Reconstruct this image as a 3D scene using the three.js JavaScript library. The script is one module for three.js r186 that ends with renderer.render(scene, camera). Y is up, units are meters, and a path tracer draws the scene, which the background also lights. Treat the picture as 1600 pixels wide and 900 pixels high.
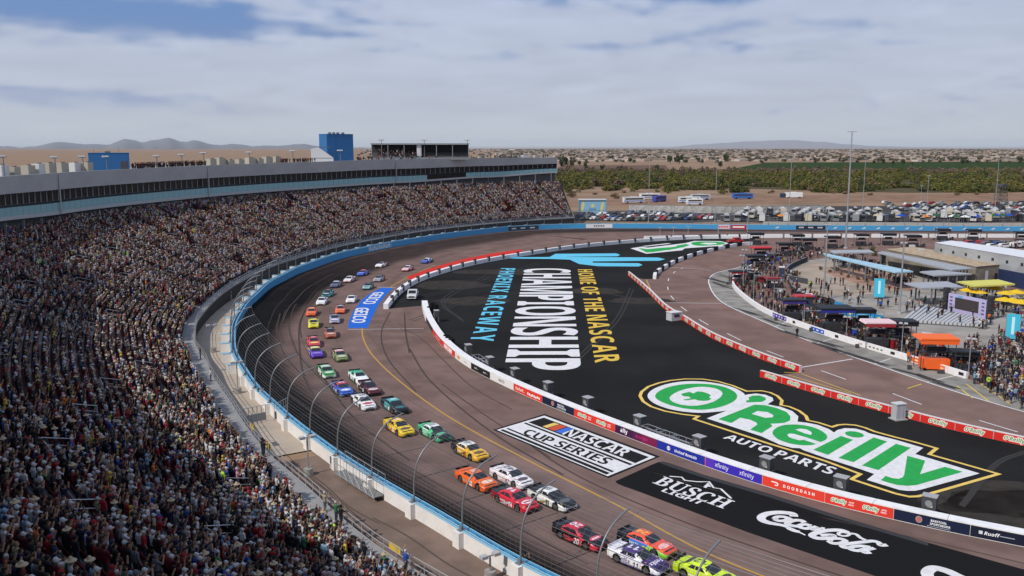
import * as THREE from 'three';
import { mergeGeometries, mergeVertices } from 'three/addons/utils/BufferGeometryUtils.js';
import { MarchingCubes } from 'three/addons/objects/MarchingCubes.js';
import { FontLoader } from 'three/addons/loaders/FontLoader.js';
import { Brush, Evaluator, SUBTRACTION } from 'three-bvh-csg';

// ---------- camera, sky, sun, exposure ----------
const scene = new THREE.Scene();
const FP = 1400, HOR = 231, CAMH = 32, PITCH = Math.atan((450 - HOR) / FP);
const camera = new THREE.PerspectiveCamera(2 * Math.atan(450 / FP) * 180 / Math.PI, 16 / 9, 0.5, 200000);
camera.position.set(0, CAMH, 0);
camera.rotation.x = -PITCH;
const renderer = new THREE.WebGLRenderer({ antialias: true });
renderer.setSize(1024, 576);
renderer.toneMapping = THREE.LinearToneMapping;
renderer.toneMappingExposure = 0.72;
renderer.shadowMap.enabled = true;

const SUN = new THREE.Vector3(-0.546, 0.695, 0.467).normalize();
const sun = new THREE.DirectionalLight(new THREE.Color(1, 0.95, 0.88), 4.9);
sun.position.copy(SUN).multiplyScalar(600).add(new THREE.Vector3(60, 0, -200));
sun.target.position.set(60, 0, -200);
sun.castShadow = true;
sun.shadow.mapSize.set(4096, 4096);
Object.assign(sun.shadow.camera, { left: -420, right: 420, top: 420, bottom: -420, near: 10, far: 1600 });
scene.add(sun, sun.target);

const rnd = (seed) => () => { seed = (seed + 0x6d2b79f5) | 0; let t = Math.imul(seed ^ (seed >>> 15), 1 | seed); t = (t + Math.imul(t ^ (t >>> 7), 61 | t)) ^ t; return ((t ^ (t >>> 14)) >>> 0) / 4294967296; };
const clamp = THREE.MathUtils.clamp, lerp = THREE.MathUtils.lerp, sstep = THREE.MathUtils.smoothstep;
const hash2 = (x, y, s = 0) => { let h = (Math.imul(x | 0, 374761393) + Math.imul(y | 0, 668265263) + Math.imul(s | 0, 974711)) | 0; h = Math.imul(h ^ (h >>> 13), 1274126177); return ((h ^ (h >>> 16)) >>> 0) / 4294967296; };
function vnoise(x, y, s = 0, per = 0) {
  const ix = Math.floor(x), iy = Math.floor(y), fx = x - ix, fy = y - iy, u = fx * fx * (3 - 2 * fx), v = fy * fy * (3 - 2 * fy);
  const w = (a) => per ? ((a % per) + per) % per : a;
  return lerp(lerp(hash2(w(ix), w(iy), s), hash2(w(ix + 1), w(iy), s), u), lerp(hash2(w(ix), w(iy + 1), s), hash2(w(ix + 1), w(iy + 1), s), u), v);
}
function fbm(x, y, oct = 4, s = 0, per = 0) { let a = 0.5, r = 0, n = 0; for (let i = 0; i < oct; i++) { r += a * vnoise(x, y, s + i * 17, per); n += a; x *= 2; y *= 2; per *= 2; a *= 0.5; } return r / n; }

{ // sky: thin streaked high cloud over hazy blue, with a few openings
  const W = 2048, H = 1024, d = new Float32Array(W * H * 4), open = [[-30, 9.5, 9, 1.9, 0.62], [-19, 7.6, 5, 0.8, 0.55], [-16, 10.5, 6, 1.4, 0.4], [12, 9.2, 6, 0.9, 0.42], [6.5, 6.2, 4, 0.35, 0.28], [-27, 2.8, 9, 0.6, 0.34], [-3, 3.2, 9, 0.5, 0.24], [20, 7.2, 5, 0.4, 0.2], [29, 9.0, 5, 0.9, 0.3], [60, 14, 16, 4, 0.4], [-70, 16, 18, 4, 0.4], [150, 12, 16, 3, 0.4], [-140, 14, 20, 4, 0.4]];
  for (let r = 0; r < H; r++) {
    const e = ((r + 0.5) / H - 0.5) * 180, y = Math.sin(e * Math.PI / 180);
    for (let c = 0; c < W; c++) {
      let az = ((c + 0.5) / W - 0.5) * 360 + 90; if (az > 180) az -= 360; const o = (r * W + c) * 4;   // 0 = the camera's heading
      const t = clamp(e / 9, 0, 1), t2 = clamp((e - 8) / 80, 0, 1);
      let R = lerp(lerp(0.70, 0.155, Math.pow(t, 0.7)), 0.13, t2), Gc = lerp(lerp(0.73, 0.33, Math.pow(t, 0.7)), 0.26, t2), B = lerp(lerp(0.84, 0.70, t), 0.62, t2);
      if (e > 0) {
        const sx = 1 / (1 + e * 0.02), w1 = fbm(az * 0.10, e * 0.35, 4, 7), w2 = fbm(az * 0.07 + 9, e * 0.5, 4, 11), u = az * 0.075 * sx + w1 * 1.7, v = e * 0.62 + w2 * 1.9 + az * 0.012;
        const n = fbm(u, v, 6, 3) * 0.62 + fbm(az * 0.42 + w1 * 3, e * 2.3 + w2 * 3, 5, 23) * 0.38;
        let hole = 0; for (const [a, b, wa, wb, k] of open) { const q = ((az - a) / wa) ** 2 + ((e - b) / wb) ** 2; if (q < 9) hole += k * Math.exp(-q); }
        const cov = sstep(n - hole * 0.50 + 0.13, 0.34, 0.60), low = 1 - sstep(e, 0.3, 3.2), al = clamp(Math.max(cov * 0.94, low * 0.9), 0, 0.96) * (1 - 0.5 * sstep(e, 9, 60));  // cloud thinned higher up, out of view, to lessen the fill light
        const sh = 0.90 + 0.20 * (fbm(az * 0.3 + w1 * 4, e * 1.7 + 5, 5, 31) - 0.15) * (1 - low * 0.8);
        const cr = lerp(0.755, 0.73, t) * sh, cg = lerp(0.815, 0.82, t) * sh, cb = lerp(0.91, 1.04, t) * sh;
        const hz = 1 + 0.2 * (1 - sstep(e, 0, 2.5)); R = lerp(R, cr * hz, al); Gc = lerp(Gc, cg * hz, al); B = lerp(B, cb * (hz * 0.6 + 0.4), al);
      } else { R = 0.30; Gc = 0.26; B = 0.23; }
      d[o] = R; d[o + 1] = Gc; d[o + 2] = B; d[o + 3] = 1;
    }
  }
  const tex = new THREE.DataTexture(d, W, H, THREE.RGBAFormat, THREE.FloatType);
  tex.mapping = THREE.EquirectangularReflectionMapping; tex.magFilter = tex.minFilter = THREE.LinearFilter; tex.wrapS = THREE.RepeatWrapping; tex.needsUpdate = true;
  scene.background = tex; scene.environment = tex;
}
scene.fog = new THREE.FogExp2(new THREE.Color(0.82, 0.90, 1.0), 0.000012);

// ---------- helpers ----------
const V3 = (x, y, z) => new THREE.Vector3(x, y, z);
const CP = Math.cos(PITCH), SP = Math.sin(PITCH);
function ray(px, py) { const dx = (px - 800) / FP, dy = -(py - 450) / FP; return [dx, dy * CP - SP, -CP - dy * SP]; }
function G(px, py, h = 0) { const d = ray(px, py), t = (h - CAMH) / d[1]; return [d[0] * t, d[2] * t]; }       // photo pixel -> point on the plane y = h
function proj(x, y, z) { const yy = y - CAMH, f = -z * CP - yy * SP, u = yy * CP - z * SP; return [800 + FP * x / f, 450 - FP * u / f]; }
function heightAt(px, py, x, z) { const d = ray(px, py); return CAMH + d[1] * Math.hypot(x, z) / Math.hypot(d[0], d[2]); }
const CX = 143.25, CZ = -196.88, RW = 195.84, D2R = Math.PI / 180;                                              // centre and radius of the banked turn's outer wall
const pol = (deg, off) => [CX + (RW + off) * Math.cos(deg * D2R), CZ + (RW + off) * Math.sin(deg * D2R)];
const degOf = (x, z) => { const a = Math.atan2(z - CZ, x - CX) / D2R; return a < 0 ? a + 360 : a; };
function degAtPx(px, off) { let best = 0, bd = 1e9; for (let a = 150; a < 245; a += 0.1) { const [x, z] = pol(a, off), q = proj(x, 25, z); if (z < 0 && Math.abs(q[0] - px) < bd) { bd = Math.abs(q[0] - px); best = a; } } return best; }
function table(rows) { return (x) => { if (x <= rows[0][0]) return rows[0][1]; for (let i = 1; i < rows.length; i++) if (x <= rows[i][0]) { const t = (x - rows[i - 1][0]) / (rows[i][0] - rows[i - 1][0]); return lerp(rows[i - 1][1], rows[i][1], t * t * (3 - 2 * t)); } return rows[rows.length - 1][1]; }; }

const taken = {};
function numbered(n) { const k = taken[n] = (taken[n] ?? -1) + 1; return k ? n + '_' + String(k).padStart(3, '0') : n; }
const allMeshes = (o) => { o.traverse((m) => { if (m.isMesh) { m.castShadow = true; m.receiveShadow = true; } }); return o; };
function mesh(name, geo, m, parent) { const o = new THREE.Mesh(geo, m); o.name = parent && parent !== scene ? name : numbered(name); o.castShadow = o.receiveShadow = true; (parent ?? scene).add(o); return o; }
function tag(o, label, category, group, kind) { o.userData = { label, category }; if (group) o.userData.group = group; if (kind) o.userData.kind = kind; return o; }
function struct(o, label) { o.userData.kind = 'structure'; if (label) o.userData.label = label; return o; }
function thing(name, label, category, group, pos = [0, 0, 0], turn = 0) { const g = new THREE.Group(); g.name = numbered(name); g.position.set(...pos); g.rotation.y = turn; scene.add(g); return tag(g, label, category, group); }
function copyOf(o, pos, turn, label, group) { const c = o.clone(); c.name = numbered(o.name.replace(/_\d\d\d$/, '')); c.userData = { ...o.userData }; if (label) c.userData.label = label; if (group) c.userData.group = group; c.position.set(...pos); c.rotation.y = turn; scene.add(c); return c; }

const mats = new Map();
function M(r, g, b, rough = 0.8, metal = 0, extra) { const k = [r, g, b, rough, metal].join() + (extra ? JSON.stringify(extra) : ''); if (!mats.has(k)) { const m = new THREE.MeshPhysicalMaterial({ roughness: rough, metalness: metal, specularIntensity: rough >= 0.7 ? 0.1 : 1, ...extra }); m.color.setRGB(r, g, b); m.side = THREE.DoubleSide; mats.set(k, m); } return mats.get(k); }
const hexM = (h, rough = 0.6) => { const c = new THREE.Color(h); return M(c.r, c.g, c.b, rough); };

// tileable grain, mean near 1; multiplies a base colour
function grain(size, cells, seed, lo, hi, oct = 5, speck = 0) {
  const d = new Uint8Array(size * size * 4), rr = rnd(seed);
  for (let y = 0; y < size; y++) for (let x = 0; x < size; x++) {
    let n = fbm(x / size * cells, y / size * cells, oct, seed, cells);
    n = clamp((n - 0.5) * 2.1 + 0.5, 0, 1);
    let v = lerp(lo, hi, n) + (rr() - 0.5) * speck;
    const w = (fbm(x / size * cells * 0.5 + 0.3, y / size * cells * 0.5, 3, seed + 77, cells * 0.5) - 0.5) * 0.06, o = (y * size + x) * 4;
    d[o] = clamp(v + w, 0, 1) * 255; d[o + 1] = clamp(v, 0, 1) * 255; d[o + 2] = clamp(v - w, 0, 1) * 255; d[o + 3] = 255;
  }
  const t = new THREE.DataTexture(d, size, size); t.wrapS = t.wrapT = THREE.RepeatWrapping; t.magFilter = THREE.LinearFilter; t.minFilter = THREE.LinearMipmapLinearFilter; t.needsUpdate = true; return t;
}
const rep = (t, metres) => { const c = t.clone(); c.repeat.set(1 / metres, 1 / metres); c.needsUpdate = true; return c; };
const grainA = grain(1024, 16, 5, 0.72, 1.0, 6, 0.10), grainB = grain(512, 8, 9, 0.68, 1.0, 5, 0.14), grainC = grain(512, 12, 14, 0.88, 1.0, 5, 0.07);
function MT(r, g, b, tex, metres, rough = 0.9, vc = false) { const m = new THREE.MeshPhysicalMaterial({ roughness: rough, specularIntensity: 0.06, map: rep(tex, metres), side: THREE.DoubleSide, vertexColors: vc }); m.color.setRGB(r, g, b); return m; }

function geoFrom(pos, idx, uv, col) { const g = new THREE.BufferGeometry(); g.setAttribute('position', new THREE.Float32BufferAttribute(pos, 3)); g.setAttribute('uv', new THREE.Float32BufferAttribute(uv ?? new Array(pos.length / 3 * 2).fill(0), 2)); if (col) g.setAttribute('color', new THREE.Float32BufferAttribute(col, 3)); g.setIndex(idx); g.computeVertexNormals(); return g; }
const box = (w, h, d, x = 0, y = 0, z = 0) => new THREE.BoxGeometry(w, h, d).translate(x, y, z);                 // centred
const boxB = (w, h, d, x = 0, y = 0, z = 0) => new THREE.BoxGeometry(w, h, d).translate(x, y + h / 2, z);         // standing on y
const cyl = (r0, r1, h, n = 10, x = 0, y = 0, z = 0) => new THREE.CylinderGeometry(r1, r0, h, n).translate(x, y + h / 2, z);
const merge = (list) => mergeGeometries(list.map((g) => { const q = g.index ? g.toNonIndexed() : g; for (const k of Object.keys(q.attributes)) if (!['position', 'normal', 'uv', 'color'].includes(k)) q.deleteAttribute(k); return q; }));
function colored(g, r, gg, b) { const n = g.attributes.position.count, c = new Float32Array(n * 3); for (let i = 0; i < n; i++) { c[i * 3] = r; c[i * 3 + 1] = gg; c[i * 3 + 2] = b; } g.setAttribute('color', new THREE.BufferAttribute(c, 3)); return g; }
const vcMat = (rough = 0.7) => { const m = new THREE.MeshPhysicalMaterial({ roughness: rough, specularIntensity: rough >= 0.7 ? 0.25 : 1, vertexColors: true, side: THREE.DoubleSide }); return m; };
const VC = vcMat(0.75), VCgloss = vcMat(0.35);
function bar(a, b, r, n = 6) { const d = V3().subVectors(b, a), L = d.length(), g = new THREE.CylinderGeometry(r, r, L, n, 1); g.translate(0, L / 2, 0); g.applyQuaternion(new THREE.Quaternion().setFromUnitVectors(V3(0, 1, 0), d.normalize())); return g.translate(a.x, a.y, a.z); }

// a smooth plan path with tangents and normals (normal = 90 deg to the travel direction, on its left seen from above)
class Path {
  constructor(pts, step = 1.5, raw = false) {
    let P = pts;
    if (!raw) { const c = new THREE.CatmullRomCurve3(pts.map(([x, z]) => V3(x, 0, z)), false, 'centripetal'); const n = Math.max(4, Math.round(c.getLength() / step)); P = c.getSpacedPoints(n).map((v) => [v.x, v.z]); }
    this.p = P; this.s = [0];
    for (let i = 1; i < P.length; i++) this.s.push(this.s[i - 1] + Math.hypot(P[i][0] - P[i - 1][0], P[i][1] - P[i - 1][1]));
    this.L = this.s[this.s.length - 1];
  }
  at(s, off = 0) {
    const { p, s: S } = this; let lo = 0, hi = S.length - 2;
    while (lo < hi) { const m = (lo + hi + 1) >> 1; if (S[m] <= s) lo = m; else hi = m - 1; }
    const i = lo, t = (s - S[i]) / (S[i + 1] - S[i]);
    const tan = (j) => { const a = p[Math.max(0, j - 1)], b = p[Math.min(p.length - 1, j + 1)], l = Math.hypot(b[0] - a[0], b[1] - a[1]); return [(b[0] - a[0]) / l, (b[1] - a[1]) / l]; };
    const A = tan(i), B = tan(i + 1); let tx = lerp(A[0], B[0], t), tz = lerp(A[1], B[1], t); const l = Math.hypot(tx, tz); tx /= l; tz /= l;
    const nx = tz, nz = -tx;
    return { x: lerp(p[i][0], p[i + 1][0], t) + nx * off, z: lerp(p[i][1], p[i + 1][1], t) + nz * off, tx, tz, nx, nz };
  }
  sAtPx(px, h = 0, from = 0) { let best = 0, bd = 1e9; for (let s = from; s <= this.L; s += 0.25) { const a = this.at(s); if (a.z > -5) continue; const q = proj(a.x, h, a.z), d = Math.abs(q[0] - px); if (d < bd) { bd = d; best = s; } } return best; }
}
// loft an open cross-section [[off, y], ...] along a path, hard edges between faces; prof may be a function of s
function loft(path, s0, s1, ds, prof, flipOff = 1) {
  const n = Math.max(1, Math.ceil((s1 - s0) / ds)), pos = [], uv = [], idx = [];
  const pf = typeof prof === 'function' ? prof : () => prof, k = pf(s0).length;
  for (let e = 0; e < k - 1; e++) {
    const base = pos.length / 3;
    for (let i = 0; i <= n; i++) {
      const s = s0 + (s1 - s0) * i / n, a = path.at(s), q = pf(s);
      let v = 0; for (let j = 0; j < e; j++) v += Math.hypot(q[j + 1][0] - q[j][0], q[j + 1][1] - q[j][1]);
      for (const j of [e, e + 1]) { pos.push(a.x + a.nx * q[j][0] * flipOff, q[j][1], a.z + a.nz * q[j][0] * flipOff); uv.push(s, v + (j > e ? Math.hypot(q[j][0] - q[e][0], q[j][1] - q[e][1]) : 0)); }
    }
    for (let i = 0; i < n; i++) { const b = base + i * 2; idx.push(b, b + 1, b + 2, b + 1, b + 3, b + 2); }
  }
  return geoFrom(pos, idx, uv);
}
// box-section wall with closed ends
function wallLoft(path, s0, s1, ds, o0, o1, y0, y1) {
  const g = loft(path, s0, s1, ds, [[o0, y0], [o0, y1], [o1, y1], [o1, y0]]), caps = [];
  for (const s of [s0, s1]) { const a = path.at(s), P = (o, y) => [a.x + a.nx * o, y, a.z + a.nz * o]; caps.push(geoFrom([...P(o0, y0), ...P(o0, y1), ...P(o1, y1), ...P(o1, y0)], [0, 1, 2, 0, 2, 3], [0, 0, 0, 1, 1, 1, 1, 0])); }
  return merge([g, ...caps]);
}
// flat polygon on the plane y from plan points
function poly(pts, y, holes = []) {
  const c = pts.map(([x, z]) => new THREE.Vector2(x, z)), hs = holes.map((h) => h.map(([x, z]) => new THREE.Vector2(x, z)));
  if (THREE.ShapeUtils.isClockWise(c)) c.reverse(); hs.forEach((h) => { if (!THREE.ShapeUtils.isClockWise(h)) h.reverse(); });
  const f = THREE.ShapeUtils.triangulateShape(c, hs), all = [...c, ...hs.flat()], pos = [], uv = [], nor = [];
  for (const v of all) { pos.push(v.x, y, v.y); uv.push(v.x, v.y); nor.push(0, 1, 0); }
  const g = new THREE.BufferGeometry(); g.setAttribute('position', new THREE.Float32BufferAttribute(pos, 3)); g.setAttribute('uv', new THREE.Float32BufferAttribute(uv, 2)); g.setAttribute('normal', new THREE.Float32BufferAttribute(nor, 3));
  g.setIndex(f.flatMap(([a, b, d]) => [a, d, b])); return g;
}
const gp = (list, h = 0) => list.map(([x, y]) => G(x, y, h));
function smooth(pts, closed = true, per = 6) { const c = new THREE.CatmullRomCurve3(pts.map(([x, z]) => V3(x, 0, z)), closed, 'centripetal'); return c.getPoints(pts.length * per).slice(0, closed ? -1 : undefined).map((v) => [v.x, v.z]); }
const worn = grain(512, 24, 91, 0.85, 1.0, 5, 0.10), PT = (r, g, b) => MT(r, g, b, worn, 9, 0.85);
const PAINT = { white: PT(0.75, 0.74, 0.73), black: PT(0.021, 0.021, 0.022), cyan: PT(0.14, 0.55, 0.73), yellow: PT(0.74, 0.49, 0.08), gold: PT(0.80, 0.56, 0.15), green: PT(0.033, 0.37, 0.085), blue: PT(0.028, 0.145, 0.58), red: PT(0.62, 0.045, 0.035) };
// a constant-width stroke along plan points
function stroke(pts, width, y) {
  const pos = [], uv = [], idx = [], w = typeof width === 'function' ? width : () => width; let s = 0;
  for (let i = 0; i < pts.length; i++) {
    const a = pts[Math.max(0, i - 1)], b = pts[Math.min(pts.length - 1, i + 1)], l = Math.hypot(b[0] - a[0], b[1] - a[1]) || 1, nx = (b[1] - a[1]) / l, nz = -(b[0] - a[0]) / l, q = w(i / (pts.length - 1)) / 2;
    if (i) s += Math.hypot(pts[i][0] - pts[i - 1][0], pts[i][1] - pts[i - 1][1]);
    pos.push(pts[i][0] + nx * q, y, pts[i][1] + nz * q, pts[i][0] - nx * q, y, pts[i][1] - nz * q); uv.push(s, 0, s, q * 2);
    if (i) { const o = i * 2; idx.push(o - 2, o - 1, o, o - 1, o + 1, o); }
  }
  for (let i = 0; i < pos.length / 3; i++) { uv[i * 2] = pos[i * 3]; uv[i * 2 + 1] = pos[i * 3 + 2]; }
  return geoFrom(pos, idx, uv);
}

// ---------- setting: ground, track, infield pavement ----------
{
  const m = MT(0.32, 0.215, 0.142, grainB, 220), g = new THREE.CircleGeometry(62000, 160).rotateX(-Math.PI / 2).translate(0, -0.15, -500), p = g.attributes.position, uv = g.attributes.uv;
  for (let i = 0; i < p.count; i++) uv.setXY(i, p.getX(i), p.getZ(i));
  struct(mesh('ground', g, m), 'sandy desert ground reaching out to the horizon');
}
const wallShift = table([[92, 0], [130, -0.4], [136, -0.9], [141, -1.7], [147, -1.6], [151, -1.4], [156, -0.8], [163, 0], [170, 0.7], [176, 1.5], [184, 3.3], [190, 4.7], [200, 7.2], [209, 8.6], [218, 10.6], [226.5, 12.2], [240, 12.2]]);
const wallPts = []; for (let a = 92; a <= 226; a += 0.5) wallPts.push(pol(a, wallShift(a)));
const tail = new THREE.CatmullRomCurve3([pol(222, 11.3), pol(226, 12.1), [15, -355.6], [33, -359.6], [54, -359.2], [80, -356], [126, -351.5], [198, -346.5], [320, -338], [560, -320]].map(([x, z]) => V3(x, 0, z)), false, 'centripetal').getPoints(260).filter((v) => v.x > 0.5).map((v) => [v.x, v.z]);
const TRACK = new Path([...wallPts, ...tail], 1, true);           // outer wall line; left-hand normal must point outward
const sDeg = (deg) => { const f = clamp((deg - 92) * 2, 0, wallPts.length - 1.001), i = Math.floor(f); return deg > 226 ? TRACK.s[wallPts.length - 1] + (deg - 226) * D2R * RW : lerp(TRACK.s[i], TRACK.s[i + 1], f - i); };
const outSign = (() => { const a = TRACK.at(sDeg(180)); return (a.nx * (a.x - CX) + a.nz * (a.z - CZ)) > 0 ? 1 : -1; })();
const tAt = (s, off) => TRACK.at(s, off * outSign);
const tLoft = (s0, s1, ds, prof) => loft(TRACK, s0, s1, ds, prof, outSign);
const tWall = (s0, s1, ds, a, b, c, d) => wallLoft(TRACK, s0, s1, ds, a * outSign, b * outSign, c, d);
const asphalt = MT(0.24, 0.165, 0.137, grainA, 46);
const apron = MT(0.232, 0.149, 0.126, grainA, 60);
{
  const pts = []; for (let s = 0; s < TRACK.L; s += 4) { const a = tAt(s, -0.2); pts.push([a.x, a.z]); }
  pts.push([560, -60], [300, 30], [150, 30]);
  struct(mesh('infield_pavement', poly(pts, 0), apron), 'brown asphalt pavement inside the speedway oval');
}
const darkW = table([[0, 3], [sDeg(138), 3], [sDeg(150), 4.5], [sDeg(163), 8], [sDeg(180), 14.5], [sDeg(195), 18.5], [sDeg(206), 21], [sDeg(218), 20.5], [sDeg(229), 17], [sDeg(229) + 90, 9], [sDeg(229) + 200, 3], [2000, 1]]);
let track;
{
  const pos = [], uv = [], col = [], idx = [], no = 42, S = 2, farMix = table([[sDeg(178), 0], [sDeg(208), 1], [2000, 1]]); let rows = 0;
  for (let s = 0; s < TRACK.L - 1; s += S, rows++) for (let j = 0; j < no; j++) {
    const off = -j, a = tAt(s, off); pos.push(a.x, 0.004, a.z); uv.push(a.x, a.z);
    const w = darkW(s) + (fbm(s * 0.02, 3, 3, 41) - 0.5) * 5, fm = farMix(s), k = (1 - sstep(-off, w - 2.2 - fm * 2, w + 2.4 + fm * 2)) * lerp(1, sstep(-off, 0.8, 2.6), fm);
    const streak = (fbm(off * 0.9 + 4, s * 0.012, 3, 61) - 0.5) * 0.34, big = (fbm(a.x * 0.03, a.z * 0.03, 3, 71) - 0.5) * 0.16;
    const q = 1 + streak + big, c0 = [1, 1, 1], c1 = [lerp(0.065, 0.27, fm), lerp(0.092, 0.29, fm), lerp(0.108, 0.31, fm)];
    const groove = 0.10 * Math.exp(-Math.pow((-off - (w + 5)) / 3.2, 2));
    for (let c = 0; c < 3; c++) col.push((lerp(c0[c], c1[c], k) - groove) * q);
  }
  for (let i = 0; i < rows - 1; i++) for (let j = 0; j < no - 1; j++) { const b = i * no + j; idx.push(b, b + 1, b + no, b + 1, b + no + 1, b + no); }
  track = mesh('race_track', geoFrom(pos, idx, uv, col), MT(0.212, 0.140, 0.119, grainA, 46, 0.88, true));
  struct(track, 'brown asphalt racing surface darkened by rubber along the outer lane');
  // tyre marks and painted lines, flat on the surface
  const rubber = M(0.075, 0.056, 0.048, 0.85), R = rnd(77);
  const marks = [[[790, 668], [900, 742], [1060, 812], [1200, 862], [1330, 905]], [[1020, 738], [1150, 775], [1300, 812], [1450, 845], [1640, 890]], [[640, 545], [668, 590], [720, 638], [790, 690], [880, 742]], [[610, 487], [596, 520], [606, 560], [650, 612]], [[575, 500], [640, 518], [665, 535], [690, 560], [740, 606], [800, 640]], [[632, 490], [634, 520], [640, 552]], [[488, 470], [470, 500], [468, 540], [480, 600], [520, 650], [590, 705], [680, 762]], [[505, 590], [560, 660], [640, 720]], [[596, 516], [660, 520]], [[690, 600], [760, 650], [860, 715]]];
  marks.forEach((m, i) => mesh('skid_mark', stroke(smooth(gp(m), false, 10), 0.16 + R() * 0.16, 0.0085), rubber, track));
  for (let k = 0; k < 10; k++) { const s0 = sDeg(132 + R() * 80), L = 25 + R() * 70, o0 = -4 - R() * 12, o1 = o0 + (R() - 0.5) * 4, pts = []; for (let t = 0; t <= 20; t++) { const a = tAt(s0 + L * t / 20, lerp(o0, o1, t / 20)); pts.push([a.x, a.z]); } mesh('skid_mark', stroke(pts, 0.13 + R() * 0.14, 0.0085), rubber, track); }
  const seam = M(0.10, 0.072, 0.062, 0.9);
  for (const off of [-5.2, -10.6, -16.1, -22]) { const pts = []; for (let s = sDeg(126); s < sDeg(224); s += 3) { const a = tAt(s, off + Math.sin(s * 0.02) * 0.1); pts.push([a.x, a.z]); } mesh('paving_seam', stroke(pts, 0.07, 0.0072), seam, track); }
  for (let k = 0; k < 26; k++) { const s = sDeg(130 + R() * 92), pts = []; const o0 = -2 - R() * 16, L = 3 + R() * 5; for (let t = 0; t <= 8; t++) { const a = tAt(s + Math.sin(t * 1.7 + k) * 0.25, o0 - L * t / 8); pts.push([a.x, a.z]); } mesh('sealed_crack', stroke(pts, 0.05 + R() * 0.05, 0.0076), seam, track); }
  const line = [[1400, 985], [1230, 915], [1100, 862], [960, 787], [840, 727], [740, 674], [690, 644], [640, 608], [600, 574], [575, 545], [566, 520], [570, 497], [590, 467], [614, 446], [640, 432], [680, 414]];
  mesh('yellow_line', stroke(smooth(gp(line), false, 12), 0.22, 0.0085), M(0.50, 0.29, 0.06, 0.8), track);
  mesh('white_line', stroke(gp([[543, 515], [600, 514], [662, 513]]), 0.3, 0.0085), M(0.45, 0.42, 0.40, 0.8), track);
  mesh('white_line', stroke(gp([[590, 448.6], [618, 449.5]]), 0.5, 0.0085), M(0.45, 0.42, 0.40, 0.8), track);
  mesh('red_paint', poly(gp([[634, 433], [655, 425], [690, 414], [725, 404.5], [770, 395.5], [815, 389.5], [816, 396.5], [770, 404], [740, 410.5], [700, 421], [675, 429], [655, 436.5], [642, 437.5]]), 0.0085), PAINT.red, track);
}
// black painted infield
const IN1 = [[1180, 372.5], [1100, 372.8], [1010, 377.5], [900, 387.5], [820, 399], [740, 413], [680, 429.5], [647, 442], [626, 454.5], [611, 468], [599, 483]];
const IN2 = [[659, 478], [662, 492], [669, 509], [690, 540], [730, 573], [800, 609], [900, 652], [1000, 691], [1100, 728], [1200, 761], [1300, 789], [1400, 813], [1500, 835], [1600, 855], [1720, 880], [1850, 905]];
const PITW = [[1176, 382], [1161, 383], [1137, 387], [1109, 393], [1088, 398.5], [1067.6, 405], [1049, 412.5], [1036, 420], [1023, 429], [1020, 436]];
const REDA = [[981, 430], [1000, 446], [1013, 458], [1042, 486], [1067, 501], [1111, 528], [1156, 548], [1196, 564], [1249, 582]];
const REDB = [[1187, 589], [1292, 620], [1392, 647], [1480, 670], [1600, 697], [1760, 730]];
{
  const pts = gp([...IN1.slice().reverse(), ...PITW, [1004, 436], ...REDA, [1187, 589], ...REDB.slice(1), [1850, 895], ...IN2.slice(0, -1).reverse()]);
  const m = MT(0.0235, 0.0232, 0.023, grainB, 70, 0.9), g = poly(pts, 0.008);
  const inf = struct(mesh('painted_infield', g, m), 'black painted asphalt infield carrying large advertising letters');
  // scuffed, dusty patches in the black paint
  const dust = MT(0.052, 0.045, 0.040, grainB, 9, 0.95), R = rnd(5);
  for (const [px, py, w, h] of [[1560, 775, 9, 3.4], [1600, 800, 8, 4], [700, 445, 11, 5], [735, 470, 9, 3.5], [930, 455, 7, 3], [1000, 470, 8, 3], [790, 425, 14, 4]]) { const [x, z] = G(px, py), b = []; for (let k = 0; k < 26; k++) { const a = k / 26 * 6.283, q = 0.6 + 0.55 * fbm(Math.cos(a) * 2 + px, Math.sin(a) * 2, 3, 8); b.push([x + Math.cos(a) * w * q, z + Math.sin(a) * h * 1.6 * q]); } mesh('dusty_patch', poly(b, 0.0105), dust, inf); }
  for (const m2 of [[[640, 500], [760, 462], [900, 452], [1010, 470]], [[620, 470], [720, 448], [840, 410]], [[900, 560], [960, 500], [985, 450]], [[720, 500], [690, 470], [760, 430]], [[1500, 790], [1560, 720], [1600, 705]]]) for (const d of [0, 5]) mesh('skid_mark', stroke(smooth(gp(m2.map(([x, y]) => [x + d, y + d * 0.4])), false, 10), 0.3, 0.0112), M(0.044, 0.041, 0.039, 0.8), inf);
}
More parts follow.
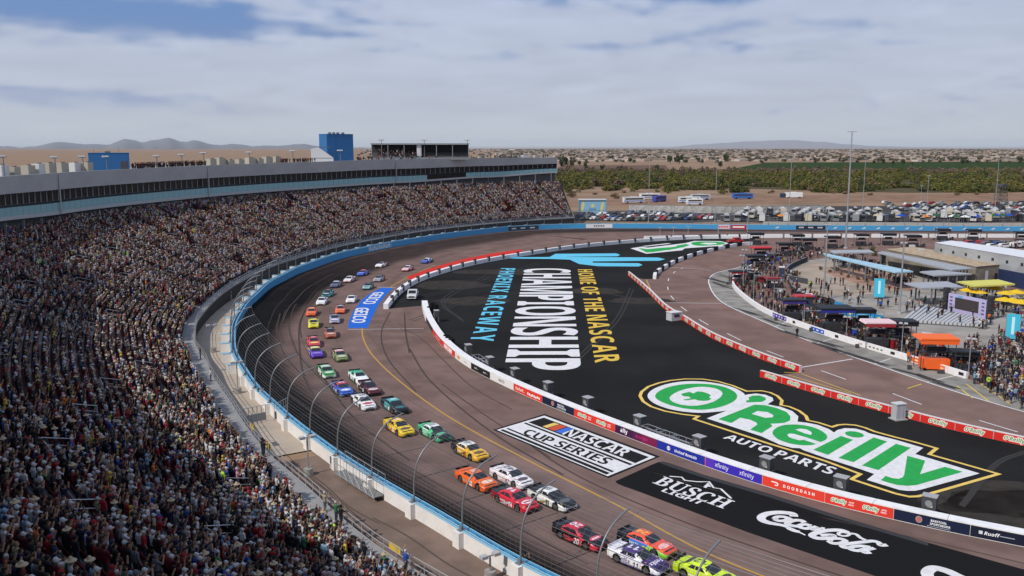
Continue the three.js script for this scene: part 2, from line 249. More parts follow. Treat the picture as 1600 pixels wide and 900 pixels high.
// pit boxes: pale concrete between the pit road and the pit wall
const PITLINE = [[1186, 399], [1156, 417], [1120, 426], [1109, 434], [1108, 444], [1128, 472], [1194, 503], [1275, 537], [1366, 569], [1506, 616], [1640, 655]];
const PITWALL = [[1198, 402], [1165, 424], [1146, 438], [1144, 447], [1153, 459], [1191, 487], [1228, 503], [1300, 528], [1381, 553], [1425, 566], [1509, 592]];
{
  const a = smooth(gp(PITLINE), false, 6), b = smooth(gp([...PITWALL, [1700, 640]]), false, 6);
  const pit = struct(mesh('pit_boxes', poly([...a, ...b.reverse()], 0.008), MT(0.30, 0.285, 0.255, grainB, 13)), 'pale concrete pit boxes streaked with tyre rubber');
  mesh('white_line', stroke(a, 0.25, 0.0125), PAINT.white, pit);
  const W = [[[1128, 472], [1170, 470]], [[1275, 537], [1307, 527]], [[1366, 569], [1392, 560]], [[1115, 455], [1146, 453]], [[1448, 597], [1500, 585]], [[1212, 510], [1238, 500]]];
  for (const w of W) mesh('white_line', stroke(gp(w), 0.16, 0.0125), PAINT.white, pit);
  for (const w of [[[1440, 600], [1418, 607]], [[1510, 600], [1545, 627]], [[1530, 598], [1580, 632]], [[1495, 603], [1520, 622]]]) mesh('yellow_line', stroke(gp(w), 0.2, 0.0125), PAINT.yellow, pit);
  const R = rnd(3);
  for (const [x, y] of [[1170, 487], [1210, 502], [1290, 540], [1310, 548], [1340, 556], [1365, 563], [1420, 580], [1450, 590], [1290, 535], [1120, 436], [1140, 432], [1130, 445], [1240, 522], [1475, 600]]) for (let k = 0; k < 3; k++) { const o = R() * 3; mesh('rubber_streak', stroke(smooth(gp([[x - 16 - R() * 12, y - 7 + o], [x, y + o], [x + 18 + R() * 14, y + 7 + o]]), false, 6), (t) => 0.15 + 0.5 * Math.sin(t * 3.1), 0.0125 + k * 0.003), M(0.055, 0.052, 0.05, 0.85), pit); }
}
{ // pit road dashes and cross lines
  const road = new THREE.Group(); road.name = 'pit_road_markings'; scene.add(road); struct(road, 'worn white dashes and cross lines on the pit road');
  const lines = [[[1067, 418], [1064, 420]], [[1055, 424], [1052, 427]], [[1045, 435], [1044, 439]], [[1043, 448], [1044, 453]], [[1048, 462], [1053, 468]], [[1064, 479], [1073, 486]], [[1092, 499], [1107, 508]], [[1136, 521], [1158, 532]], [[1198, 548], [1224, 558]], [[1283, 579], [1322, 593]], [[1395, 615], [1440, 632]], [[1530, 657], [1590, 675]]];
  for (const l of lines) mesh('white_dash', stroke(gp(l), 0.2, 0.012), PAINT.white, road);
  mesh('cross_line', stroke(gp([[1040, 473], [1128, 474]]), 0.5, 0.012), M(0.42, 0.38, 0.35, 0.8), road);
  mesh('cross_line', stroke(gp([[1044, 417], [1110, 422]]), 0.4, 0.012), M(0.42, 0.38, 0.35, 0.8), road);
  mesh('cross_line', stroke(gp([[1252, 574], [1332, 561]]), 0.28, 0.012), PAINT.white, road);
  for (const l of [[[1252, 584], [1345, 618]], [[1232, 586], [1330, 615]], [[1225, 582], [1252, 582]], [[1010, 437], [1018, 455]]]) mesh('yellow_line', stroke(gp(l), 0.16, 0.012), PAINT.yellow, road);
}
// garage plaza
{
  const sand = MT(0.42, 0.345, 0.275, grainB, 40), pink = MT(0.40, 0.245, 0.185, grainB, 18), con = MT(0.36, 0.335, 0.30, grainB, 25);
  const plaza = struct(mesh('plaza', poly(gp([[1232, 420], [1260, 407], [1300, 402], [1480, 440], [1640, 470], [1700, 640], [1600, 610], [1500, 560], [1400, 500], [1300, 478], [1255, 462], [1233, 440]]), 0.008), con), 'pale concrete plaza beside the garages');
  mesh('gravel_bed', poly(gp([[1236, 425], [1262, 410], [1290, 408], [1330, 416], [1440, 440], [1430, 452], [1330, 462], [1270, 460], [1240, 442]]), 0.012), sand, plaza);
  mesh('red_gravel', poly(gp([[1285, 424], [1330, 418], [1400, 434], [1440, 446], [1420, 455], [1340, 444]]), 0.016), pink, plaza);
  for (const l of [[[1330, 480], [1420, 488]], [[1340, 474], [1440, 480]]]) mesh('path_edge', stroke(gp(l), 0.5, 0.016), M(0.45, 0.36, 0.24, 0.9), plaza);
}
// concourse behind the wall
const frontOff = table([[100, 8], [130, 7.5], [138, 6.8], [145, 5.2], [153, 3.9], [158, 4.3], [163, 6], [168, 6.9], [179, 7.2], [191, 8.4], [203, 10.6], [217, 14.4], [229, 15.4], [243, 14.8]]);
const frontH = table([[100, 1.8], [150, 1.8], [165, 2.2], [185, 3.1], [243, 3.4]]);
{
  const tan = MT(0.43, 0.36, 0.285, grainC, 24), brown = MT(0.225, 0.160, 0.128, grainA, 30);
  const strip = (a0, a1, y, m, name, label) => { const o = [], q = []; for (let a = a0; a <= a1; a += 1) { o.push(pol(a, 0.9 + wallShift(a))); q.push(pol(a, frontOff(a) + 2)); } struct(mesh(name, poly([...o, ...q.reverse()], y), m), label); };
  strip(100, 147.6, -0.01, brown, 'service_road', 'brown asphalt service road between wall and grandstand');
  const road = scene.getObjectByName('service_road'), RR = rnd(41); for (let k = 0; k < 9; k++) { const a0 = 130 + RR() * 14, o = 2 + RR() * 3.5, pts = []; for (let t = 0; t <= 12; t++) pts.push(pol(a0 + t * 0.35, o - 0.8 + Math.sin(t * 0.5 + k) * 0.25)); mesh('tyre_trace', stroke(pts, 0.12 + RR() * 0.2, -0.006 + k * 0.0006), M(0.10, 0.075, 0.062, 0.9), road); }
  strip(147.6, 243, -0.01, tan, 'concourse', 'tan concrete walkway behind the outer wall');
}

// ---------- printed panels ----------
function canvasMat(w, h, draw, rough = 0.55) {
  const c = document.createElement('canvas'); c.width = w; c.height = h; const x = c.getContext('2d'); draw(x, w, h);
  const t = new THREE.CanvasTexture(c); t.colorSpace = THREE.SRGBColorSpace; t.magFilter = THREE.LinearFilter;
  return new THREE.MeshStandardMaterial({ map: t, roughness: rough, side: THREE.DoubleSide });
}
function txt(x, s, cx, cy, size, color, font = 'bold $px sans-serif', maxW) { x.font = font.replace('$', size); x.fillStyle = color; x.textAlign = 'center'; x.textBaseline = 'middle'; if (maxW) x.fillText(s, cx, cy, maxW); else x.fillText(s, cx, cy); }
function orBlock(x, cx, cy, sc) { // green word with pale outline and two small white words
  x.save(); x.translate(cx, cy); x.scale(sc, sc); x.transform(1, 0, -0.22, 1, 0, 0); x.lineJoin = 'round';
  x.font = 'bold 60px sans-serif'; x.textAlign = 'center'; x.textBaseline = 'middle'; x.lineWidth = 16; x.strokeStyle = '#f2f2e6'; x.strokeText("O'Reilly", -60, 0); x.fillStyle = '#1d8a3c'; x.fillText("O'Reilly", -60, 0);
  x.font = 'bold 27px sans-serif'; x.fillStyle = '#fff'; x.fillText('AUTO', 125, -14); x.fillText('PARTS', 125, 16); x.restore();
}
const fill = (x, w, h, c) => { x.fillStyle = c; x.fillRect(0, 0, w, h); };
const AD = {
  dark: (x, w, h) => fill(x, w, h, '#23272b'),
  disc: (x, w, h) => { fill(x, w, h, '#d8392f'); txt(x, 'DISCOUNT', w * 0.32, h * 0.5, 46, '#f6d9d4', undefined, w * 0.42); x.fillStyle = '#f3ece8'; x.fillRect(w * 0.62, h * 0.18, w * 0.28, h * 0.64); txt(x, 'TIRE', w * 0.76, h * 0.5, 50, '#d8392f', undefined, w * 0.24); },
  chev: (x, w, h) => { fill(x, w, h, '#e9e7e4'); x.fillStyle = '#c9a227'; x.beginPath(); const b = [[0.1, 0.62], [0.15, 0.42], [0.21, 0.42], [0.22, 0.25], [0.32, 0.25], [0.31, 0.42], [0.38, 0.42], [0.35, 0.62], [0.29, 0.62], [0.28, 0.8], [0.18, 0.8], [0.19, 0.62]]; b.forEach(([u, v], i) => i ? x.lineTo(u * w, v * h) : x.moveTo(u * w, v * h)); x.fill(); txt(x, 'CHEVROLET', w * 0.68, h * 0.55, 34, '#77797c', undefined, w * 0.5); },
  blk: (x, w, h) => { fill(x, w, h, '#16181b'); for (const u of [0.27, 0.74]) { txt(x, 'Ruoff', w * u - 20, h * 0.5, 44, '#e8e8e8', 'bold italic $px sans-serif', w * 0.22); x.fillStyle = '#8d8f92'; x.fillRect(w * u + 25, h * 0.48, w * 0.12, h * 0.08); } },
  maco: (x, w, h) => { fill(x, w, h, '#e7e5e2'); txt(x, 'WACO', w * 0.5, h * 0.5, 76, '#3b3f44', undefined, w * 0.5); },
  wf: (x, w, h) => { fill(x, w, h, '#e03c31'); x.fillStyle = '#f5d2cc'; for (let i = 0; i < 5; i++) x.fillRect(w * (0.07 + i * 0.06), h * (0.3 + (i % 2) * 0.08), w * 0.04, h * 0.3); x.fillRect(w * 0.06, h * 0.66, w * 0.34, h * 0.06); x.fillStyle = '#fff'; for (let i = 0; i < 8; i++) x.fillRect(w * (0.5 + i * 0.055), h * (0.42 + (i % 3) * 0.05), w * 0.038, h * 0.3); },
  navy: (x, w, h) => { fill(x, w, h, '#0d1d3c'); x.strokeStyle = '#e8dcd8'; x.lineWidth = 6; x.beginPath(); x.arc(w * 0.34, h * 0.48, h * 0.28, 0, 7); x.stroke(); x.fillStyle = '#b9726a'; x.fill(); txt(x, 'BARSTOOL', w * 0.60, h * 0.36, 38, '#fff', undefined, w * 0.38); txt(x, 'SPORTSBOOK', w * 0.62, h * 0.66, 38, '#fff', undefined, w * 0.44); x.fillStyle = '#c8ccd6'; x.fillRect(w * 0.45, h * 0.86, w * 0.3, h * 0.04); },
  ore: (x, w, h) => { fill(x, w, h, '#e23a2c'); orBlock(x, w * 0.27, h * 0.5, h / 128 * 1.05); orBlock(x, w * 0.74, h * 0.5, h / 128 * 1.05); },
  ally: (x, w, h) => { const n = Math.round(w / 2); fill(x, w, h, '#7d1a4c'); x.fillStyle = '#3d1647'; x.fillRect(0, 0, w * 0.45, h); x.fillStyle = '#5b184a'; x.fillRect(w * 0.45, 0, w * 0.2, h); txt(x, 'ally', w * 0.22, h * 0.44, 92, '#fff'); txt(x, 'do it right.', w * 0.65, h * 0.5, 52, '#d6277a'); },
  uni: (x, w, h) => { fill(x, w, h, '#1a2f9e'); x.strokeStyle = '#fff'; x.lineWidth = 12; x.beginPath(); x.arc(w * 0.25, h * 0.5, h * 0.2, 0, 7); x.stroke(); x.fillStyle = '#fff'; x.fillRect(w * 0.24, h * 0.35, 14, h * 0.3); txt(x, 'United Rentals', w * 0.60, h * 0.52, 58, '#fff', 'bold italic $px sans-serif', w * 0.56); x.fillStyle = '#d3214a'; x.fillRect(w - 10, 0, 10, h); },
  xf: (x, w, h) => { fill(x, w, h, '#3a2bb5'); x.fillStyle = '#5b33bd'; x.fillRect(0, 0, w * 0.16, h); for (const u of [0.3, 0.74]) txt(x, 'xfinity', w * u, h * 0.48, 80, '#fff', '$px sans-serif', w * 0.36); x.fillStyle = '#6f2a96'; x.fillRect(w - 14, 0, 14, h); },
  dd: (x, w, h) => { fill(x, w, h, '#e8422e'); x.strokeStyle = '#fff'; x.lineWidth = 14; x.lineCap = 'round'; x.beginPath(); x.moveTo(w * 0.16, h * 0.36); x.lineTo(w * 0.24, h * 0.36); x.arc(w * 0.24, h * 0.5, h * 0.14, -1.57, 1.57); x.lineTo(w * 0.22, h * 0.64); x.stroke(); txt(x, 'D O O R D A S H', w * 0.6, h * 0.5, 54, '#fff', undefined, w * 0.54); },
  ruo: (x, w, h) => { fill(x, w, h, '#0f1830'); x.fillStyle = '#d9dde3'; for (const u of [0.08, 0.62]) { x.fillRect(w * u, h * 0.34, h * 0.3, h * 0.3); txt(x, 'Ruoff', w * u + h * 0.95, h * 0.5, 56, '#fff', 'bold italic $px sans-serif'); x.fillStyle = '#aab0bb'; x.fillRect(w * u + h * 1.6, h * 0.48, w * 0.14, h * 0.08); x.fillStyle = '#d9dde3'; } },
};

// ---------- outer wall, energy-absorbing barrier and catch fence ----------
const S0 = sDeg(124) - 1.1, S1 = TRACK.L - 150, BAY = 7.45;
const wallH = table([[0, 1.3], [sDeg(168), 1.3], [sDeg(195), 1.9], [2000, 2.0]]);
{
  const w = thing('outer_wall', 'long curved white concrete wall with pale blue barrier along the track edge', 'wall');
  const white = MT(0.80, 0.77, 0.735, grainC, 6, 0.8), capB = M(0.23, 0.48, 0.63, 0.6), blue = M(0.06, 0.315, 0.58, 0.5), deep = M(0.05, 0.19, 0.32, 0.7);
  const prof = (f) => (s) => f(wallH(s));
  for (let s = S0; s < S1; s += BAY) {
    const e = Math.min(s + BAY, S1), h = wallH(s);
    mesh('wall_panel', tWall(s + 0.47, e - 0.47, 2.5, 0.56, 0.95, -0.05, h + 0.06), white, w);
    const wide = s > sDeg(157); mesh('buttress', tWall(s - 0.46, s + 0.46, 2, 0.56, wide ? 2.3 : 1.42, -0.05, h + 0.06), white, w); if (wide) mesh('buttress_cap', tWall(s - 0.5, s + 0.5, 2, 0.98, 2.34, h + 0.062, h + 0.10), capB, w);
    mesh('wall_cap', tWall(s, e - 0.01, 2.5, 0.53, 0.97, h + 0.062, h + 0.10), capB, w);
  }
  mesh('barrier_face', tLoft(S0, S1, 2.5, prof((h) => [[0, 0.06], [0, h], [0.24, h], [0.24, 0.06]])), blue, w);
  mesh('barrier_top_rail', tLoft(S0, S1, 2.5, prof((h) => [[-0.03, h - 0.1], [-0.03, h + 0.03], [0.1, h + 0.03]])), capB, w);
  mesh('foam_recess', tLoft(S0, S1, 2.5, prof((h) => [[0.245, h - 0.28], [0.555, h - 0.28]])), deep, w);
  const br = []; for (let s = S0 + 1; s < sDeg(200); s += 1.55) { const a = tAt(s, 0.4), g = new THREE.BoxGeometry(0.5, 0.3, 0.26); g.rotateY(Math.atan2(-a.tz, a.tx)); br.push(g.translate(a.x, wallH(s) - 0.15, a.z)); }
  mesh('foam_block', merge(br), M(0.03, 0.13, 0.25, 0.8), w).userData.kind = 'stuff';
  // sponsor panels on the track face of the barrier
  const panels = [[575, 612, (x, W, H) => { fill(x, W, H, '#86b0cc'); x.fillStyle = '#e6edf1'; for (let i = 0; i < 9; i++) x.fillRect(W * (0.06 + i * 0.1), H * (0.2 + (i % 2) * 0.12), W * 0.06, H * 0.55); x.fillStyle = '#3f5a6a'; for (let i = 0; i < 9; i++) x.fillRect(W * (0.08 + i * 0.1), H * 0.42, W * 0.025, H * 0.2); }], [640, 648, 0], [794, 842, (x, W, H) => { fill(x, W, H, '#2b3d4c'); for (const u of [0.2, 0.5, 0.8]) { x.fillStyle = '#c7ccd0'; x.fillRect(W * u - 40, H * 0.35, 80, H * 0.3); } }], [915, 957, (x, W, H) => { fill(x, W, H, '#dedede'); x.fillStyle = '#3a3a3c'; for (let i = 0; i < 6; i++) x.fillRect(W * (0.3 + i * 0.07), H * 0.28, W * 0.045, H * 0.42); }], [1122, 1140, (x, W, H) => { fill(x, W, H, '#e4c4c6'); x.fillStyle = '#b8202e'; for (let i = 0; i < 6; i++) x.fillRect(W * (0.1 + i * 0.14), H * 0.3, W * 0.09, H * 0.4); }], [1142, 1166, (x, W, H) => { fill(x, W, H, '#b8202e'); x.fillStyle = '#f0e4e4'; x.fillRect(W * 0.12, H * 0.3, W * 0.76, H * 0.4); }], [1244, 1290, (x, W, H) => { fill(x, W, H, '#1d242c'); for (const u of [0.18, 0.5, 0.82]) { x.fillStyle = '#b8bec6'; x.fillRect(W * u - 45, H * 0.3, 90, H * 0.34); } }]];
  for (const [a, b, d] of panels) { if (!d) continue; const s0 = TRACK.sAtPx(a, 0.8, sDeg(190)), s1 = TRACK.sAtPx(b, 0.8, sDeg(190)), lo = Math.min(s0, s1), hi = Math.max(s0, s1), h = wallH(lo), g = tLoft(lo, hi, 3, [[-0.06, 0.2], [-0.06, h - 0.15]]), uv = g.attributes.uv; for (let i = 0; i < uv.count; i++) uv.setXY(i, (uv.getX(i) - lo) / (hi - lo), uv.getY(i) / (h - 0.35)); mesh('sponsor_panel', g, canvasMat(512, 96, d), w); }
  const fl = M(0.62, 0.66, 0.68, 0.6);
  for (let px = 1214; px < 1610; px += 22.5) { if (px > 1236 && px < 1296) continue; const s = TRACK.sAtPx(px, 0.8, sDeg(215)), a = tAt(s, -0.05), P = (u, y) => [a.x + a.tx * u, y, a.z + a.tz * u]; mesh('feather_mark', geoFrom([...P(-0.9, 0.6), ...P(0.4, 0.6), ...P(1.0, 1.35), ...P(0.1, 1.2)], [0, 1, 2, 0, 2, 3]), fl, w); }
}
{
  const f = thing('catch_fence', 'tall wire catch fence on curved grey steel posts above the outer wall', 'fence');
  const steel = M(0.24, 0.245, 0.25, 0.45, 0.4), wireM = M(0.13, 0.14, 0.15, 0.5, 0.4);
  const curve = (h) => { const c = [[0.74, h + 0.1], [0.74, h + 1.5], [0.62, h + 2.7], [0.25, h + 3.8], [-0.5, h + 4.7], [-1.5, h + 5.3], [-2.7, h + 5.65]]; return c; };
  const prof = (n) => { const c = new THREE.CatmullRomCurve3(curve(0).map(([o, y]) => V3(o, y, 0))); return c.getSpacedPoints(n).map((v) => [v.x, v.y]); };
  const P24 = prof(20), P10 = prof(9);
  const postPts = new THREE.CatmullRomCurve3(curve(0).map(([o, y]) => V3(o, y, 0)));
  const postGeo = merge([new THREE.TubeGeometry(postPts, 14, 0.075, 7), boxB(0.7, 0.06, 0.5, 0.8, 0.07, 0), boxB(0.10, 0.34, 0.30, 0.9, 0.1, 0)]);
  for (let s = S0; s < S1; s += BAY) { const a = tAt(s, 0), o = mesh('post', postGeo, steel, f); o.position.set(a.x, wallH(s), a.z); o.rotation.y = Math.atan2(-a.nz * outSign, a.nx * outSign); }
  const cab = []; P24.forEach(([o, y], i) => { const r = i % 5 === 0 ? 0.02 : 0.012; cab.push(tLoft(S0, S1, 4.2, (s) => { const h = wallH(s); return [[o - r, y + h], [o + r, y + h], [o, y + h + r * 1.7], [o - r, y + h]]; })); });
  mesh('cable', merge(cab), wireM, f).userData.kind = 'stuff';
  const ver = []; for (let s = S0; s < sDeg(226); s += 0.62) { const r = 0.008, a = tAt(s, 0), h = wallH(s), pos = [], idx = []; P10.forEach(([o, y], i) => { const x = a.x + a.nx * outSign * o, z = a.z + a.nz * outSign * o; pos.push(x + a.tx * r, y + h, z + a.tz * r, x - a.tx * r, y + h, z - a.tz * r); if (i) { const b = i * 2; idx.push(b - 2, b - 1, b, b - 1, b + 1, b); } }); ver.push(geoFrom(pos, idx)); }
  mesh('mesh_wire', merge(ver), wireM, f).userData.kind = 'stuff';
}
{ // retaining wall behind the back straight
  const s0 = TRACK.sAtPx(1195, 1, sDeg(215)), w = thing('retaining_wall', 'pale grey concrete retaining wall behind the back straight barrier', 'wall'), m = MT(0.44, 0.425, 0.40, grainC, 9);
  for (let s = s0; s < S1; s += 12) mesh('wall_panel', tWall(s + 0.05, s + 11.95, 6, 4.2, 4.6, -0.2, 2.9), m, w);
}

// ---------- walls inside the track ----------
function sideOf(path, s, px, py) { const a = path.at(s), [x, z] = G(px, py); return ((x - a.x) * a.nx + (z - a.z) * a.nz) > 0 ? 1 : -1; }
const whiteWall = MT(0.82, 0.81, 0.80, grainC, 5, 0.7);
function panelOn(path, s0, s1, off, y0, y1, m, parent, name = 'ad_panel') { const g = loft(path, s0, s1, 2, [[off, y0], [off, y1]]), uv = g.attributes.uv; for (let i = 0; i < uv.count; i++) uv.setXY(i, (uv.getX(i) - s0) / (s1 - s0), uv.getY(i) / (y1 - y0)); return mesh(name, g, m, parent); }
{
  const p = new Path(gp(IN2), 1.2), k = sideOf(p, p.L / 2, 900, 560), w = thing('inner_wall', 'white inner wall carrying a row of coloured sponsor panels', 'wall');
  for (let s = 0; s < p.L - 1; s += 6) mesh('wall_block', wallLoft(p, s, Math.min(s + 5.96, p.L - 0.5), 1.5, 0, 1.15 * k, 0, 1.12), whiteWall, w);
  const B = [[666, 676, 'dark'], [676, 711, 'disc'], [711, 736, 'chev'], [736, 766, 'blk'], [766, 803, 'maco'], [803, 847, 'wf'], [847, 897, 'navy'], [897, 960, 'ore'], [960, 1026, 'ally'], [1026, 1103, 'uni'], [1103, 1191, 'xf'], [1191, 1288, 'dd'], [1288, 1398, 'ore'], [1398, 1517, 'navy'], [1517, 1690, 'ruo']];
  const made = {};
  for (const [a, b, n] of B) { const s0 = p.sAtPx(a, 0.5), s1 = p.sAtPx(b, 0.5), W = 128 * clamp(Math.round((s1 - s0) / 1.0), 2, 8); panelOn(p, s0 + 0.02, s1 - 0.02, -0.025 * k, 0.07, 1.02, made[n] ?? (made[n] = canvasMat(W, 128, AD[n])), w); }
  // loudspeaker boxes on frames just behind the wall
  const dark = M(0.05, 0.05, 0.055, 0.6), grey = M(0.26, 0.265, 0.27, 0.5, 0.3), sp = [[666, 'end of the sponsor wall'], [713, 'red panel by the tyre stacks'], [747, 'black panel of the sponsor wall'], [786, 'white panel with dark letters'], [838, 'red panel next to the white one'], [900, 'navy panel before the orange one'], [979, 'dark purple panel'], [1072, 'deep blue panel'], [1180, 'violet panel'], [1303, 'plain orange red panel'], [1448, 'long navy panel']];
  for (const [px, where] of sp) {
    const s = p.sAtPx(px, 1.2), a = p.at(s, 1.9 * k), t = thing('speaker_stand', 'dark loudspeaker box on a grey frame behind the ' + where, 'speaker', 'loudspeakers behind the inner wall', [a.x, 0, a.z], Math.atan2(-a.tz, a.tx) + (k > 0 ? 0 : 0));
    for (const [x, z] of [[-0.5, -0.35], [0.5, -0.35], [-0.5, 0.35], [0.5, 0.35]]) mesh('leg', boxB(0.07, 1.0, 0.07, x, 0, z), grey, t);
    mesh('cabinet', boxB(1.15, 1.15, 0.85, 0, 1.0, 0), dark, t); mesh('lid', boxB(1.25, 0.07, 0.95, 0, 2.152, 0), M(0.36, 0.36, 0.36, 0.5), t);
    mesh('horn', new THREE.CylinderGeometry(0.3, 0.2, 0.1, 14).rotateX(Math.PI / 2).translate(0, 1.6, k > 0 ? 0.46 : 0.46), grey, t); mesh('badge', boxB(0.4, 0.2, 0.03, 0.1, 1.25, 0.45), M(0.5, 0.5, 0.5), t);
  }
  // folded steel barriers and tyre stacks beside the wall
  const rackGeo = () => { const g = []; for (const z of [-0.5, 0.5]) { for (const x of [-1.4, 0, 1.4]) g.push(bar(V3(x, 0, z), V3(x, 1.2, z), 0.045)); for (const y of [0.15, 0.65, 1.2]) g.push(bar(V3(-1.4, y, z), V3(1.4, y, z), 0.045)); } for (const x of [-1.4, 1.4]) for (const y of [0.65, 1.2]) g.push(bar(V3(x, y, -0.5), V3(x, y, 0.5), 0.045)); return merge(g); };
  const rg = rackGeo();
  for (const px of [728, 738, 1000, 1020, 1047]) { const a = p.at(p.sAtPx(px, 1.2), 2.1 * k), o = mesh('barrier_rack', rg, M(0.42, 0.43, 0.44, 0.4, 0.6)); o.position.set(a.x, 0, a.z); o.rotation.y = Math.atan2(-a.tz, a.tx); tag(o, 'folded galvanised steel barriers standing behind the sponsor wall', 'barrier', 'steel barriers behind the inner wall'); }
  const tor = new THREE.TorusGeometry(0.36, 0.17, 8, 16).rotateX(Math.PI / 2), black = M(0.012, 0.012, 0.013, 0.9);
  for (const [px, py] of [[676, 483], [681, 486], [671, 489], [700, 538], [705, 541], [697, 535]]) { const [x, z] = G(px, py), o = mesh('tyre_stack', merge([0, 1, 2, 3].map((i) => tor.clone().translate(0.02 * i, 0.18 + i * 0.33, 0))), black); o.position.set(x, 0, z); tag(o, 'stack of black racing tyres behind the inner wall', 'tyres', 'tyre stacks behind the inner wall'); }
}
{
  const p = new Path(gp(IN1.slice().reverse()), 1.5), k = sideOf(p, p.L / 2, 800, 440), w = thing('block_wall', 'white block wall with dark joints round the far side of the painted infield', 'wall'), dk = M(0.06, 0.06, 0.065, 0.8);
  for (let s = 0; s < p.L; s += 7.2) { mesh('wall_block', wallLoft(p, s, Math.min(s + 7.1, p.L), 1.6, 0, 1.0 * k, 0, 1.1), whiteWall, w); if (s + 7.2 < p.L) mesh('joint_post', wallLoft(p, s + 6.75, s + 7.25, 1, 0.55 * k, 1.25 * k, 0.35, 1.7), dk, w); }
}
{
  const p = new Path(gp([[1006, 374.5], [1180, 371.5], [1300, 371], [1450, 371], [1640, 371]]), 2), w = thing('pit_side_wall', 'low white wall along the inside of the back straight', 'wall'), gap = M(0.12, 0.12, 0.12, 0.8);
  for (let s = 0; s < p.L - 1; s += 10.5) { mesh('wall_block', wallLoft(p, s, Math.min(s + 9.5, p.L), 5, 0, -0.8, 0, 1.3), whiteWall, w); if (s > 120) mesh('joint_post', wallLoft(p, s + 9.55, s + 10.45, 1, 0.1, -0.7, 0, 1.6), gap, w); }
}
{
  const p = new Path(gp(PITW.slice().reverse()), 1.5), k = sideOf(p, p.L / 2, 950, 400), w = thing('pit_entry_wall', 'curved white wall with black tyre blocks at the far end of the pit road', 'wall'), dk = M(0.03, 0.03, 0.032, 0.85);
  for (let s = 0, i = 0; s < p.L - 1; i++) { const L = i % 2 ? 3.4 : 5.4; mesh(i % 2 ? 'tyre_block' : 'wall_block', wallLoft(p, s + 0.03, Math.min(s + L - 0.03, p.L), 1.2, 0, -0.8 * k, 0, i % 2 ? 1.25 : 1.0), i % 2 ? dk : whiteWall, w); s += L; }
}
{ // red sponsor barrier between infield and pit road, two runs
  const redM = canvasMat(512, 128, (x, w, h) => { fill(x, w, h, '#d42a22'); x.fillStyle = '#e8dcc8'; x.lineJoin = 'round'; x.save(); x.translate(w * 0.5, h * 0.5); x.transform(1, 0, -0.2, 1, 0, 0); x.font = 'bold 86px sans-serif'; x.textAlign = 'center'; x.textBaseline = 'middle'; x.lineWidth = 26; x.strokeStyle = '#ece6d4'; x.strokeText("O'Reilly", 0, -4, w * 0.52); x.fillStyle = '#5b8f62'; x.fillText("O'Reilly", 0, -4, w * 0.52); x.restore(); x.fillStyle = '#f0b8b0'; x.fillRect(w - 5, 0, 5, h); });
  const rim = M(0.62, 0.60, 0.58, 0.7);
  for (const [pts, label] of [[REDA, 'red and white sponsor barrier curving beside the pit road'], [REDB, 'straight red and white sponsor barrier beside the green lettering']]) {
    const p = new Path(gp(pts), 1.2), k = sideOf(p, p.L / 2, 1050, 560), w = thing('pit_barrier', label, 'barrier'), n = Math.round(p.L / 4.1), L = p.L / n;
    for (let i = 0; i < n; i++) { mesh('wall_block', wallLoft(p, i * L + 0.02, (i + 1) * L - 0.02, 1.4, 0, -0.45 * k, 0, 0.98), rim, w); panelOn(p, i * L + 0.03, (i + 1) * L - 0.03, 0.02 * k, 0.03, 0.93, redM, w); }
  }
}
{ // pit wall
  const p = new Path(gp(PITWALL), 1.2), k = sideOf(p, p.L * 0.7, 1250, 560), w = thing('pit_wall', 'low white pit wall along the concrete pit boxes', 'wall');
  for (let s = 0; s < p.L - 0.5; s += 5) mesh('wall_block', wallLoft(p, s, Math.min(s + 4.97, p.L), 1.2, 0, -0.4 * k, 0, 0.95), whiteWall, w);
  const ban = [[1207, 1229, '#4a3c9a', '#cfc8ee', 'X X X X X'], [1267, 1287, '#2b57b5', '#e6ecf6', '= ='], [1333, 1356, '#ecebe8', '#a02a2a', 'FVP'], [1356, 1380, '#e4e2de', '#2c3430', '===='], [1424, 1452, '#ee6a25', '#ffd9b8', '=='], [1454, 1476, '#ee6a25', '#ffd9b8', '==']];
  for (const [a, b, bg, fg, s] of ban) panelOn(p, p.sAtPx(a, 0.4), p.sAtPx(b, 0.4), 0.02 * k, 0.12, 0.85, canvasMat(256, 64, (x, W, H) => { fill(x, W, H, bg); if (/=/.test(s)) { x.fillStyle = fg; for (let i = 0; i < s.length; i++) x.fillRect(W * (i + 0.3) / s.length, H * 0.36, W * 0.5 / s.length, H * 0.28); } else if (/X X/.test(s)) { x.fillStyle = fg; for (let i = 0; i < 5; i++) { x.beginPath(); x.arc(W * (i + 0.5) / 5, H / 2, H * 0.22, 0, 7); x.fill(); } } else txt(x, s, W / 2, H / 2, 40, fg); }), w, 'banner');
  const dk = M(0.03, 0.03, 0.03);
  for (const px of [1160, 1240, 1307, 1395, 1502]) { const s = p.sAtPx(px, 0.4); panelOn(p, s - 0.45, s + 0.45, 0.022 * k, 0.3, 0.75, dk, w, 'number_board'); }
}

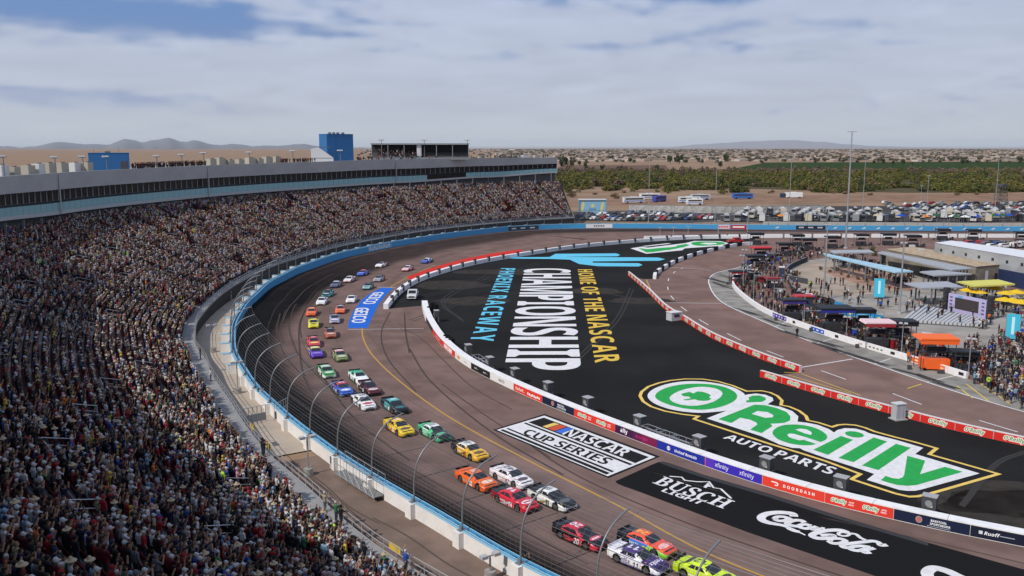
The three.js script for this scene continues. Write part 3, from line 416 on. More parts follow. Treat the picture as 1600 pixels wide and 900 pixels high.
// ---------- grandstand ----------
const roofH = table([[100, 26.9], [169, 26.9], [185, 26.9], [197, 27.1], [207, 27.3], [216, 27.7], [245, 27.9]]);
const slabH = table([[100, 19.3], [169, 19.1], [178, 18.3], [190, 18.1], [205, 18.2], [219, 18.7], [230, 19.7], [239, 21.0]]);
const suiteOff = table([[100, 47], [148, 46.6], [166, 42], [245, 42]]);
const ROWS = 37, A0 = 117, A1 = 238.8, A1r = (k) => lerp(236.2, 238.8, k / 37), TOPOFF = 38.6;
const walkW = table([[100, 2.2], [158, 2.2], [176, 0.9], [250, 0.9]]);
const rowOff = (k, a) => lerp(frontOff(a) + walkW(a), TOPOFF, k / ROWS), rowY = (k, a) => lerp(frontH(a) + 0.25, 16.3, Math.pow(k / ROWS, 1.06));
const aisles = []; for (let a = A0 + 1; a < 235.8; a += 4.05) aisles.push(a);
const inAisle = (a, off) => aisles.some((q) => Math.abs(a - q) * D2R * (RW + off) < 0.85);
const rails = []; // [aisle index, row]
{ const R = rnd(12); aisles.forEach((a, i) => { rails.push([a, 6 + (i % 3) * 9 + Math.floor(R() * 3)]); rails.push([a, (i % 3 === 2 ? 10 : 20 + (i % 2) * 5) + Math.floor(R() * 5)]); }); }
const railGap = (a, k) => rails.some(([q, r]) => k >= r - 1 && k <= r && Math.abs(a - q) * D2R * 215 < 2.2);
{
  const st = thing('grandstand', 'huge curved grandstand of concrete steps and dark red seats round the turn', 'grandstand');
  const con = MT(0.27, 0.265, 0.26, grainC, 12), seat = M(0.085, 0.012, 0.015, 0.7), grey = MT(0.29, 0.285, 0.28, grainC, 8), steel = M(0.50, 0.51, 0.52, 0.4, 0.5);
  const ring = (fn, a0, a1, da) => { const n = Math.max(1, Math.round((a1 - a0) / da)), pos = [], uv = [], idx = [], k = fn(a0).length; for (let e = 0; e < k - 1; e++) { const b0 = pos.length / 3; for (let i = 0; i <= n; i++) { const a = lerp(a0, a1, i / n), q = fn(a); for (const j of [e, e + 1]) { const [x, z] = pol(a, q[j][0]); pos.push(x, q[j][1], z); uv.push(a * D2R * 215, q[j][0] + q[j][1]); } } for (let i = 0; i < n; i++) { const b = b0 + i * 2; idx.push(b, b + 1, b + 2, b + 1, b + 3, b + 2); } } return geoFrom(pos, idx, uv); };
  for (let k = 0; k < ROWS; k++) {
    mesh('step', ring((a) => [[rowOff(k, a), k ? rowY(k - 1, a) : frontH(a)], [rowOff(k, a), rowY(k, a)], [rowOff(k + 1, a), rowY(k, a)]], A0, A1r(k), 0.9), con, st);
    const parts = []; for (let i = -1; i < aisles.length; i++) { const p0 = i < 0 ? A0 : aisles[i] + 0.22, p1 = i + 1 < aisles.length ? aisles[i + 1] - 0.22 : A1r(k); if (p1 - p0 > 0.3) parts.push(ring((a) => { const o = rowOff(k + 1, a) - 0.10, y = rowY(k, a); return [[o - 0.34, y + 0.40], [o - 0.34, y + 0.44], [o - 0.04, y + 0.42], [o, y + 0.82], [o + 0.04, y + 0.82]]; }, p0, p1, 1.3)); }
    mesh('seat_row', merge(parts), seat, st);
  }
  mesh('front_walkway', ring((a) => [[frontOff(a), frontH(a) - 0.25], [frontOff(a), frontH(a)], [frontOff(a) + walkW(a) + 0.05, frontH(a)]], A0, A1r(0), 0.8), grey, st);
  mesh('front_wall', ring((a) => [[frontOff(a) + 0.15, -0.05], [frontOff(a) + 0.15, frontH(a) - 0.2]], A0, A1r(0), 0.8), M(0.045, 0.045, 0.047, 0.9), st);  // dark colour stands in for the shade along the stand front
  mesh('end_wall', geoFrom((() => { const p = []; for (const [a, o, y] of [[A1r(0), frontOff(A1), 0], [A1r(0), frontOff(A1), frontH(A1)], [A1, TOPOFF, 16.3], [A1, TOPOFF, 0]]) { const [x, z] = pol(a, o); p.push(x, y, z); } return p; })(), [0, 1, 2, 0, 2, 3]), con, st);
  mesh('back_wall', ring((a) => [[TOPOFF + 5, 0], [TOPOFF + 5, slabH(a) - 0.05]], A0, A1, 1), M(0.10, 0.10, 0.105, 0.9), st);  // shade below the suites is put into this dark concrete colour
  mesh('top_walkway', ring((a) => [[TOPOFF, 16.2], [TOPOFF + 5, 16.2]], A0, A1, 1), con, st);
  // front railing: posts, rails and wire infill
  const postG = boxB(0.05, 1.05, 0.05);
  { const list = []; for (let a = A0; a < A1r(0); a += 0.5) { const [x, z] = pol(a, frontOff(a) + 0.12); list.push(postG.clone().translate(x, frontH(a), z)); } mesh('railing_post', merge(list), steel, st).userData.kind = 'stuff'; }
  for (const dy of [1.05, 0.55, 0.1]) mesh('front_rail', ring((a) => [[frontOff(a) + 0.09, frontH(a) + dy], [frontOff(a) + 0.15, frontH(a) + dy], [frontOff(a) + 0.12, frontH(a) + dy + 0.06], [frontOff(a) + 0.09, frontH(a) + dy]], A0, A1r(0), 0.8), steel, st);
  // stair steps up every aisle
  for (const q of aisles) { const g = []; for (let k = 0; k < ROWS; k++) { const o = rowOff(k + 1, q) - 0.22, y = rowY(k, q), [x, z] = pol(q, o), b = new THREE.BoxGeometry(0.40, 0.22, 1.15); b.rotateY(-q * D2R); g.push(b.translate(x, y + 0.11, z)); } mesh('aisle_stair', merge(g), grey, st); }
  // guard rails round the stair openings
  for (const [q, k] of rails) {
    const o0 = rowOff(k, q) - 0.2, y = rowY(k, q), P = (da, o, dy) => { const [x, z] = pol(q + da / (RW + o) / D2R, o); return V3(x, y + dy, z); }, g = [];
    for (const dy of [0.55, 1.1]) { g.push(bar(P(-1.8, o0 + 0.8, dy), P(1.8, o0 + 0.8, dy), 0.035), bar(P(-1.8, o0 - 1.2, dy - 0.5), P(-1.8, o0 + 0.8, dy), 0.035), bar(P(1.8, o0 - 1.2, dy - 0.5), P(1.8, o0 + 0.8, dy), 0.035)); }
    for (const [da, o, b] of [[-1.8, o0 + 0.8, 0], [0, o0 + 0.8, 0], [1.8, o0 + 0.8, 0], [-1.8, o0 - 1.2, -0.6], [1.8, o0 - 1.2, -0.6]]) g.push(bar(P(da, o, b - 0.1), P(da, o, b + 1.1), 0.035));
    mesh('guard_rail', merge(g), steel, st);
  }
  for (const [px, py] of [[440, 694], [398, 667], [616, 859]]) { const [x, z] = G(px, py, 2.4), a = degOf(x, z), [X, Z] = pol(a, frontOff(a) - 0.06), o = mesh('yellow_sign', boxB(0.04, 0.55, 1.5), M(0.62, 0.42, 0.05), st); o.position.set(X, frontH(a) + 0.45, Z); o.rotation.y = -a * D2R; }

  // ---------- suite building over the top rows ----------
  const su = thing('suite_building', 'long curved grey suite building with dark windows and teal glass rail above the stand', 'building');
  const fasc = MT(0.46, 0.455, 0.44, grainC, 20, 0.8), fasc2 = M(0.46, 0.46, 0.45, 0.7), glass = new THREE.MeshPhysicalMaterial({ color: 0x0b0d10, roughness: 0.25, specularIntensity: 0.5, side: THREE.DoubleSide }), teal = new THREE.MeshPhysicalMaterial({ roughness: 0.18, side: THREE.DoubleSide }); teal.color.setRGB(0.25, 0.46, 0.48);
  const B0 = 150, B1 = 238.8, Y = (a, f) => lerp(roofH(a), slabH(a), f);
  const BA = 118;
  mesh('fascia', ring((a) => [[suiteOff(a) + 1.2, Y(a, 0.41)], [suiteOff(a), Y(a, 0.405)], [suiteOff(a) - 0.25, Y(a, 0)], [suiteOff(a) + 0.25, Y(a, 0)]], BA, B1, 0.8), fasc, su);
  mesh('roof', ring((a) => [[suiteOff(a) + 0.24, Y(a, 0) - 0.5], [suiteOff(a) + 16, Y(a, 0) - 0.4], [suiteOff(a) + 16, 10]], 131, B1, 0.8), MT(0.36, 0.35, 0.33, grainB, 14), su);
  mesh('parapet_back', ring((a) => [[suiteOff(a) + 0.25, Y(a, 0)], [suiteOff(a) + 0.25, Y(a, 0) - 0.52]], 131, B1, 0.8), fasc, su);
  mesh('balcony_slab', ring((a) => [[suiteOff(a) + 4, Y(a, 0.915)], [suiteOff(a) + 0.05, Y(a, 0.915)], [suiteOff(a) - 0.02, Y(a, 0.92)], [suiteOff(a) - 0.02, Y(a, 1)], [suiteOff(a) + 6, Y(a, 1)]], BA, B1, 0.8), fasc2, su);
  mesh('window_sill', ring((a) => [[suiteOff(a) + 1.0, Y(a, 0.66)], [suiteOff(a) + 0.95, Y(a, 0.685)], [suiteOff(a) + 1.15, Y(a, 0.70)], [suiteOff(a) + 1.15, Y(a, 0.915)]], BA, B1, 0.8), M(0.07, 0.075, 0.08, 0.7), su);
  mesh('end_face', geoFrom((() => { const p = []; const a = B1; for (const [o, f] of [[suiteOff(a) - 0.25, 0], [suiteOff(a) + 16, 0], [suiteOff(a) + 16, 1], [suiteOff(a), 1]]) { const [x, z] = pol(a, o); p.push(x, Y(a, f), z); } return p; })(), [0, 1, 2, 0, 2, 3]), fasc, su);
  const bay = 2.6 / (RW + 42) / D2R;
  const wa0 = degAtPx(664, 42), wa1 = degAtPx(724, 42);
  const mul = M(0.40, 0.40, 0.40, 0.7);
  for (let a = 160, i = 0; a < B1 - 0.1; a += bay, i++) {
    const b = Math.min(a + bay, B1), quad = (oa, f0, f1, pad) => { const pa = a + pad, pb = b - pad, P = (q, f) => { const [x, z] = pol(q, suiteOff(q) + oa); return [x, Y(q, f), z]; }; return geoFrom([...P(pa, f1), ...P(pb, f1), ...P(pb, f0), ...P(pa, f0)], [0, 1, 2, 0, 2, 3], [0, 0, 1, 0, 1, 1, 0, 1]); };
    mesh('window_pane', quad(1.05, 0.405, 0.665, 0.028), glass, su);
    const lower = a > wa0 - 0.3 && a < wa1 + 0.1;
    mesh(lower ? 'lower_window' : 'glass_rail', quad(0.02, lower ? 0.68 : 0.715, 0.915, 0.01), lower ? glass : teal, su);
    const [mx, mz] = pol(a, suiteOff(a) + 0.98), o = mesh('mullion', boxB(0.16, Y(a, 0.40) - Y(a, 0.67), 0.14), mul, su); o.position.set(mx, Y(a, 0.67), mz); o.rotation.y = -a * D2R;
  }
  for (const px of [90, 324, 618]) { const a = degAtPx(px, 42), [x, z] = pol(a, suiteOff(a) - 0.32), o = mesh('expansion_post', boxB(0.2, Y(a, 0) - Y(a, 0.98), 0.28), fasc2, su); o.position.set(x, Y(a, 0.98), z); o.rotation.y = -a * D2R; }
  for (let a = 133; a < B1; a += 2.05) { const [x, z] = pol(a, TOPOFF + 0.6), h = slabH(a) - 16.2, o = mesh('column', boxB(0.34, h, 0.34), M(0.16, 0.16, 0.165, 0.7), su); o.position.set(x, 16.2, z); }
  // press tower behind the camera's end of the roof: its shade falls across the nearer rows
  const tw = thing('press_tower', 'tall grey press tower standing on the suite roof behind the nearer rows', 'building');
  mesh('tower_wall', ring((a) => [[50.5, 26.5], [50.5, 41], [62, 41], [62, 10]], 128.5, 165, 0.8), fasc, tw);
  for (const a of [128.5, 165]) { const p = []; for (const [o, y] of [[50.5, 26.5], [50.5, 41], [62, 41], [62, 26.5]]) { const [x, z] = pol(a, o); p.push(x, y, z); } mesh('tower_side', geoFrom(p, [0, 1, 2, 0, 2, 3]), fasc, tw); }
}
// ---------- on the suite roof ----------
function roofAt(px, off, dy = -0.45) { const a = degAtPx(px, off), [x, z] = pol(a, off); return { x, z, y: roofH(a) + dy, a }; }
{
  const R = rnd(31), beige = M(0.42, 0.38, 0.31, 0.7), dark = M(0.07, 0.07, 0.075, 0.6), white = M(0.6, 0.59, 0.57, 0.6);
  for (const px of [4, 22, 45, 62, 78, 98, 118, 138, 330, 345, 360, 375, 392, 405, 418, 432, 752, 775, 822, 838]) {
    const off = 47.5 + R() * 2, p = roofAt(px, off), w = 2.2 + R() * 1.2, h = px > 700 ? 1.4 : 1.7 + R() * 0.7, tint = R() > 0.25, t = thing('rooftop_air_unit', `${h > 2.05 ? 'tall' : 'low'} ${tint ? 'beige' : 'white'} air unit on the suite roof ${px < 200 ? 'near the low blue cabin' : px < 500 ? 'between spectators and blue tower' : 'past the roofed seating'}`, 'air conditioner', 'air units on the suite roof', [p.x, p.y, p.z], -p.a * D2R + Math.PI / 2);
    mesh('casing', boxB(w, h, 1.7), tint ? beige : white, t); mesh('grille', boxB(w * 0.42, h * 0.7, 0.05, w * 0.2, h * 0.15, 0.88), dark, t); mesh('fan', cyl(0.45, 0.45, 0.18, 14, -w * 0.2, h, 0), dark, t); mesh('curb', boxB(w + 0.2, 0.12, 1.9, 0, -0.1, 0), dark, t);
  }
  const lamp = M(0.62, 0.62, 0.6, 0.4), met = M(0.2, 0.2, 0.2, 0.5, 0.4);
  for (const [px, py, off] of [[8, 246, 46], [88, 247, 46], [132, 246, 46], [168, 246, 46], [246, 245, 46], [285, 243, 46], [320, 240, 46], [390, 239, 46], [459, 237, 46], [532, 236, 46], [597, 219, 49], [664, 219, 49], [731, 219, 49], [800, 235, 46]]) {
    const p = roofAt(px, off), h = Math.max(1.6, heightAt(px, py, p.x, p.z) - p.y), t = thing('floodlight_mast', off > 48 ? 'floodlight mast rising above the roofed seating canopy' : px < 140 ? 'floodlight mast among the air units before the low blue cabin' : px < 330 ? 'floodlight mast among the roof deck spectators' : 'floodlight mast on the suite roof beyond the deck spectators', 'floodlight', 'floodlights along the suite roof', [p.x, p.y, p.z], -p.a * D2R + Math.PI / 2);
    mesh('mast', cyl(0.14, 0.1, h, 8), met, t); mesh('crossbar', box(3.0, 0.1, 0.12, 0, h, 0), met, t);
    for (let i = 0; i < 5; i++) mesh('lamp_head', new THREE.CylinderGeometry(0.26, 0.14, 0.32, 10).rotateX(1.15).translate(-1.2 + i * 0.6, h + 0.18, 0.22), lamp, t);
  }
  // blue boxes and the shaded roof seating
  const bx = (px0, px1, pyT, off, dep, name, label, m) => { const p = roofAt((px0 + px1) / 2, off), q = roofAt(px0, off), r = roofAt(px1, off), w = Math.hypot(q.x - r.x, q.z - r.z), h = heightAt((px0 + px1) / 2, pyT, p.x, p.z) - p.y; const face = Math.atan2(-p.x, -p.z), t = thing(name, label, 'building', undefined, [p.x, p.y, p.z], face); const ww = (px1 - px0) / FP * Math.hypot(p.x, p.z); mesh('wall', boxB(ww, h, dep, 0, 0, -dep / 2), m, t); return [t, ww, h]; };
  const blue = M(0.018, 0.13, 0.33, 0.55);
  { const [t, w, h] = bx(146, 199, 239.5, 47, 4, 'blue_cabin', 'low blue cabin on the suite roof near the spectators', blue); mesh('roof_unit', boxB(1.2, 0.5, 1, -0.2, h, -1.5), M(0.15, 0.16, 0.17), t); for (const x of [-w * 0.36, w * 0.25]) mesh('antenna', cyl(0.03, 0.02, 1.4, 5, x, h, -1), M(0.1, 0.1, 0.1), t); mesh('door', boxB(1.5, h * 0.55, 0.06, w * 0.36, 0, 0.03), M(0.10, 0.09, 0.10), t); mesh('roof_edge', boxB(w + 0.15, 0.14, 4.15, 0, h, -2), M(0.03, 0.17, 0.38), t); }
  { const [t, w, h] = bx(511, 554, 210, 50, 7, 'blue_tower', 'square deep blue scoreboard tower on the suite roof', blue); t.rotation.y += 0.42; mesh('roof_edge', boxB(w + 0.2, 0.16, 7.2, 0, h, -3.5), M(0.02, 0.15, 0.36), t); for (const x of [-3.2, -1.6, 0, 2]) mesh('roof_vent', boxB(0.9, 0.6, 0.9, x, h + 0.16, -2), M(0.2, 0.21, 0.23), t); mesh('seam', boxB(0.05, h - 0.3, 0.04, -w * 0.17, 0.1, 0.02), M(0.012, 0.09, 0.24), t); }
  { const p = roofAt(505, 50), t = thing('white_tent', 'pitched white tent leaning against the blue tower', 'tent', undefined, [p.x, p.y, p.z], Math.atan2(-p.x, -p.z)); const s = new THREE.Shape([new THREE.Vector2(-4.2, 0), new THREE.Vector2(-4.2, 4.6), new THREE.Vector2(-1.6, 5.2), new THREE.Vector2(3.6, 1.5), new THREE.Vector2(3.6, 0)]); mesh('fabric', new THREE.ExtrudeGeometry(s, { depth: 3.5, bevelEnabled: false }).translate(0, 0, -3.5), M(0.62, 0.62, 0.62, 0.8), t); mesh('frame_truss', boxB(4.5, 0.25, 0.3, 0.4, 5.0, -1), M(0.12, 0.12, 0.12), t); mesh('valance', boxB(7.8, 0.12, 0.12, -0.3, 1.45, 0.08), M(0.5, 0.5, 0.5), t); }
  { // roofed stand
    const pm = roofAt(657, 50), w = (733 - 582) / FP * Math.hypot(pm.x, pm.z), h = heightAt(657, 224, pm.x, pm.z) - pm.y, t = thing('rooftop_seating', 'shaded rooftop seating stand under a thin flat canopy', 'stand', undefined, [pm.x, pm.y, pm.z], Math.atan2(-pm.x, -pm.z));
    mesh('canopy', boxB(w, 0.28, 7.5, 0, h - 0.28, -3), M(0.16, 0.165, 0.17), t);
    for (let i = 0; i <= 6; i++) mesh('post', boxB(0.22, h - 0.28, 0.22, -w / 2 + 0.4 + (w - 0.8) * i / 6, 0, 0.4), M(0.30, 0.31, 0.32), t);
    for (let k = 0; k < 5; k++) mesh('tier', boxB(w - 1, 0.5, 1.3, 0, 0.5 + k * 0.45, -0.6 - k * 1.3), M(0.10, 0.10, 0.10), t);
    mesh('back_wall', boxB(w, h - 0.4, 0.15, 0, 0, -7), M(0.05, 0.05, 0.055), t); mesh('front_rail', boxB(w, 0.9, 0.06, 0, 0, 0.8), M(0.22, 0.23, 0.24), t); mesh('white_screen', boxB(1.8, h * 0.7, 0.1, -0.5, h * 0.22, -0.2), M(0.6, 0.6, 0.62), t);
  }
}

// ---------- lettering painted on the asphalt ----------
const fontLoader = new FontLoader();
const sansB = await fontLoader.loadAsync('fonts/droid/droid_sans_bold.typeface.json'), serifB = await fontLoader.loadAsync('fonts/droid/droid_serif_bold.typeface.json');
// letters between a base line and a cap line given as photo pixels on the ground: [base start, cap start, base end, cap end]
function lettering(str, q, y, m, parent, { font = sansB, gap = 0, joined = false, narrow = 1 } = {}) {
  const [bs, cs, be, ce] = gp(q), caps = font === sansB ? 0.714 : 0.70, glyphs = []; let pen = 0;
  for (const ch of str) { if (ch === ' ') { pen += 0.3 + gap; continue; } const sh = font.generateShapes(ch, 1), g = new THREE.ShapeGeometry(sh, 5); g.computeBoundingBox(); const bb = g.boundingBox; glyphs.push([g, pen - bb.min.x, bb.max.x - bb.min.x]); pen += bb.max.x - bb.min.x + 0.1 + gap; }
  const W = pen - 0.1 - gap, s0 = 1.0; let k = 0; const out = [];
  const em = (() => { const g = new THREE.ShapeGeometry(font.generateShapes('H', 1), 2); g.computeBoundingBox(); return g.boundingBox.max.y; })();
  for (const [g, x0] of glyphs) {
    const p = g.attributes.position, n = g.attributes.normal;
    for (let i = 0; i < p.count; i++) { const u = (p.getX(i) + x0) / W, v = p.getY(i) / em, bx = lerp(bs[0], be[0], u), bz = lerp(bs[1], be[1], u), cx = lerp(cs[0], ce[0], u), cz = lerp(cs[1], ce[1], u); p.setXYZ(i, lerp(bx, cx, v), y, lerp(bz, cz, v)); n.setXYZ(i, 0, 1, 0); g.attributes.uv.setXY(i, p.getX(i), p.getZ(i)); }
    out.push(g); if (!joined) mesh('letter', g, m, parent);
  }
  if (joined) mesh('lettering', merge(out), m, parent);
}
const cr = (ox, oy, k) => (pts) => pts.map(([x, y]) => [ox + x / k, oy + y / k]);
const flat = (px, y, m, parent, name, sm) => mesh(name, poly(sm ? smooth(gp(px), true, 4) : gp(px), y), m, parent);
const inset = (pts, d) => { const n = pts.length, area = pts.reduce((s, p, i) => { const q = pts[(i + 1) % n]; return s + p[0] * q[1] - q[0] * p[1]; }, 0), sg = area > 0 ? 1 : -1; return pts.map((p, i) => { const a = pts[(i + n - 1) % n], b = pts[(i + 1) % n], l1 = Math.hypot(p[0] - a[0], p[1] - a[1]), l2 = Math.hypot(b[0] - p[0], b[1] - p[1]); const n1 = [-(p[1] - a[1]) / l1, (p[0] - a[0]) / l1], n2 = [-(b[1] - p[1]) / l2, (b[0] - p[0]) / l2]; let mx = n1[0] + n2[0], mz = n1[1] + n2[1]; const k = Math.max(0.5, (mx * mx + mz * mz) / 2); return [p[0] + sg * mx / k * d, p[1] + sg * mz / k * d]; }); };
function logo(name, label) { const g = new THREE.Group(); g.name = numbered(name); scene.add(g); return tag(g, label, 'painted sign'); }
{
  const L = logo('painted_word', 'huge white word painted across the middle of the black infield');
  lettering('CHAMPIONSHIP', [[820, 419.5], [890.5, 419.5], [787, 578.5], [908.5, 578]], 0.0125, PAINT.white, L);
  const L2 = logo('painted_word', 'pale blue words painted beside the huge white word on the infield');
  lettering('PHOENIX RACEWAY', [[783, 419], [805.5, 419.3], [733.5, 533.5], [771, 533]], 0.0125, PAINT.cyan, L2, { gap: 0.12 });
  const L3 = logo('painted_word', 'yellow words painted beside the huge white word on the infield');
  lettering('HOME OF THE NASCAR', [[902.5, 421], [925, 421], [930, 567], [970, 565.5]], 0.0125, PAINT.yellow, L3, { gap: 0.1 });
  const C = logo('painted_emblem', 'pale blue three armed desert emblem painted on the black infield');
  flat([[772, 402.3], [884, 401.4], [1028, 402.4], [1039, 405], [1030, 407.4], [925, 408.5], [893, 405.8], [860, 404.6], [800, 404]], 0.0125, PAINT.cyan, C, 'main_arm');
  flat([[858, 402], [868, 396.6], [963, 396], [969, 398.2], [965, 400.4], [886, 401.2], [880, 402.4]], 0.0160, PAINT.cyan, C, 'upper_arm');
  flat([[888, 404.8], [925, 407.6], [927, 410.6], [998, 411.3], [1004, 413.9], [998, 416.4], [935, 416], [905, 412.5]], 0.0160, PAINT.cyan, C, 'lower_arm');
}
{ // blue band with two white names
  const L = logo('painted_banner', 'blue band with two white words painted along the track apron');
  flat([[543.5, 513], [546, 499], [553, 485], [565, 469], [580, 457.5], [596, 449.6], [614, 450.2], [604, 460], [592, 475], [582, 495], [574, 512.5]], 0.0125, PAINT.blue, L, 'blue_band');
  lettering('GEICO', [[584.5, 456.5], [601, 456.5], [565.5, 475], [585, 475]], 0.0165, PAINT.white, L);
  lettering('GEICO', [[556.5, 481], [577, 481], [548.8, 504.5], [570, 504.5]], 0.0165, PAINT.white, L);
}
{ // green and white store logo
  const L = logo('painted_logo', 'large green and white lettered logo with yellow outline on the black infield'), A = cr(1200, 640, 8), B = cr(1380, 690, 8), C = cr(990, 585, 8), D = cr(1100, 560, 6.667);
  const outline = [[997.5, 618.7], [1000, 612], [1011, 603.7], [1027.5, 598], [1046, 594], [1070, 591.5], [1097.5, 591.8], [1122.5, 595.4], [1146, 602], [1167.5, 610.6], [1190, 610], [1205, 613], [1217, 618.5], [1224.5, 626], [1223, 632.7], [1235, 635], [1251, 641.7], [1262, 650], [1265, 656.7], [1280, 659.7], [1299.5, 665.9], [1308, 663.2], [1320, 662.3], [1337.5, 663.7], [1353.7, 668], [1368.7, 674], [1400, 682.5], [1430, 690], [1467.5, 700.6], [1456, 710], [1565.6, 741], [1455, 773], [1436, 777], [1421, 777.5], [1398.7, 772.5], [1380, 766.5], [1326, 748.7], [1340, 740.6], [1287.5, 721], [1250, 709], [1200, 694], [1081, 654.8], [1087.5, 650.7], [1065, 648], [1037.5, 643], [1015, 635.6], [1002.5, 627.5]];
  const og = gp(outline); mesh('yellow_outline', poly(og, 0.0125), PAINT.gold, L); mesh('black_field', poly(inset(og, 0.42), 0.0165), PAINT.black, L);
  flat([[1104.4, 653.9], [1137.5, 641], [1150, 628], [1160, 619], [1168, 616.5], [1181, 615], [1196, 617], [1207, 621.5], [1208.5, 626], [1199, 632], [1220, 636], [1238, 642.5], [1247.5, 651], [1246, 659], [1260, 660.6], [1277.5, 664], [1295, 670.6], [1303, 676], [1308.7, 671.9], [1320, 669.2], [1337.5, 670], [1351, 673.7], [1357.5, 677], [1400, 687.5], [1442.5, 700], [1430, 709.6], [1530.6, 740], [1440, 765], [1430, 767], [1417.5, 767.2], [1405, 765.6], [1380, 758], [1354.4, 750], [1366, 740.8], [1343.7, 733], [1287.5, 715], [1255, 703.5], [1250, 700.5], [1237.5, 700], [1218.7, 695], [1190, 682]], 0.0205, PAINT.white, L, 'white_field');
  flat(C([[175, 270], [200, 220], [300, 160], [450, 115], [650, 88], [850, 90], [1050, 115], [1200, 150], [1330, 205], [1400, 270], [1380, 350], [1290, 420], [1160, 455], [1000, 472], [850, 482], [650, 470], [450, 435], [280, 375], [200, 320]]), 0.0245, PAINT.white, L, 'white_ring', true);
  const gr = (p, sm) => flat(p, 0.0285, PAINT.green, L, 'green_letter', sm), wh = (p, sm) => flat(p, 0.0325, PAINT.white, L, 'letter_counter', sm);
  gr(C([[270, 270], [300, 225], [420, 165], [600, 128], [800, 118], [980, 128], [1150, 165], [1260, 220], [1295, 280], [1250, 340], [1130, 395], [1000, 428], [850, 445], [650, 430], [470, 390], [340, 340], [280, 300]]), true);
  wh(C([[450, 300], [480, 260], [560, 215], [700, 175], [850, 158], [1000, 172], [1090, 210], [1110, 245], [1070, 300], [980, 350], [850, 385], [720, 395], [590, 380], [490, 345]]), true);
  flat(C([[590, 250], [650, 230], [700, 222], [745, 240], [800, 215], [870, 222], [950, 250], [965, 270], [940, 290], [975, 305], [940, 328], [870, 335], [800, 328], [770, 315], [640, 328], [620, 318], [715, 300], [690, 280], [620, 275]]), 0.0365, PAINT.green, L, 'shamrock');
  gr(D([[435, 440], [470, 435], [465, 405], [510, 390], [580, 388], [640, 410], [645, 435], [600, 455], [530, 458], [445, 460]]));
  gr(D([[145, 635], [525, 483], [640, 490], [760, 520], [860, 560], [900, 605], [895, 650], [840, 672], [760, 680], [690, 682], [715, 705], [600, 780], [480, 745], [555, 690], [545, 670], [480, 640], [375, 620], [285, 675]]));
  wh(D([[495, 580], [560, 550], [660, 562], [722, 592], [718, 615], [640, 622]]));
  gr(A([[55, 290], [90, 240], [180, 200], [300, 188], [420, 195], [560, 222], [680, 275], [740, 335], [720, 380], [650, 410], [605, 432], [530, 447], [430, 448], [320, 435], [220, 410], [130, 375], [75, 330]]), true);
  wh(A([[340, 252], [400, 240], [480, 250], [540, 280], [550, 305], [530, 320], [450, 297]])); wh(A([[240, 318], [265, 302], [320, 305], [460, 345], [652, 408], [603, 433], [450, 382], [390, 387], [310, 365], [260, 345]]));
  gr(A([[565, 505], [910, 332], [1065, 380], [750, 568]])); gr(A(Array.from({ length: 18 }, (_, i) => { const a = i / 18 * 6.283; return [1080 + 118 * Math.cos(a) + 10 * Math.sin(a), 312 + 38 * Math.sin(a) + 12 * Math.cos(a)]; })));
  gr(A([[880, 605], [1320, 350], [1490, 402], [1070, 660]])); gr([[1346.9, 727.5], [1400, 693.8], [1423, 700], [1372.5, 734.8]]);
  gr(B([[-30, 485], [30, 432], [110, 458], [190, 468], [240, 452], [262, 420], [300, 180], [525, 240], [460, 410], [770, 318], [995, 380], [420, 545], [300, 556], [180, 545], [60, 515]]));
  lettering('AUTO PARTS', [[1129, 684.5], [1140, 678.4], [1297, 741.5], [1309, 732]], 0.0125, PAINT.white, L);
}
{ // the same logo seen from behind at the far end
  const L = logo('painted_logo', 'smaller green and white store logo painted upside down at the far end of the infield');
  flat([[985, 388], [1003, 385.5], [1012, 387], [1070, 380], [1085, 376.5], [1125, 376.8], [1139, 380], [1128, 384], [1070, 388], [1066, 391], [1010, 396.5]], 0.0125, PAINT.white, L, 'white_field');
  flat([[997, 387.5], [1012, 389.3], [1030, 387.5], [1052, 386], [1058, 388.5], [1020, 394], [1010, 394.5]], 0.0165, PAINT.green, L, 'green_letter'); flat([[1056, 384], [1072, 381.3], [1078, 383], [1066, 387]], 0.0165, PAINT.green, L, 'green_letter'); flat([[1030, 389.5], [1060, 384.5], [1066, 386.5], [1044, 391]], 0.0205, PAINT.green, L, 'green_letter');
  flat([[1080, 380], [1090, 377.6], [1122, 377.8], [1133, 380], [1124, 382.6], [1090, 384]], 0.0165, PAINT.green, L, 'green_letter', true); flat([[1093, 380.6], [1102, 379.2], [1118, 379.5], [1121, 381], [1108, 382.4]], 0.0205, PAINT.white, L, 'letter_counter');
  mesh('white_words', stroke(gp([[1006, 385], [1046, 380.4]]), 1.6, 0.0165), PAINT.white, L);
}
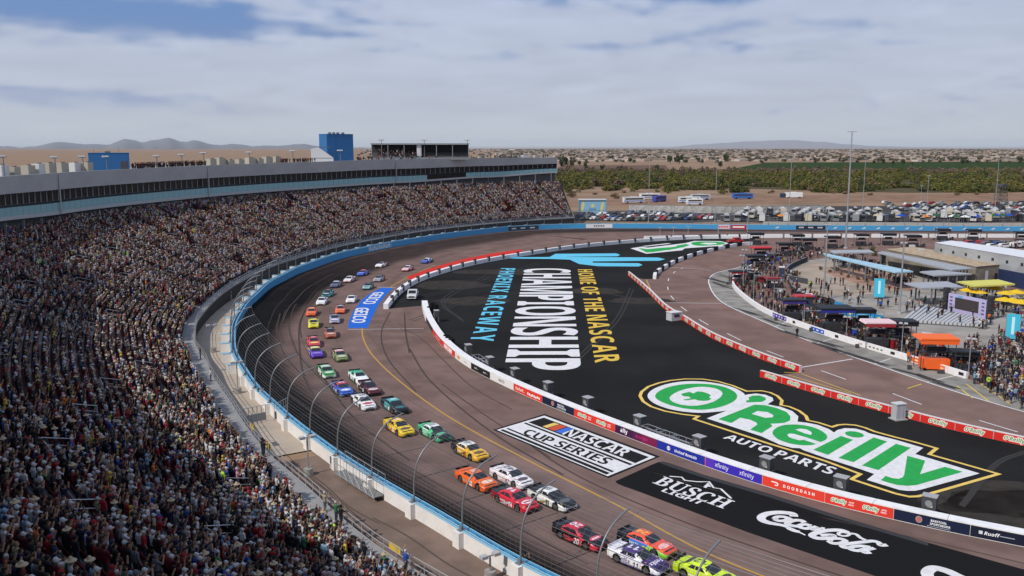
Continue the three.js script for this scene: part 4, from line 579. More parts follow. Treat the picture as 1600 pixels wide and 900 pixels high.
{ // series logo on the track
  const L = logo('painted_logo', 'black and white lettered rectangle with coloured bars painted on the track'), A = cr(770, 640, 6.154), Y = 0.0085;
  flat(A([[2, 195], [498, 42], [1610, 452], [1112, 660]]), Y, PAINT.black, L, 'black_border'); flat(A([[38, 196], [495, 58], [1562, 456], [1105, 641]]), Y + 0.004, PAINT.white, L, 'white_field');
  flat(A([[340, 122], [492, 78], [1502, 458], [1370, 516]]), Y + 0.008, PAINT.black, L, 'black_panel');
  flat(A([[298, 134], [318, 126], [1346, 526], [1318, 536]]), Y + 0.008, PAINT.black, L, 'black_stripe'); flat(A([[128, 184], [148, 178], [1168, 594], [1142, 604]]), Y + 0.008, PAINT.black, L, 'black_stripe'); flat(A([[72, 200], [98, 190], [1126, 610], [1094, 626]]), Y + 0.008, PAINT.black, L, 'black_stripe');
  lettering('NASCAR', [[662, 236], [752, 184], [1248, 452], [1346, 398]].map(([x, y]) => [770 + x / 6.154, 640 + y / 6.154]), Y + 0.012, PAINT.white, L, { joined: true });
  lettering('CUP SERIES', [[278, 232], [345, 186], [1072, 532], [1168, 482]].map(([x, y]) => [770 + x / 6.154, 640 + y / 6.154]), Y + 0.012, PAINT.black, L, { joined: true });
  flat(A([[478, 162], [590, 127], [640, 142], [520, 178]]), Y + 0.012, PAINT.gold, L, 'yellow_bar'); flat(A([[526, 182], [646, 144], [715, 166], [590, 206]]), Y + 0.012, M(0.55, 0.09, 0.05, 0.75), L, 'red_bar'); flat(A([[598, 210], [724, 170], [780, 188], [660, 232]]), Y + 0.012, M(0.05, 0.16, 0.60, 0.75), L, 'blue_bar');
}
{ // black strip with drink names
  const L = logo('painted_strip', 'black painted strip with white drink names on the track apron'), A = cr(1000, 720, 8), C = cr(1180, 785, 7.273), Y = 0.0085;
  flat([[961.5, 752], [964, 755.5], [972, 759], [1000, 769], [1169, 832], [1300, 877], [1370, 901], [1500, 943], [1760, 930], [1600, 890], [1450, 848], [1300, 803], [1200, 771], [1100, 742], [1045, 723.5], [1036, 721.3], [1029, 722], [1020, 725.5]], Y, M(0.0125, 0.0125, 0.013, 0.9), L, 'black_field');
  flat([[1029, 722.6], [1036, 721.9], [1045, 724.1], [1100, 742.6], [1200, 771.6], [1300, 803.6], [1450, 848.5], [1450, 853], [1300, 808.5], [1200, 776.5], [1100, 747], [1045, 729]], Y + 0.004, M(0.045, 0.046, 0.05, 0.8), L, 'grey_edge');
  lettering('BUSCH', A([[150, 275], [300, 195], [1040, 600], [1190, 508]]), Y + 0.004, PAINT.white, L, { font: serifB });
  lettering('LIGHT', A([[262, 380], [325, 345], [745, 550], [832, 512]]), Y + 0.004, PAINT.white, L);
  const br = (pts, w, nm = 'brush_stroke', conv = C, y = Y + 0.004) => mesh(nm, stroke(smooth(gp(conv(pts)), false, 8), w, y), PAINT.white, L);
  mesh('ridge_line', stroke(gp(A([[370, 195], [520, 206], [560, 245], [700, 262], [760, 264], [862, 262], [920, 338], [1010, 352], [1140, 472]])), 0.22, Y + 0.008), PAINT.white, L); flat(A([[790, 330], [850, 272], [890, 330], [850, 322], [825, 342]]), Y + 0.008, PAINT.white, L, 'snow_cap');
  let lev = 0; const nx = () => Y + 0.004 + 0.0022 * (lev++ % 12);
  br([[440, 162], [425, 132], [330, 117], [220, 117], [120, 135], [68, 172], [85, 205], [150, 230], [230, 246], [310, 262], [400, 295], [480, 330], [570, 374]], (t) => t < 0.55 ? 0.75 : lerp(0.75, 0.15, (t - 0.55) / 0.45), undefined, undefined, nx());
  br([[372, 290], [430, 318], [500, 336]], 0.5, undefined, undefined, nx());
  br([[215, 190], [250, 166], [330, 166], [372, 185], [345, 205], [270, 211], [215, 190]], 0.5, undefined, undefined, nx()); br([[352, 168], [385, 178], [430, 205]], 0.3, undefined, undefined, nx());
  br([[560, 232], [520, 208], [450, 206], [385, 225], [362, 246], [420, 266], [510, 276]], 0.55, undefined, undefined, nx()); br([[640, 270], [570, 252], [505, 265], [515, 286], [580, 300], [650, 277]], 0.5, undefined, undefined, nx()); br([[700, 275], [640, 305], [690, 314], [735, 290]], 0.45, undefined, undefined, nx());
  br([[745, 292], [790, 300]], 0.4, undefined, undefined, nx());
  br([[1055, 348], [980, 322], [880, 318], [760, 331], [675, 356], [646, 382], [690, 406], [770, 412], [860, 395], [885, 381], [840, 376], [745, 380]], 0.62, undefined, undefined, nx()); br([[1055, 345], [1070, 365], [1030, 385], [965, 378], [945, 358], [985, 343], [1040, 348]], 0.3, undefined, undefined, nx());
  br([[1060, 355], [1140, 365], [1200, 408], [1262, 436]], 0.34, undefined, undefined, nx()); br([[830, 440], [880, 416], [980, 420], [1022, 440], [980, 465], [885, 469], [830, 440]], 0.5, undefined, undefined, nx()); br([[985, 420], [1010, 432], [1060, 440]], 0.25, undefined, undefined, nx());
  br([[1500, 485], [1425, 487], [1402, 458], [1340, 441], [1240, 450], [1100, 466], [985, 490], [1010, 512], [1080, 518]], 0.5, undefined, undefined, nx()); br([[1310, 512], [1200, 496], [1095, 510], [1085, 532], [1160, 550], [1280, 522]], 0.5, undefined, undefined, nx()); br([[1355, 520], [1225, 558], [1250, 572], [1315, 570]], 0.45, undefined, undefined, nx());
  br([[1530, 915], [1500, 902], [1478, 892], [1460, 888], [1449, 894], [1452, 904], [1470, 920]], 0.9, 'letter', (p) => p, nx());
}

// ---------- stock cars ----------
const TYRE = M(0.012, 0.012, 0.012, 0.85), RIM = M(0.16, 0.155, 0.14, 0.35, 0.6), CARBLACK = M(0.014, 0.014, 0.015, 0.5), CARGLASS = new THREE.MeshPhysicalMaterial({ roughness: 0.06, side: THREE.DoubleSide }); CARGLASS.color.setRGB(0.02, 0.023, 0.028);
const carParts = (() => {
  const st = [[-2.45, 0.84, 0.90, 0.32], [-2.40, 0.93, 0.97, 0.24], [-1.95, 0.985, 0.985, 0.15], [-1.3, 0.995, 0.95, 0.12], [-0.5, 0.985, 0.91, 0.11], [0.4, 0.985, 0.885, 0.11], [0.85, 0.99, 0.865, 0.11], [1.4, 1.0, 0.81, 0.11], [1.9, 0.975, 0.735, 0.11], [2.2, 0.92, 0.645, 0.12], [2.40, 0.82, 0.54, 0.13], [2.48, 0.68, 0.44, 0.17]];
  const c = new THREE.CatmullRomCurve3(st.map(([x, w, t]) => V3(x, w, t))), xs = []; for (let i = 0; i < st.length - 1; i++) for (let k = 0; k < 2; k++) xs.push(i + k / 2); xs.push(st.length - 1);
  const ring = (f) => { const i = Math.min(st.length - 2, Math.floor(f)), q = f - i, [x, w, t, b] = st[i].map((v, j) => lerp(v, st[i + 1][j], q)), h = [[0.94, b], [1, b + 0.1], [1.0, lerp(b, t, 0.55)], [0.975, t - 0.14], [0.925, t - 0.05], [0.83, t - 0.005], [0.5, t + 0.02], [0, t + 0.028]]; return [...h.map(([a, y]) => [x, y, a * w]), ...h.slice(0, -1).reverse().map(([a, y]) => [x, y, -a * w])]; };
  const pos = [], idx = [], n = 15; xs.forEach((f) => ring(f).forEach((p) => pos.push(...p)));
  for (let i = 0; i < xs.length - 1; i++) for (let j = 0; j < n; j++) { const a = i * n + j, b = i * n + (j + 1) % n; idx.push(a, b, a + n, b, b + n, a + n); }
  for (const [o, s] of [[0, 1], [(xs.length - 1) * n, 0]]) for (let j = 1; j < n - 1; j++) s ? idx.push(o, o + j + 1, o + j) : idx.push(o, o + j, o + j + 1);
  const shell = geoFrom(pos, idx);
  // wheel arches cut out
  const ev = new Evaluator(); ev.attributes = ['position', 'normal', 'uv']; ev.useGroups = true; let body = new Brush(shell, new THREE.MeshStandardMaterial()); body.updateMatrixWorld();
  for (const x of [-1.40, 1.42]) for (const z of [-0.9, 0.9]) { const b = new Brush(new THREE.CylinderGeometry(0.42, 0.42, 0.62, 18).rotateX(Math.PI / 2).translate(x, 0.36, z), body.material.isMaterial ? new THREE.MeshStandardMaterial() : undefined); b.updateMatrixWorld(); body = ev.evaluate(body, b, SUBTRACTION); body.updateMatrixWorld(); }
  // greenhouse
  const lev = [[0.84, 1.02, -2.0, 0.86], [1.08, 0.50, -1.50, 0.765], [1.22, 0.15, -1.12, 0.67], [1.275, -0.08, -0.92, 0.57], [1.285, -0.25, -0.75, 0.40]], gp2 = [], gi = [], N = 20;
  const se = (a, x0, x1, w) => { const ca = Math.cos(a), sa = Math.sin(a), e = 0.42, sx = Math.sign(ca) * Math.pow(Math.abs(ca), e), sz = Math.sign(sa) * Math.pow(Math.abs(sa), e); return [(x0 + x1) / 2 + sx * (x0 - x1) / 2, sz * w]; };
  lev.forEach(([y, x0, x1, w]) => { for (let j = 0; j < N; j++) { const [x, z] = se(j / N * 2 * Math.PI, x0, x1, w); gp2.push(x, y, z); } });
  for (let i = 0; i < lev.length - 1; i++) for (let j = 0; j < N; j++) { const a = i * N + j, b = i * N + (j + 1) % N; gi.push(a, a + N, b, b, a + N, b + N); }
  for (let j = 1; j < N - 1; j++) gi.push((lev.length - 1) * N, (lev.length - 1) * N + j + 1, (lev.length - 1) * N + j);
  const green = geoFrom(gp2, gi);
  // livery coordinates: plan view in the upper half, one side view in each lower quarter
  const g0 = body.geometry, paint = [], arch = [];
  const src = g0.index ? g0.index.array : null, A = g0.attributes; const get = (i) => src ? src[i] : i;
  const groups = g0.groups.length ? g0.groups : [{ start: 0, count: src ? src.length : A.position.count, materialIndex: 0 }];
  const mats0 = Array.isArray(body.material) ? body.material : [body.material];
  const tri = (out, vs) => out.push(...vs);
  for (const gr of groups) for (let i = gr.start; i < gr.start + gr.count; i++) { const k = get(i); (gr.materialIndex === 0 ? paint : arch).push([A.position.getX(k), A.position.getY(k), A.position.getZ(k), A.normal.getX(k), A.normal.getY(k), A.normal.getZ(k)]); }
  const gn = green.toNonIndexed(); { const p = gn.attributes.position, nn = gn.attributes.normal; for (let i = 0; i < p.count; i++) paint.push([p.getX(i), p.getY(i), p.getZ(i), nn.getX(i), nn.getY(i), nn.getZ(i)]); }
  const mk = (list, atlas) => { const pp = [], no = [], uv = []; for (let i = 0; i + 2 < list.length; i += 3) { const t = [list[i], list[i + 1], list[i + 2]], e1 = V3(t[1][0] - t[0][0], t[1][1] - t[0][1], t[1][2] - t[0][2]), e2 = V3(t[2][0] - t[0][0], t[2][1] - t[0][1], t[2][2] - t[0][2]), f = e1.cross(e2).normalize(), up = Math.abs(f.y) > 0.55, zc = (t[0][2] + t[1][2] + t[2][2]) / 3; for (const v of t) { pp.push(v[0], v[1], v[2]); no.push(v[3], v[4], v[5]); const u = (v[0] + 2.5) / 5; if (!atlas) uv.push(0, 0); else if (up) uv.push(u, 0.75 - v[2] / 1.0 * 0.23); else if (zc > 0) uv.push(u, 0.02 + v[1] / 1.3 * 0.21); else uv.push(1 - u, 0.27 + v[1] / 1.3 * 0.21); } } const g = new THREE.BufferGeometry(); g.setAttribute('position', new THREE.Float32BufferAttribute(pp, 3)); g.setAttribute('normal', new THREE.Float32BufferAttribute(no, 3)); g.setAttribute('uv', new THREE.Float32BufferAttribute(uv, 2)); return g; };
  const W = (y) => { for (let i = 0; i < lev.length - 1; i++) if (y <= lev[i + 1][0]) { const t = (y - lev[i][0]) / (lev[i + 1][0] - lev[i][0]); return lev[i].map((v, j) => lerp(v, lev[i + 1][j], t)); } return lev[3]; };
  const sheet = (rows) => { const p = [], ix = [], m = rows[0].length; rows.forEach((r) => r.forEach((v) => p.push(...v))); for (let i = 0; i < rows.length - 1; i++) for (let j = 0; j < m - 1; j++) { const a = i * m + j; ix.push(a, a + 1, a + m, a + 1, a + m + 1, a + m); } return geoFrom(p, ix); };
  const ys = [0.885, 1.0, 1.08, 1.15, 1.215];
  const wind = sheet(ys.map((y) => { const [, x0, , w] = W(y); return [-0.80, -0.4, 0, 0.4, 0.80].map((k) => [x0 + 0.02 - Math.abs(k) ** 4 * 0.10, y + 0.012, k * w]); }));
  const rear = sheet([0.97, 1.04, 1.10, 1.16, 1.21].map((y) => { const [, , x1, w] = W(y); return [-0.78, 0, 0.78].map((k) => [x1 - 0.02, y + 0.012, k * w]); }));
  const side = (z, a, b) => sheet([0.93, 1.02, 1.10, 1.185].map((y) => { const [, x0, x1, w] = W(y); return [0, 0.5, 1].map((t) => [lerp(lerp(x0, x1, a), lerp(x0, x1, b), t), y, z * (w + 0.015)]); }));
  const tyre = new THREE.CylinderGeometry(0.355, 0.355, 0.3, 20).rotateX(Math.PI / 2), rim = new THREE.CylinderGeometry(0.235, 0.235, 0.31, 16).rotateX(Math.PI / 2), hub = new THREE.CylinderGeometry(0.07, 0.07, 0.33, 8).rotateX(Math.PI / 2);
  return { body: mk(paint, true), arch: arch.length ? mk(arch, false) : null, wind, rear, sides: [side(1, 0.17, 0.50), side(1, 0.53, 0.74), side(-1, 0.17, 0.50), side(-1, 0.53, 0.74)], tyre, rim: merge([rim, hub]), spoiler: merge([box(0.05, 0.14, 1.66, -2.40, 1.06, 0), box(0.2, 0.02, 1.5, -2.30, 0.99, 0)]), splitter: merge([box(0.36, 0.05, 1.7, 2.36, 0.10, 0), box(3.0, 0.09, 0.05, 0, 0.115, 0.98), box(3.0, 0.09, 0.05, 0, 0.115, -0.98)]), grille: merge([box(0.06, 0.13, 1.15, 2.47, 0.25, 0), box(0.05, 0.07, 0.75, 2.465, 0.405, 0)]), light: new THREE.SphereGeometry(0.12, 8, 6).scale(0.6, 0.45, 1.5) };
})();
function livery(s) {
  const m = canvasMat(512, 512, (x, w, h) => {
    fill(x, w, h, s.b); const U = (u) => u * 512; // u: 0 tail, 1 nose
    // plan view, rows 0-256
    x.fillStyle = s.d ?? s.b; x.fillRect(0, 0, U(0.22), 256); x.fillStyle = s.r ?? s.b; x.fillRect(U(0.27), 0, U(0.26), 256); x.fillStyle = s.h ?? s.b; x.fillRect(U(0.68), 0, U(0.32), 256);
    if (s.hs) { x.fillStyle = s.hs; x.save(); x.translate(U(0.83), 128); x.rotate(Math.PI / 2); if (s.ht) { txt(x, s.ht, 0, 0, s.hz ?? 46, s.hs, undefined, 200); } else { x.beginPath(); x.ellipse(0, 0, 74, 30, 0, 0, 7); x.fill(); if (s.hc) { x.fillStyle = s.hc; x.fillRect(-48, -9, 96, 18); } } x.restore(); }
    if (s.n) { x.save(); x.translate(U(0.40), 128); x.rotate(Math.PI); txt(x, s.n, 0, 0, 108, s.rn ?? s.nc ?? '#fff'); x.restore(); } else { x.fillStyle = s.nc ?? '#fff'; x.globalAlpha = 0.8; x.fillRect(U(0.35), 84, 18, 88); x.fillRect(U(0.41), 84, 18, 88); x.globalAlpha = 1; }
    // panel lines and small contingency decals
    x.strokeStyle = 'rgba(15,15,18,0.75)'; x.lineWidth = 3; x.strokeRect(U(0.675), 22, U(0.27), 212); x.strokeRect(U(0.05), 30, U(0.12), 196); x.fillStyle = 'rgba(15,15,18,0.8)'; x.fillRect(U(0.93), 60, 14, 136); x.fillRect(U(0.565), 40, 10, 176);
    { const rr = rnd(s.b.length * 7 + s.b.charCodeAt(2) * 31 + s.b.charCodeAt(4)); const cs = ['#f2f2f0', '#1a1a1c', '#e8c22a', '#c8262c', '#2a55b0']; for (let i = 0; i < 14; i++) { x.fillStyle = cs[Math.floor(rr() * 5)]; x.fillRect(U(0.70 + rr() * 0.22), (rr() < 0.5 ? 26 : 206) + rr() * 18, 12, 7); } }
    // side views: [row, nose at right?]
    for (const [row, fl] of [[384, false], [256, true]]) {
      x.save(); x.beginPath(); x.rect(0, row, 512, 128); x.clip(); if (fl) { x.translate(512, 0); x.scale(-1, 1); }
      x.fillStyle = s.s ?? s.b; x.fillRect(0, row, 512, 128);
      if (s.q) { x.fillStyle = s.q; x.beginPath(); x.moveTo(0, row); x.lineTo(170, row); x.lineTo(110, row + 128); x.lineTo(0, row + 128); x.fill(); }
      if (s.f) { x.fillStyle = s.f; x.beginPath(); x.moveTo(350, row); x.lineTo(512, row); x.lineTo(512, row + 128); x.lineTo(310, row + 128); x.fill(); }
      if (s.l) { x.fillStyle = s.l; x.fillRect(0, row + 96, 512, 32); }
      if (s.k) { x.fillStyle = s.k; x.beginPath(); x.moveTo(90, row + 118); x.lineTo(300, row + 62); x.lineTo(330, row + 62); x.lineTo(170, row + 128); x.fill(); }
      if (fl) { x.translate(512, 0); x.scale(-1, 1); }
      const X = (u) => fl ? 512 - u : u;
      if (s.n) txt(x, s.n, X(296), row + 84, 56, s.nc ?? '#fff', 'bold italic $px sans-serif'); else { x.fillStyle = s.nc ?? '#fff'; x.fillRect(X(296) - 22, row + 62, 17, 42); x.fillRect(X(296) + 3, row + 62, 17, 42); }
      if (s.t) txt(x, s.t, X(185), row + 74, 40, s.tc ?? '#fff', 'bold $px sans-serif', 120); else { x.fillStyle = s.tc ?? '#ddd'; x.globalAlpha = 0.75; x.fillRect(X(190) - 44, row + 70, 88, 14); x.globalAlpha = 1; }
      x.fillStyle = s.nc ?? '#eee'; x.globalAlpha = 0.85; { const rr = rnd(s.b.charCodeAt(1) * 13 + s.b.charCodeAt(3) * 7 + row), cs = ['#f4f4f2', '#f4f4f2', '#e6c02c', '#c9262c', '#16161a', '#3a66c0']; for (let i = 0; i < 16; i++) { x.fillStyle = cs[Math.floor(rr() * 6)]; x.fillRect(X(338 + rr() * 48), row + 62 + rr() * 46, 9 + rr() * 6, 4); } for (let i = 0; i < 7; i++) { x.fillStyle = cs[Math.floor(rr() * 6)]; x.fillRect(X(40 + rr() * 60), row + 70 + rr() * 34, 14, 5); } } x.globalAlpha = 0.8; x.fillStyle = '#141416'; x.fillRect(X(346), row + 58, 2, 56); x.fillRect(X(238), row + 58, 2, 56); x.fillRect(0, row + 118, 512, 10); x.globalAlpha = 1; x.restore();
    }
  }, 0.32);
  return m;
}
function raceCar(px, py, label, s, dh = 0) {
  const [x, z] = G(px, py, 0.45), a = degOf(x, z) * D2R, tx = Math.sin(a), tz = -Math.cos(a), t = thing('race_car', label, 'race car', 'stock cars racing in the turn', [x, 0.006, z], Math.atan2(-tz, tx) + dh), K = carParts;
  mesh('body', K.body, livery(s), t); if (K.arch) mesh('wheel_arch', K.arch, CARBLACK, t);
  mesh('windshield', K.wind, CARGLASS, t); mesh('rear_window', K.rear, CARGLASS, t); K.sides.forEach((g) => mesh('side_window', g, CARGLASS, t));
  for (const wx of [-1.40, 1.42]) for (const wz of [-0.83, 0.83]) { const w = new THREE.Group(); w.name = 'wheel'; w.position.set(wx, 0.352, wz); t.add(w); mesh('tyre', K.tyre, TYRE, w); mesh('rim', K.rim, RIM, w); }
  mesh('spoiler', K.spoiler, s.sp ? hexM(s.sp, 0.4) : CARBLACK, t); mesh('splitter', K.splitter, CARBLACK, t); mesh('grille', K.grille, CARBLACK, t);
  for (const q of [-1, 1]) { const l = mesh('headlight', K.light, hexM('#cfd2d4', 0.3), t); l.position.set(2.32, 0.47, q * 0.62); l.rotation.y = q * -0.5; }
}
[
  [667, 408, 'small blue and white stock car at the tail of the field beside the block wall', { b: '#dfe4ea', s: '#2f4ea8', h: '#3a5cc0', q: '#23326a', nc: '#fff' }],
  [637, 420, 'pale pink stock car close to the red painted apron', { b: '#e3a7ab', s: '#c9555c', h: '#e8c6c6', r: '#dcd5d2', d: '#b33a3f' }],
  [596, 414, 'white stock car with a red tail high in the turn', { b: '#e8e6e4', d: '#a92f30', q: '#a92f30', r: '#5a2a2c', h: '#efedea' }],
  [567, 427, 'royal blue stock car with red roof', { b: '#2f4fb5', r: '#c43a3c', d: '#31407e', h: '#3556c8', hs: '#8fa6e6' }],
  [546, 437, 'cream and pink stock car behind a dark blue one', { b: '#e6dbd6', s: '#c98a88', r: '#c9c3be', h: '#ece6e2' }],
  [592, 436, 'grey stock car with maroon tail on the inside lane', { b: '#8f9197', d: '#7c2d33', q: '#7c2d33', h: '#9fa2a8', r: '#3b3d42' }],
  [525, 445, 'dark slate blue stock car in the outer lane', { b: '#4a5064', r: '#c2c6ca', h: '#5a6076', q: '#39313a' }],
  [575, 448, 'dark teal stock car with pale hood on the inside lane', { b: '#2d6a70', h: '#9fc0bd', hs: '#2d6a70', r: '#1c2c31', q: '#15333a' }],
  [512, 459, 'aqua and black stock car in the outer lane', { b: '#56b4b6', h: '#2a3b40', hs: '#9fd6d4', r: '#22282c', q: '#23494e' }],
  [503, 471, 'plain white stock car in the outer lane behind an orange one', { b: '#e9e9e7', r: '#c9cac8', h: '#f1f1ef', q: '#b9babb' }],
  [549, 468, 'white stock car with silver roof on the inside lane', { b: '#e7e4df', r: '#d0cdc8', h: '#f0eeea', l: '#8a8d92' }],
  [487, 488, 'bright orange stock car in the outer lane ahead of white one', { b: '#e8602c', r: '#f08a58', h: '#ea6a34', d: '#d94f1f' }],
  [532, 484, 'coral orange stock car with a grey roof on the inside lane', { b: '#e5673f', r: '#8d8a8c', h: '#ea7348', q: '#9a3a2c' }],
  [490, 506, 'lemon yellow stock car in the outer lane', { b: '#e3d734', r: '#d9cf40', h: '#e9de3c', hs: '#3a3d20' }],
  [523, 499, 'silver and lilac stock car on the inside lane', { b: '#b4aebd', h: '#a59fb6', r: '#5c5f6a', hs: '#e0dce6', q: '#4b4a5a' }],
  [516, 521, 'copper stock car with a dark navy roof on the inside lane', { b: '#b0583d', r: '#2a2d3a', h: '#a9634a', q: '#232838', hs: '#e0b8a4' }],
  [490, 535, 'pink and red stock car with yellow hood mark', { b: '#d8404a', h: '#d94a52', hs: '#e8d25a', r: '#b5343e', q: '#39404a' }],
  [493, 551, 'purple stock car with a yellow windshield strip', { b: '#5a34a8', r: '#d8cf6a', h: '#5f3ab4', q: '#e0d84a', hs: '#8f76cc' }],
  [531, 556, 'olive green stock car with a pink roof', { b: '#6d7a4a', r: '#d79aa0', h: '#7f8a58', hs: '#c9cfae', q: '#3a3f30' }],
  [510, 581, 'forest green stock car with white stripes', { b: '#2f7a3c', r: '#a9c7a6', s: '#dfe6dc', k: '#2f7a3c', h: '#4a9450', hs: '#cfe0cc', q: '#1f5a2a' }],
  [561, 590, 'white and mint green stock car on the inside lane', { b: '#e6ebe6', r: '#3fae86', d: '#4cb890', h: '#eef0ec', l: '#4cb890', nc: '#2c7a5c' }],
  [535, 608, 'blue stock car with a red roof and lime skirt', { b: '#2f55b8', r: '#c23a44', h: '#3560c6', hs: '#e4e8f2', l: '#b6d838', q: '#7f9fe0' }],
  [577, 607, 'maroon and black stock car with white hood lettering', { b: '#5a1a22', r: '#1c1a1c', h: '#64202a', hs: '#ece6e4', hc: '#8a2a32', s: '#2a181c', q: '#dedad8', nc: '#fff' }],
  [568, 629, 'white stock car with a red emblem on the hood', { b: '#ecebea', r: '#e2e1df', h: '#f0efed', hs: '#c02f38', q: '#3a3b3f', nc: '#1a1a1a' }],
  [617, 635, 'black and teal stock car on the inside lane', { b: '#17383c', r: '#4fa3a0', h: '#10181a', hs: '#2f6a6a', s: '#3f8f8e', q: '#122428', f: '#101718' }],
  [624, 668, 'canary yellow stock car with orange door panel', { b: '#ecc51e', r: '#e6b018', h: '#f0cc22', s: '#ecc51e', k: '#e2702a', hs: '#5a4a1a', ht: '' }],
  [679, 676, 'spring green and black stock car with a white roof mark', { b: '#58c088', r: '#e2e6e4', h: '#1f2f2a', hs: '#58c088', s: '#7ccf9f', f: '#46a873', q: '#3f9a6c', nc: '#1a1a1a' }],
  [735, 705, 'amber yellow and black stock car with a white roof', { b: '#e7ae22', r: '#e4e2dc', d: '#1a1a1c', h: '#eab428', hs: '#6a5214', s: '#e2a81e', q: '#1b1b1d', k: '#8a6a18', nc: '#1a1a1a' }],
  [745, 750, 'vivid orange stock car beside a white one', { b: '#f2671d', r: '#f0702c', h: '#f46a1e', hs: '#f6d4bc', s: '#f2671d', nc: '#fbe6d8', tc: '#f9cdb4' }],
  [800, 746, 'white and pale pink stock car with black door number', { b: '#e9e3e4', r: '#d8d4d6', h: '#ece8e9', hs: '#5a4a50', s: '#e6dcde', k: '#e3b4ba', nc: '#161616', n: '42' }],
  [805, 781, 'red stock car with a silver flank and white number', { b: '#d01f35', r: '#d52a3e', d: '#2a2a2c', h: '#d42338', hs: '#f2dfe0', hc: '#c83a4a', s: '#cf2036', k: '#b9b9b6', n: '14', nc: '#f4eeee', q: '#8f1524' }],
  [863, 779, 'black and white stock car with gold door panel', { b: '#1b1c1e', r: '#e2e2de', h: '#1f2022', hs: '#5a5c5e', s: '#e4e3de', k: '#a08c5a', f: '#e6e5e2', q: '#dcdbd6', nc: '#2a2a2a' }],
  [907, 837, 'red and black stock car with a round white hood emblem', { b: '#c4283a', r: '#c42a3c', d: '#141415', h: '#17171a', hs: '#d8465a', hc: '#f0dfe0', s: '#1d1517', k: '#c4283a', f: '#cf2f40', n: '20', nc: '#f6eeee', q: '#131314', tc: '#d8495c' }],
  [1011, 849, 'rainbow stock car fading from blue through green to orange', { b: '#ee5236', r: '#ee5a34', d: '#15171a', h: '#f0543c', hs: '#f2b8b4', s: '#2f78c8', k: '#5fc044', f: '#8fd044', n: '24', nc: '#e8e04a', rn: '#f2b43a', q: '#17191d', t: 'AXALTA', tc: '#f2f6fa' }],
  [998, 874, 'white stock car with purple roof and hood numbered eleven', { b: '#e9e6ea', r: '#4a3272', d: '#e9e6ea', h: '#3a2464', hs: '#f0e9f2', ht: 'FedEx', hz: 58, s: '#e8e6ea', n: '11', nc: '#1b1420', rn: '#f2eef4', t: 'FedEx', tc: '#33205a', q: '#efeef0', l: '#5a3f86', sp: '#e2e0e4' }],
  [1104, 897, 'fluorescent lime stock car leading the others', { b: '#cfe92c', r: '#cfe92c', h: '#d2ec30', hs: '#3b4218', s: '#cde62a', nc: '#20240f', n: '12', tc: '#f2f6d8', d: '#c2dc24', q: '#bcd420' }],
].forEach((c) => raceCar(...c));
{ // white pickup in the wall opening
  const [x, z] = G(645, 466), t = thing('pickup_truck', 'white pickup truck waiting in the opening of the inner wall', 'truck', undefined, [x, 0.01, z], Math.atan2(-1, 0.02)), w = M(0.62, 0.62, 0.62, 0.35);
  const sh = new THREE.Shape([[-2.9, 0.45], [-2.9, 1.08], [-0.75, 1.1], [-0.6, 1.85], [0.75, 1.87], [1.35, 1.2], [2.75, 1.08], [2.9, 0.8], [2.9, 0.45]].map(([a, b]) => new THREE.Vector2(a, b)));
  mesh('body', new THREE.ExtrudeGeometry(sh, { depth: 1.8, bevelEnabled: true, bevelSize: 0.06, bevelThickness: 0.08, bevelSegments: 2 }).translate(0, 0, -0.9), w, t);
  mesh('windshield', geoFrom([1.40, 1.25, -0.82, 1.40, 1.25, 0.82, 0.86, 1.86, 0.76, 0.86, 1.86, -0.76], [0, 1, 2, 0, 2, 3]), CARGLASS, t); for (const s of [-1, 1]) mesh('side_window', geoFrom([1.15, 1.25, s * 0.995, 0.72, 1.78, s * 0.995, -0.52, 1.78, s * 0.995, -0.62, 1.25, s * 0.995], [0, 1, 2, 0, 2, 3]), CARGLASS, t);
  mesh('grille', box(0.06, 0.3, 1.3, 2.97, 0.78, 0), CARBLACK, t); for (const a of [-1.9, 1.9]) for (const b of [-0.85, 0.85]) mesh('wheel', new THREE.CylinderGeometry(0.42, 0.42, 0.3, 16).rotateX(Math.PI / 2).translate(a, 0.42, b), TYRE, t); for (const b of [-0.75, 0.75]) mesh('headlight', box(0.06, 0.22, 0.28, 2.98, 0.85, b), M(0.7, 0.7, 0.7, 0.2), t);
}

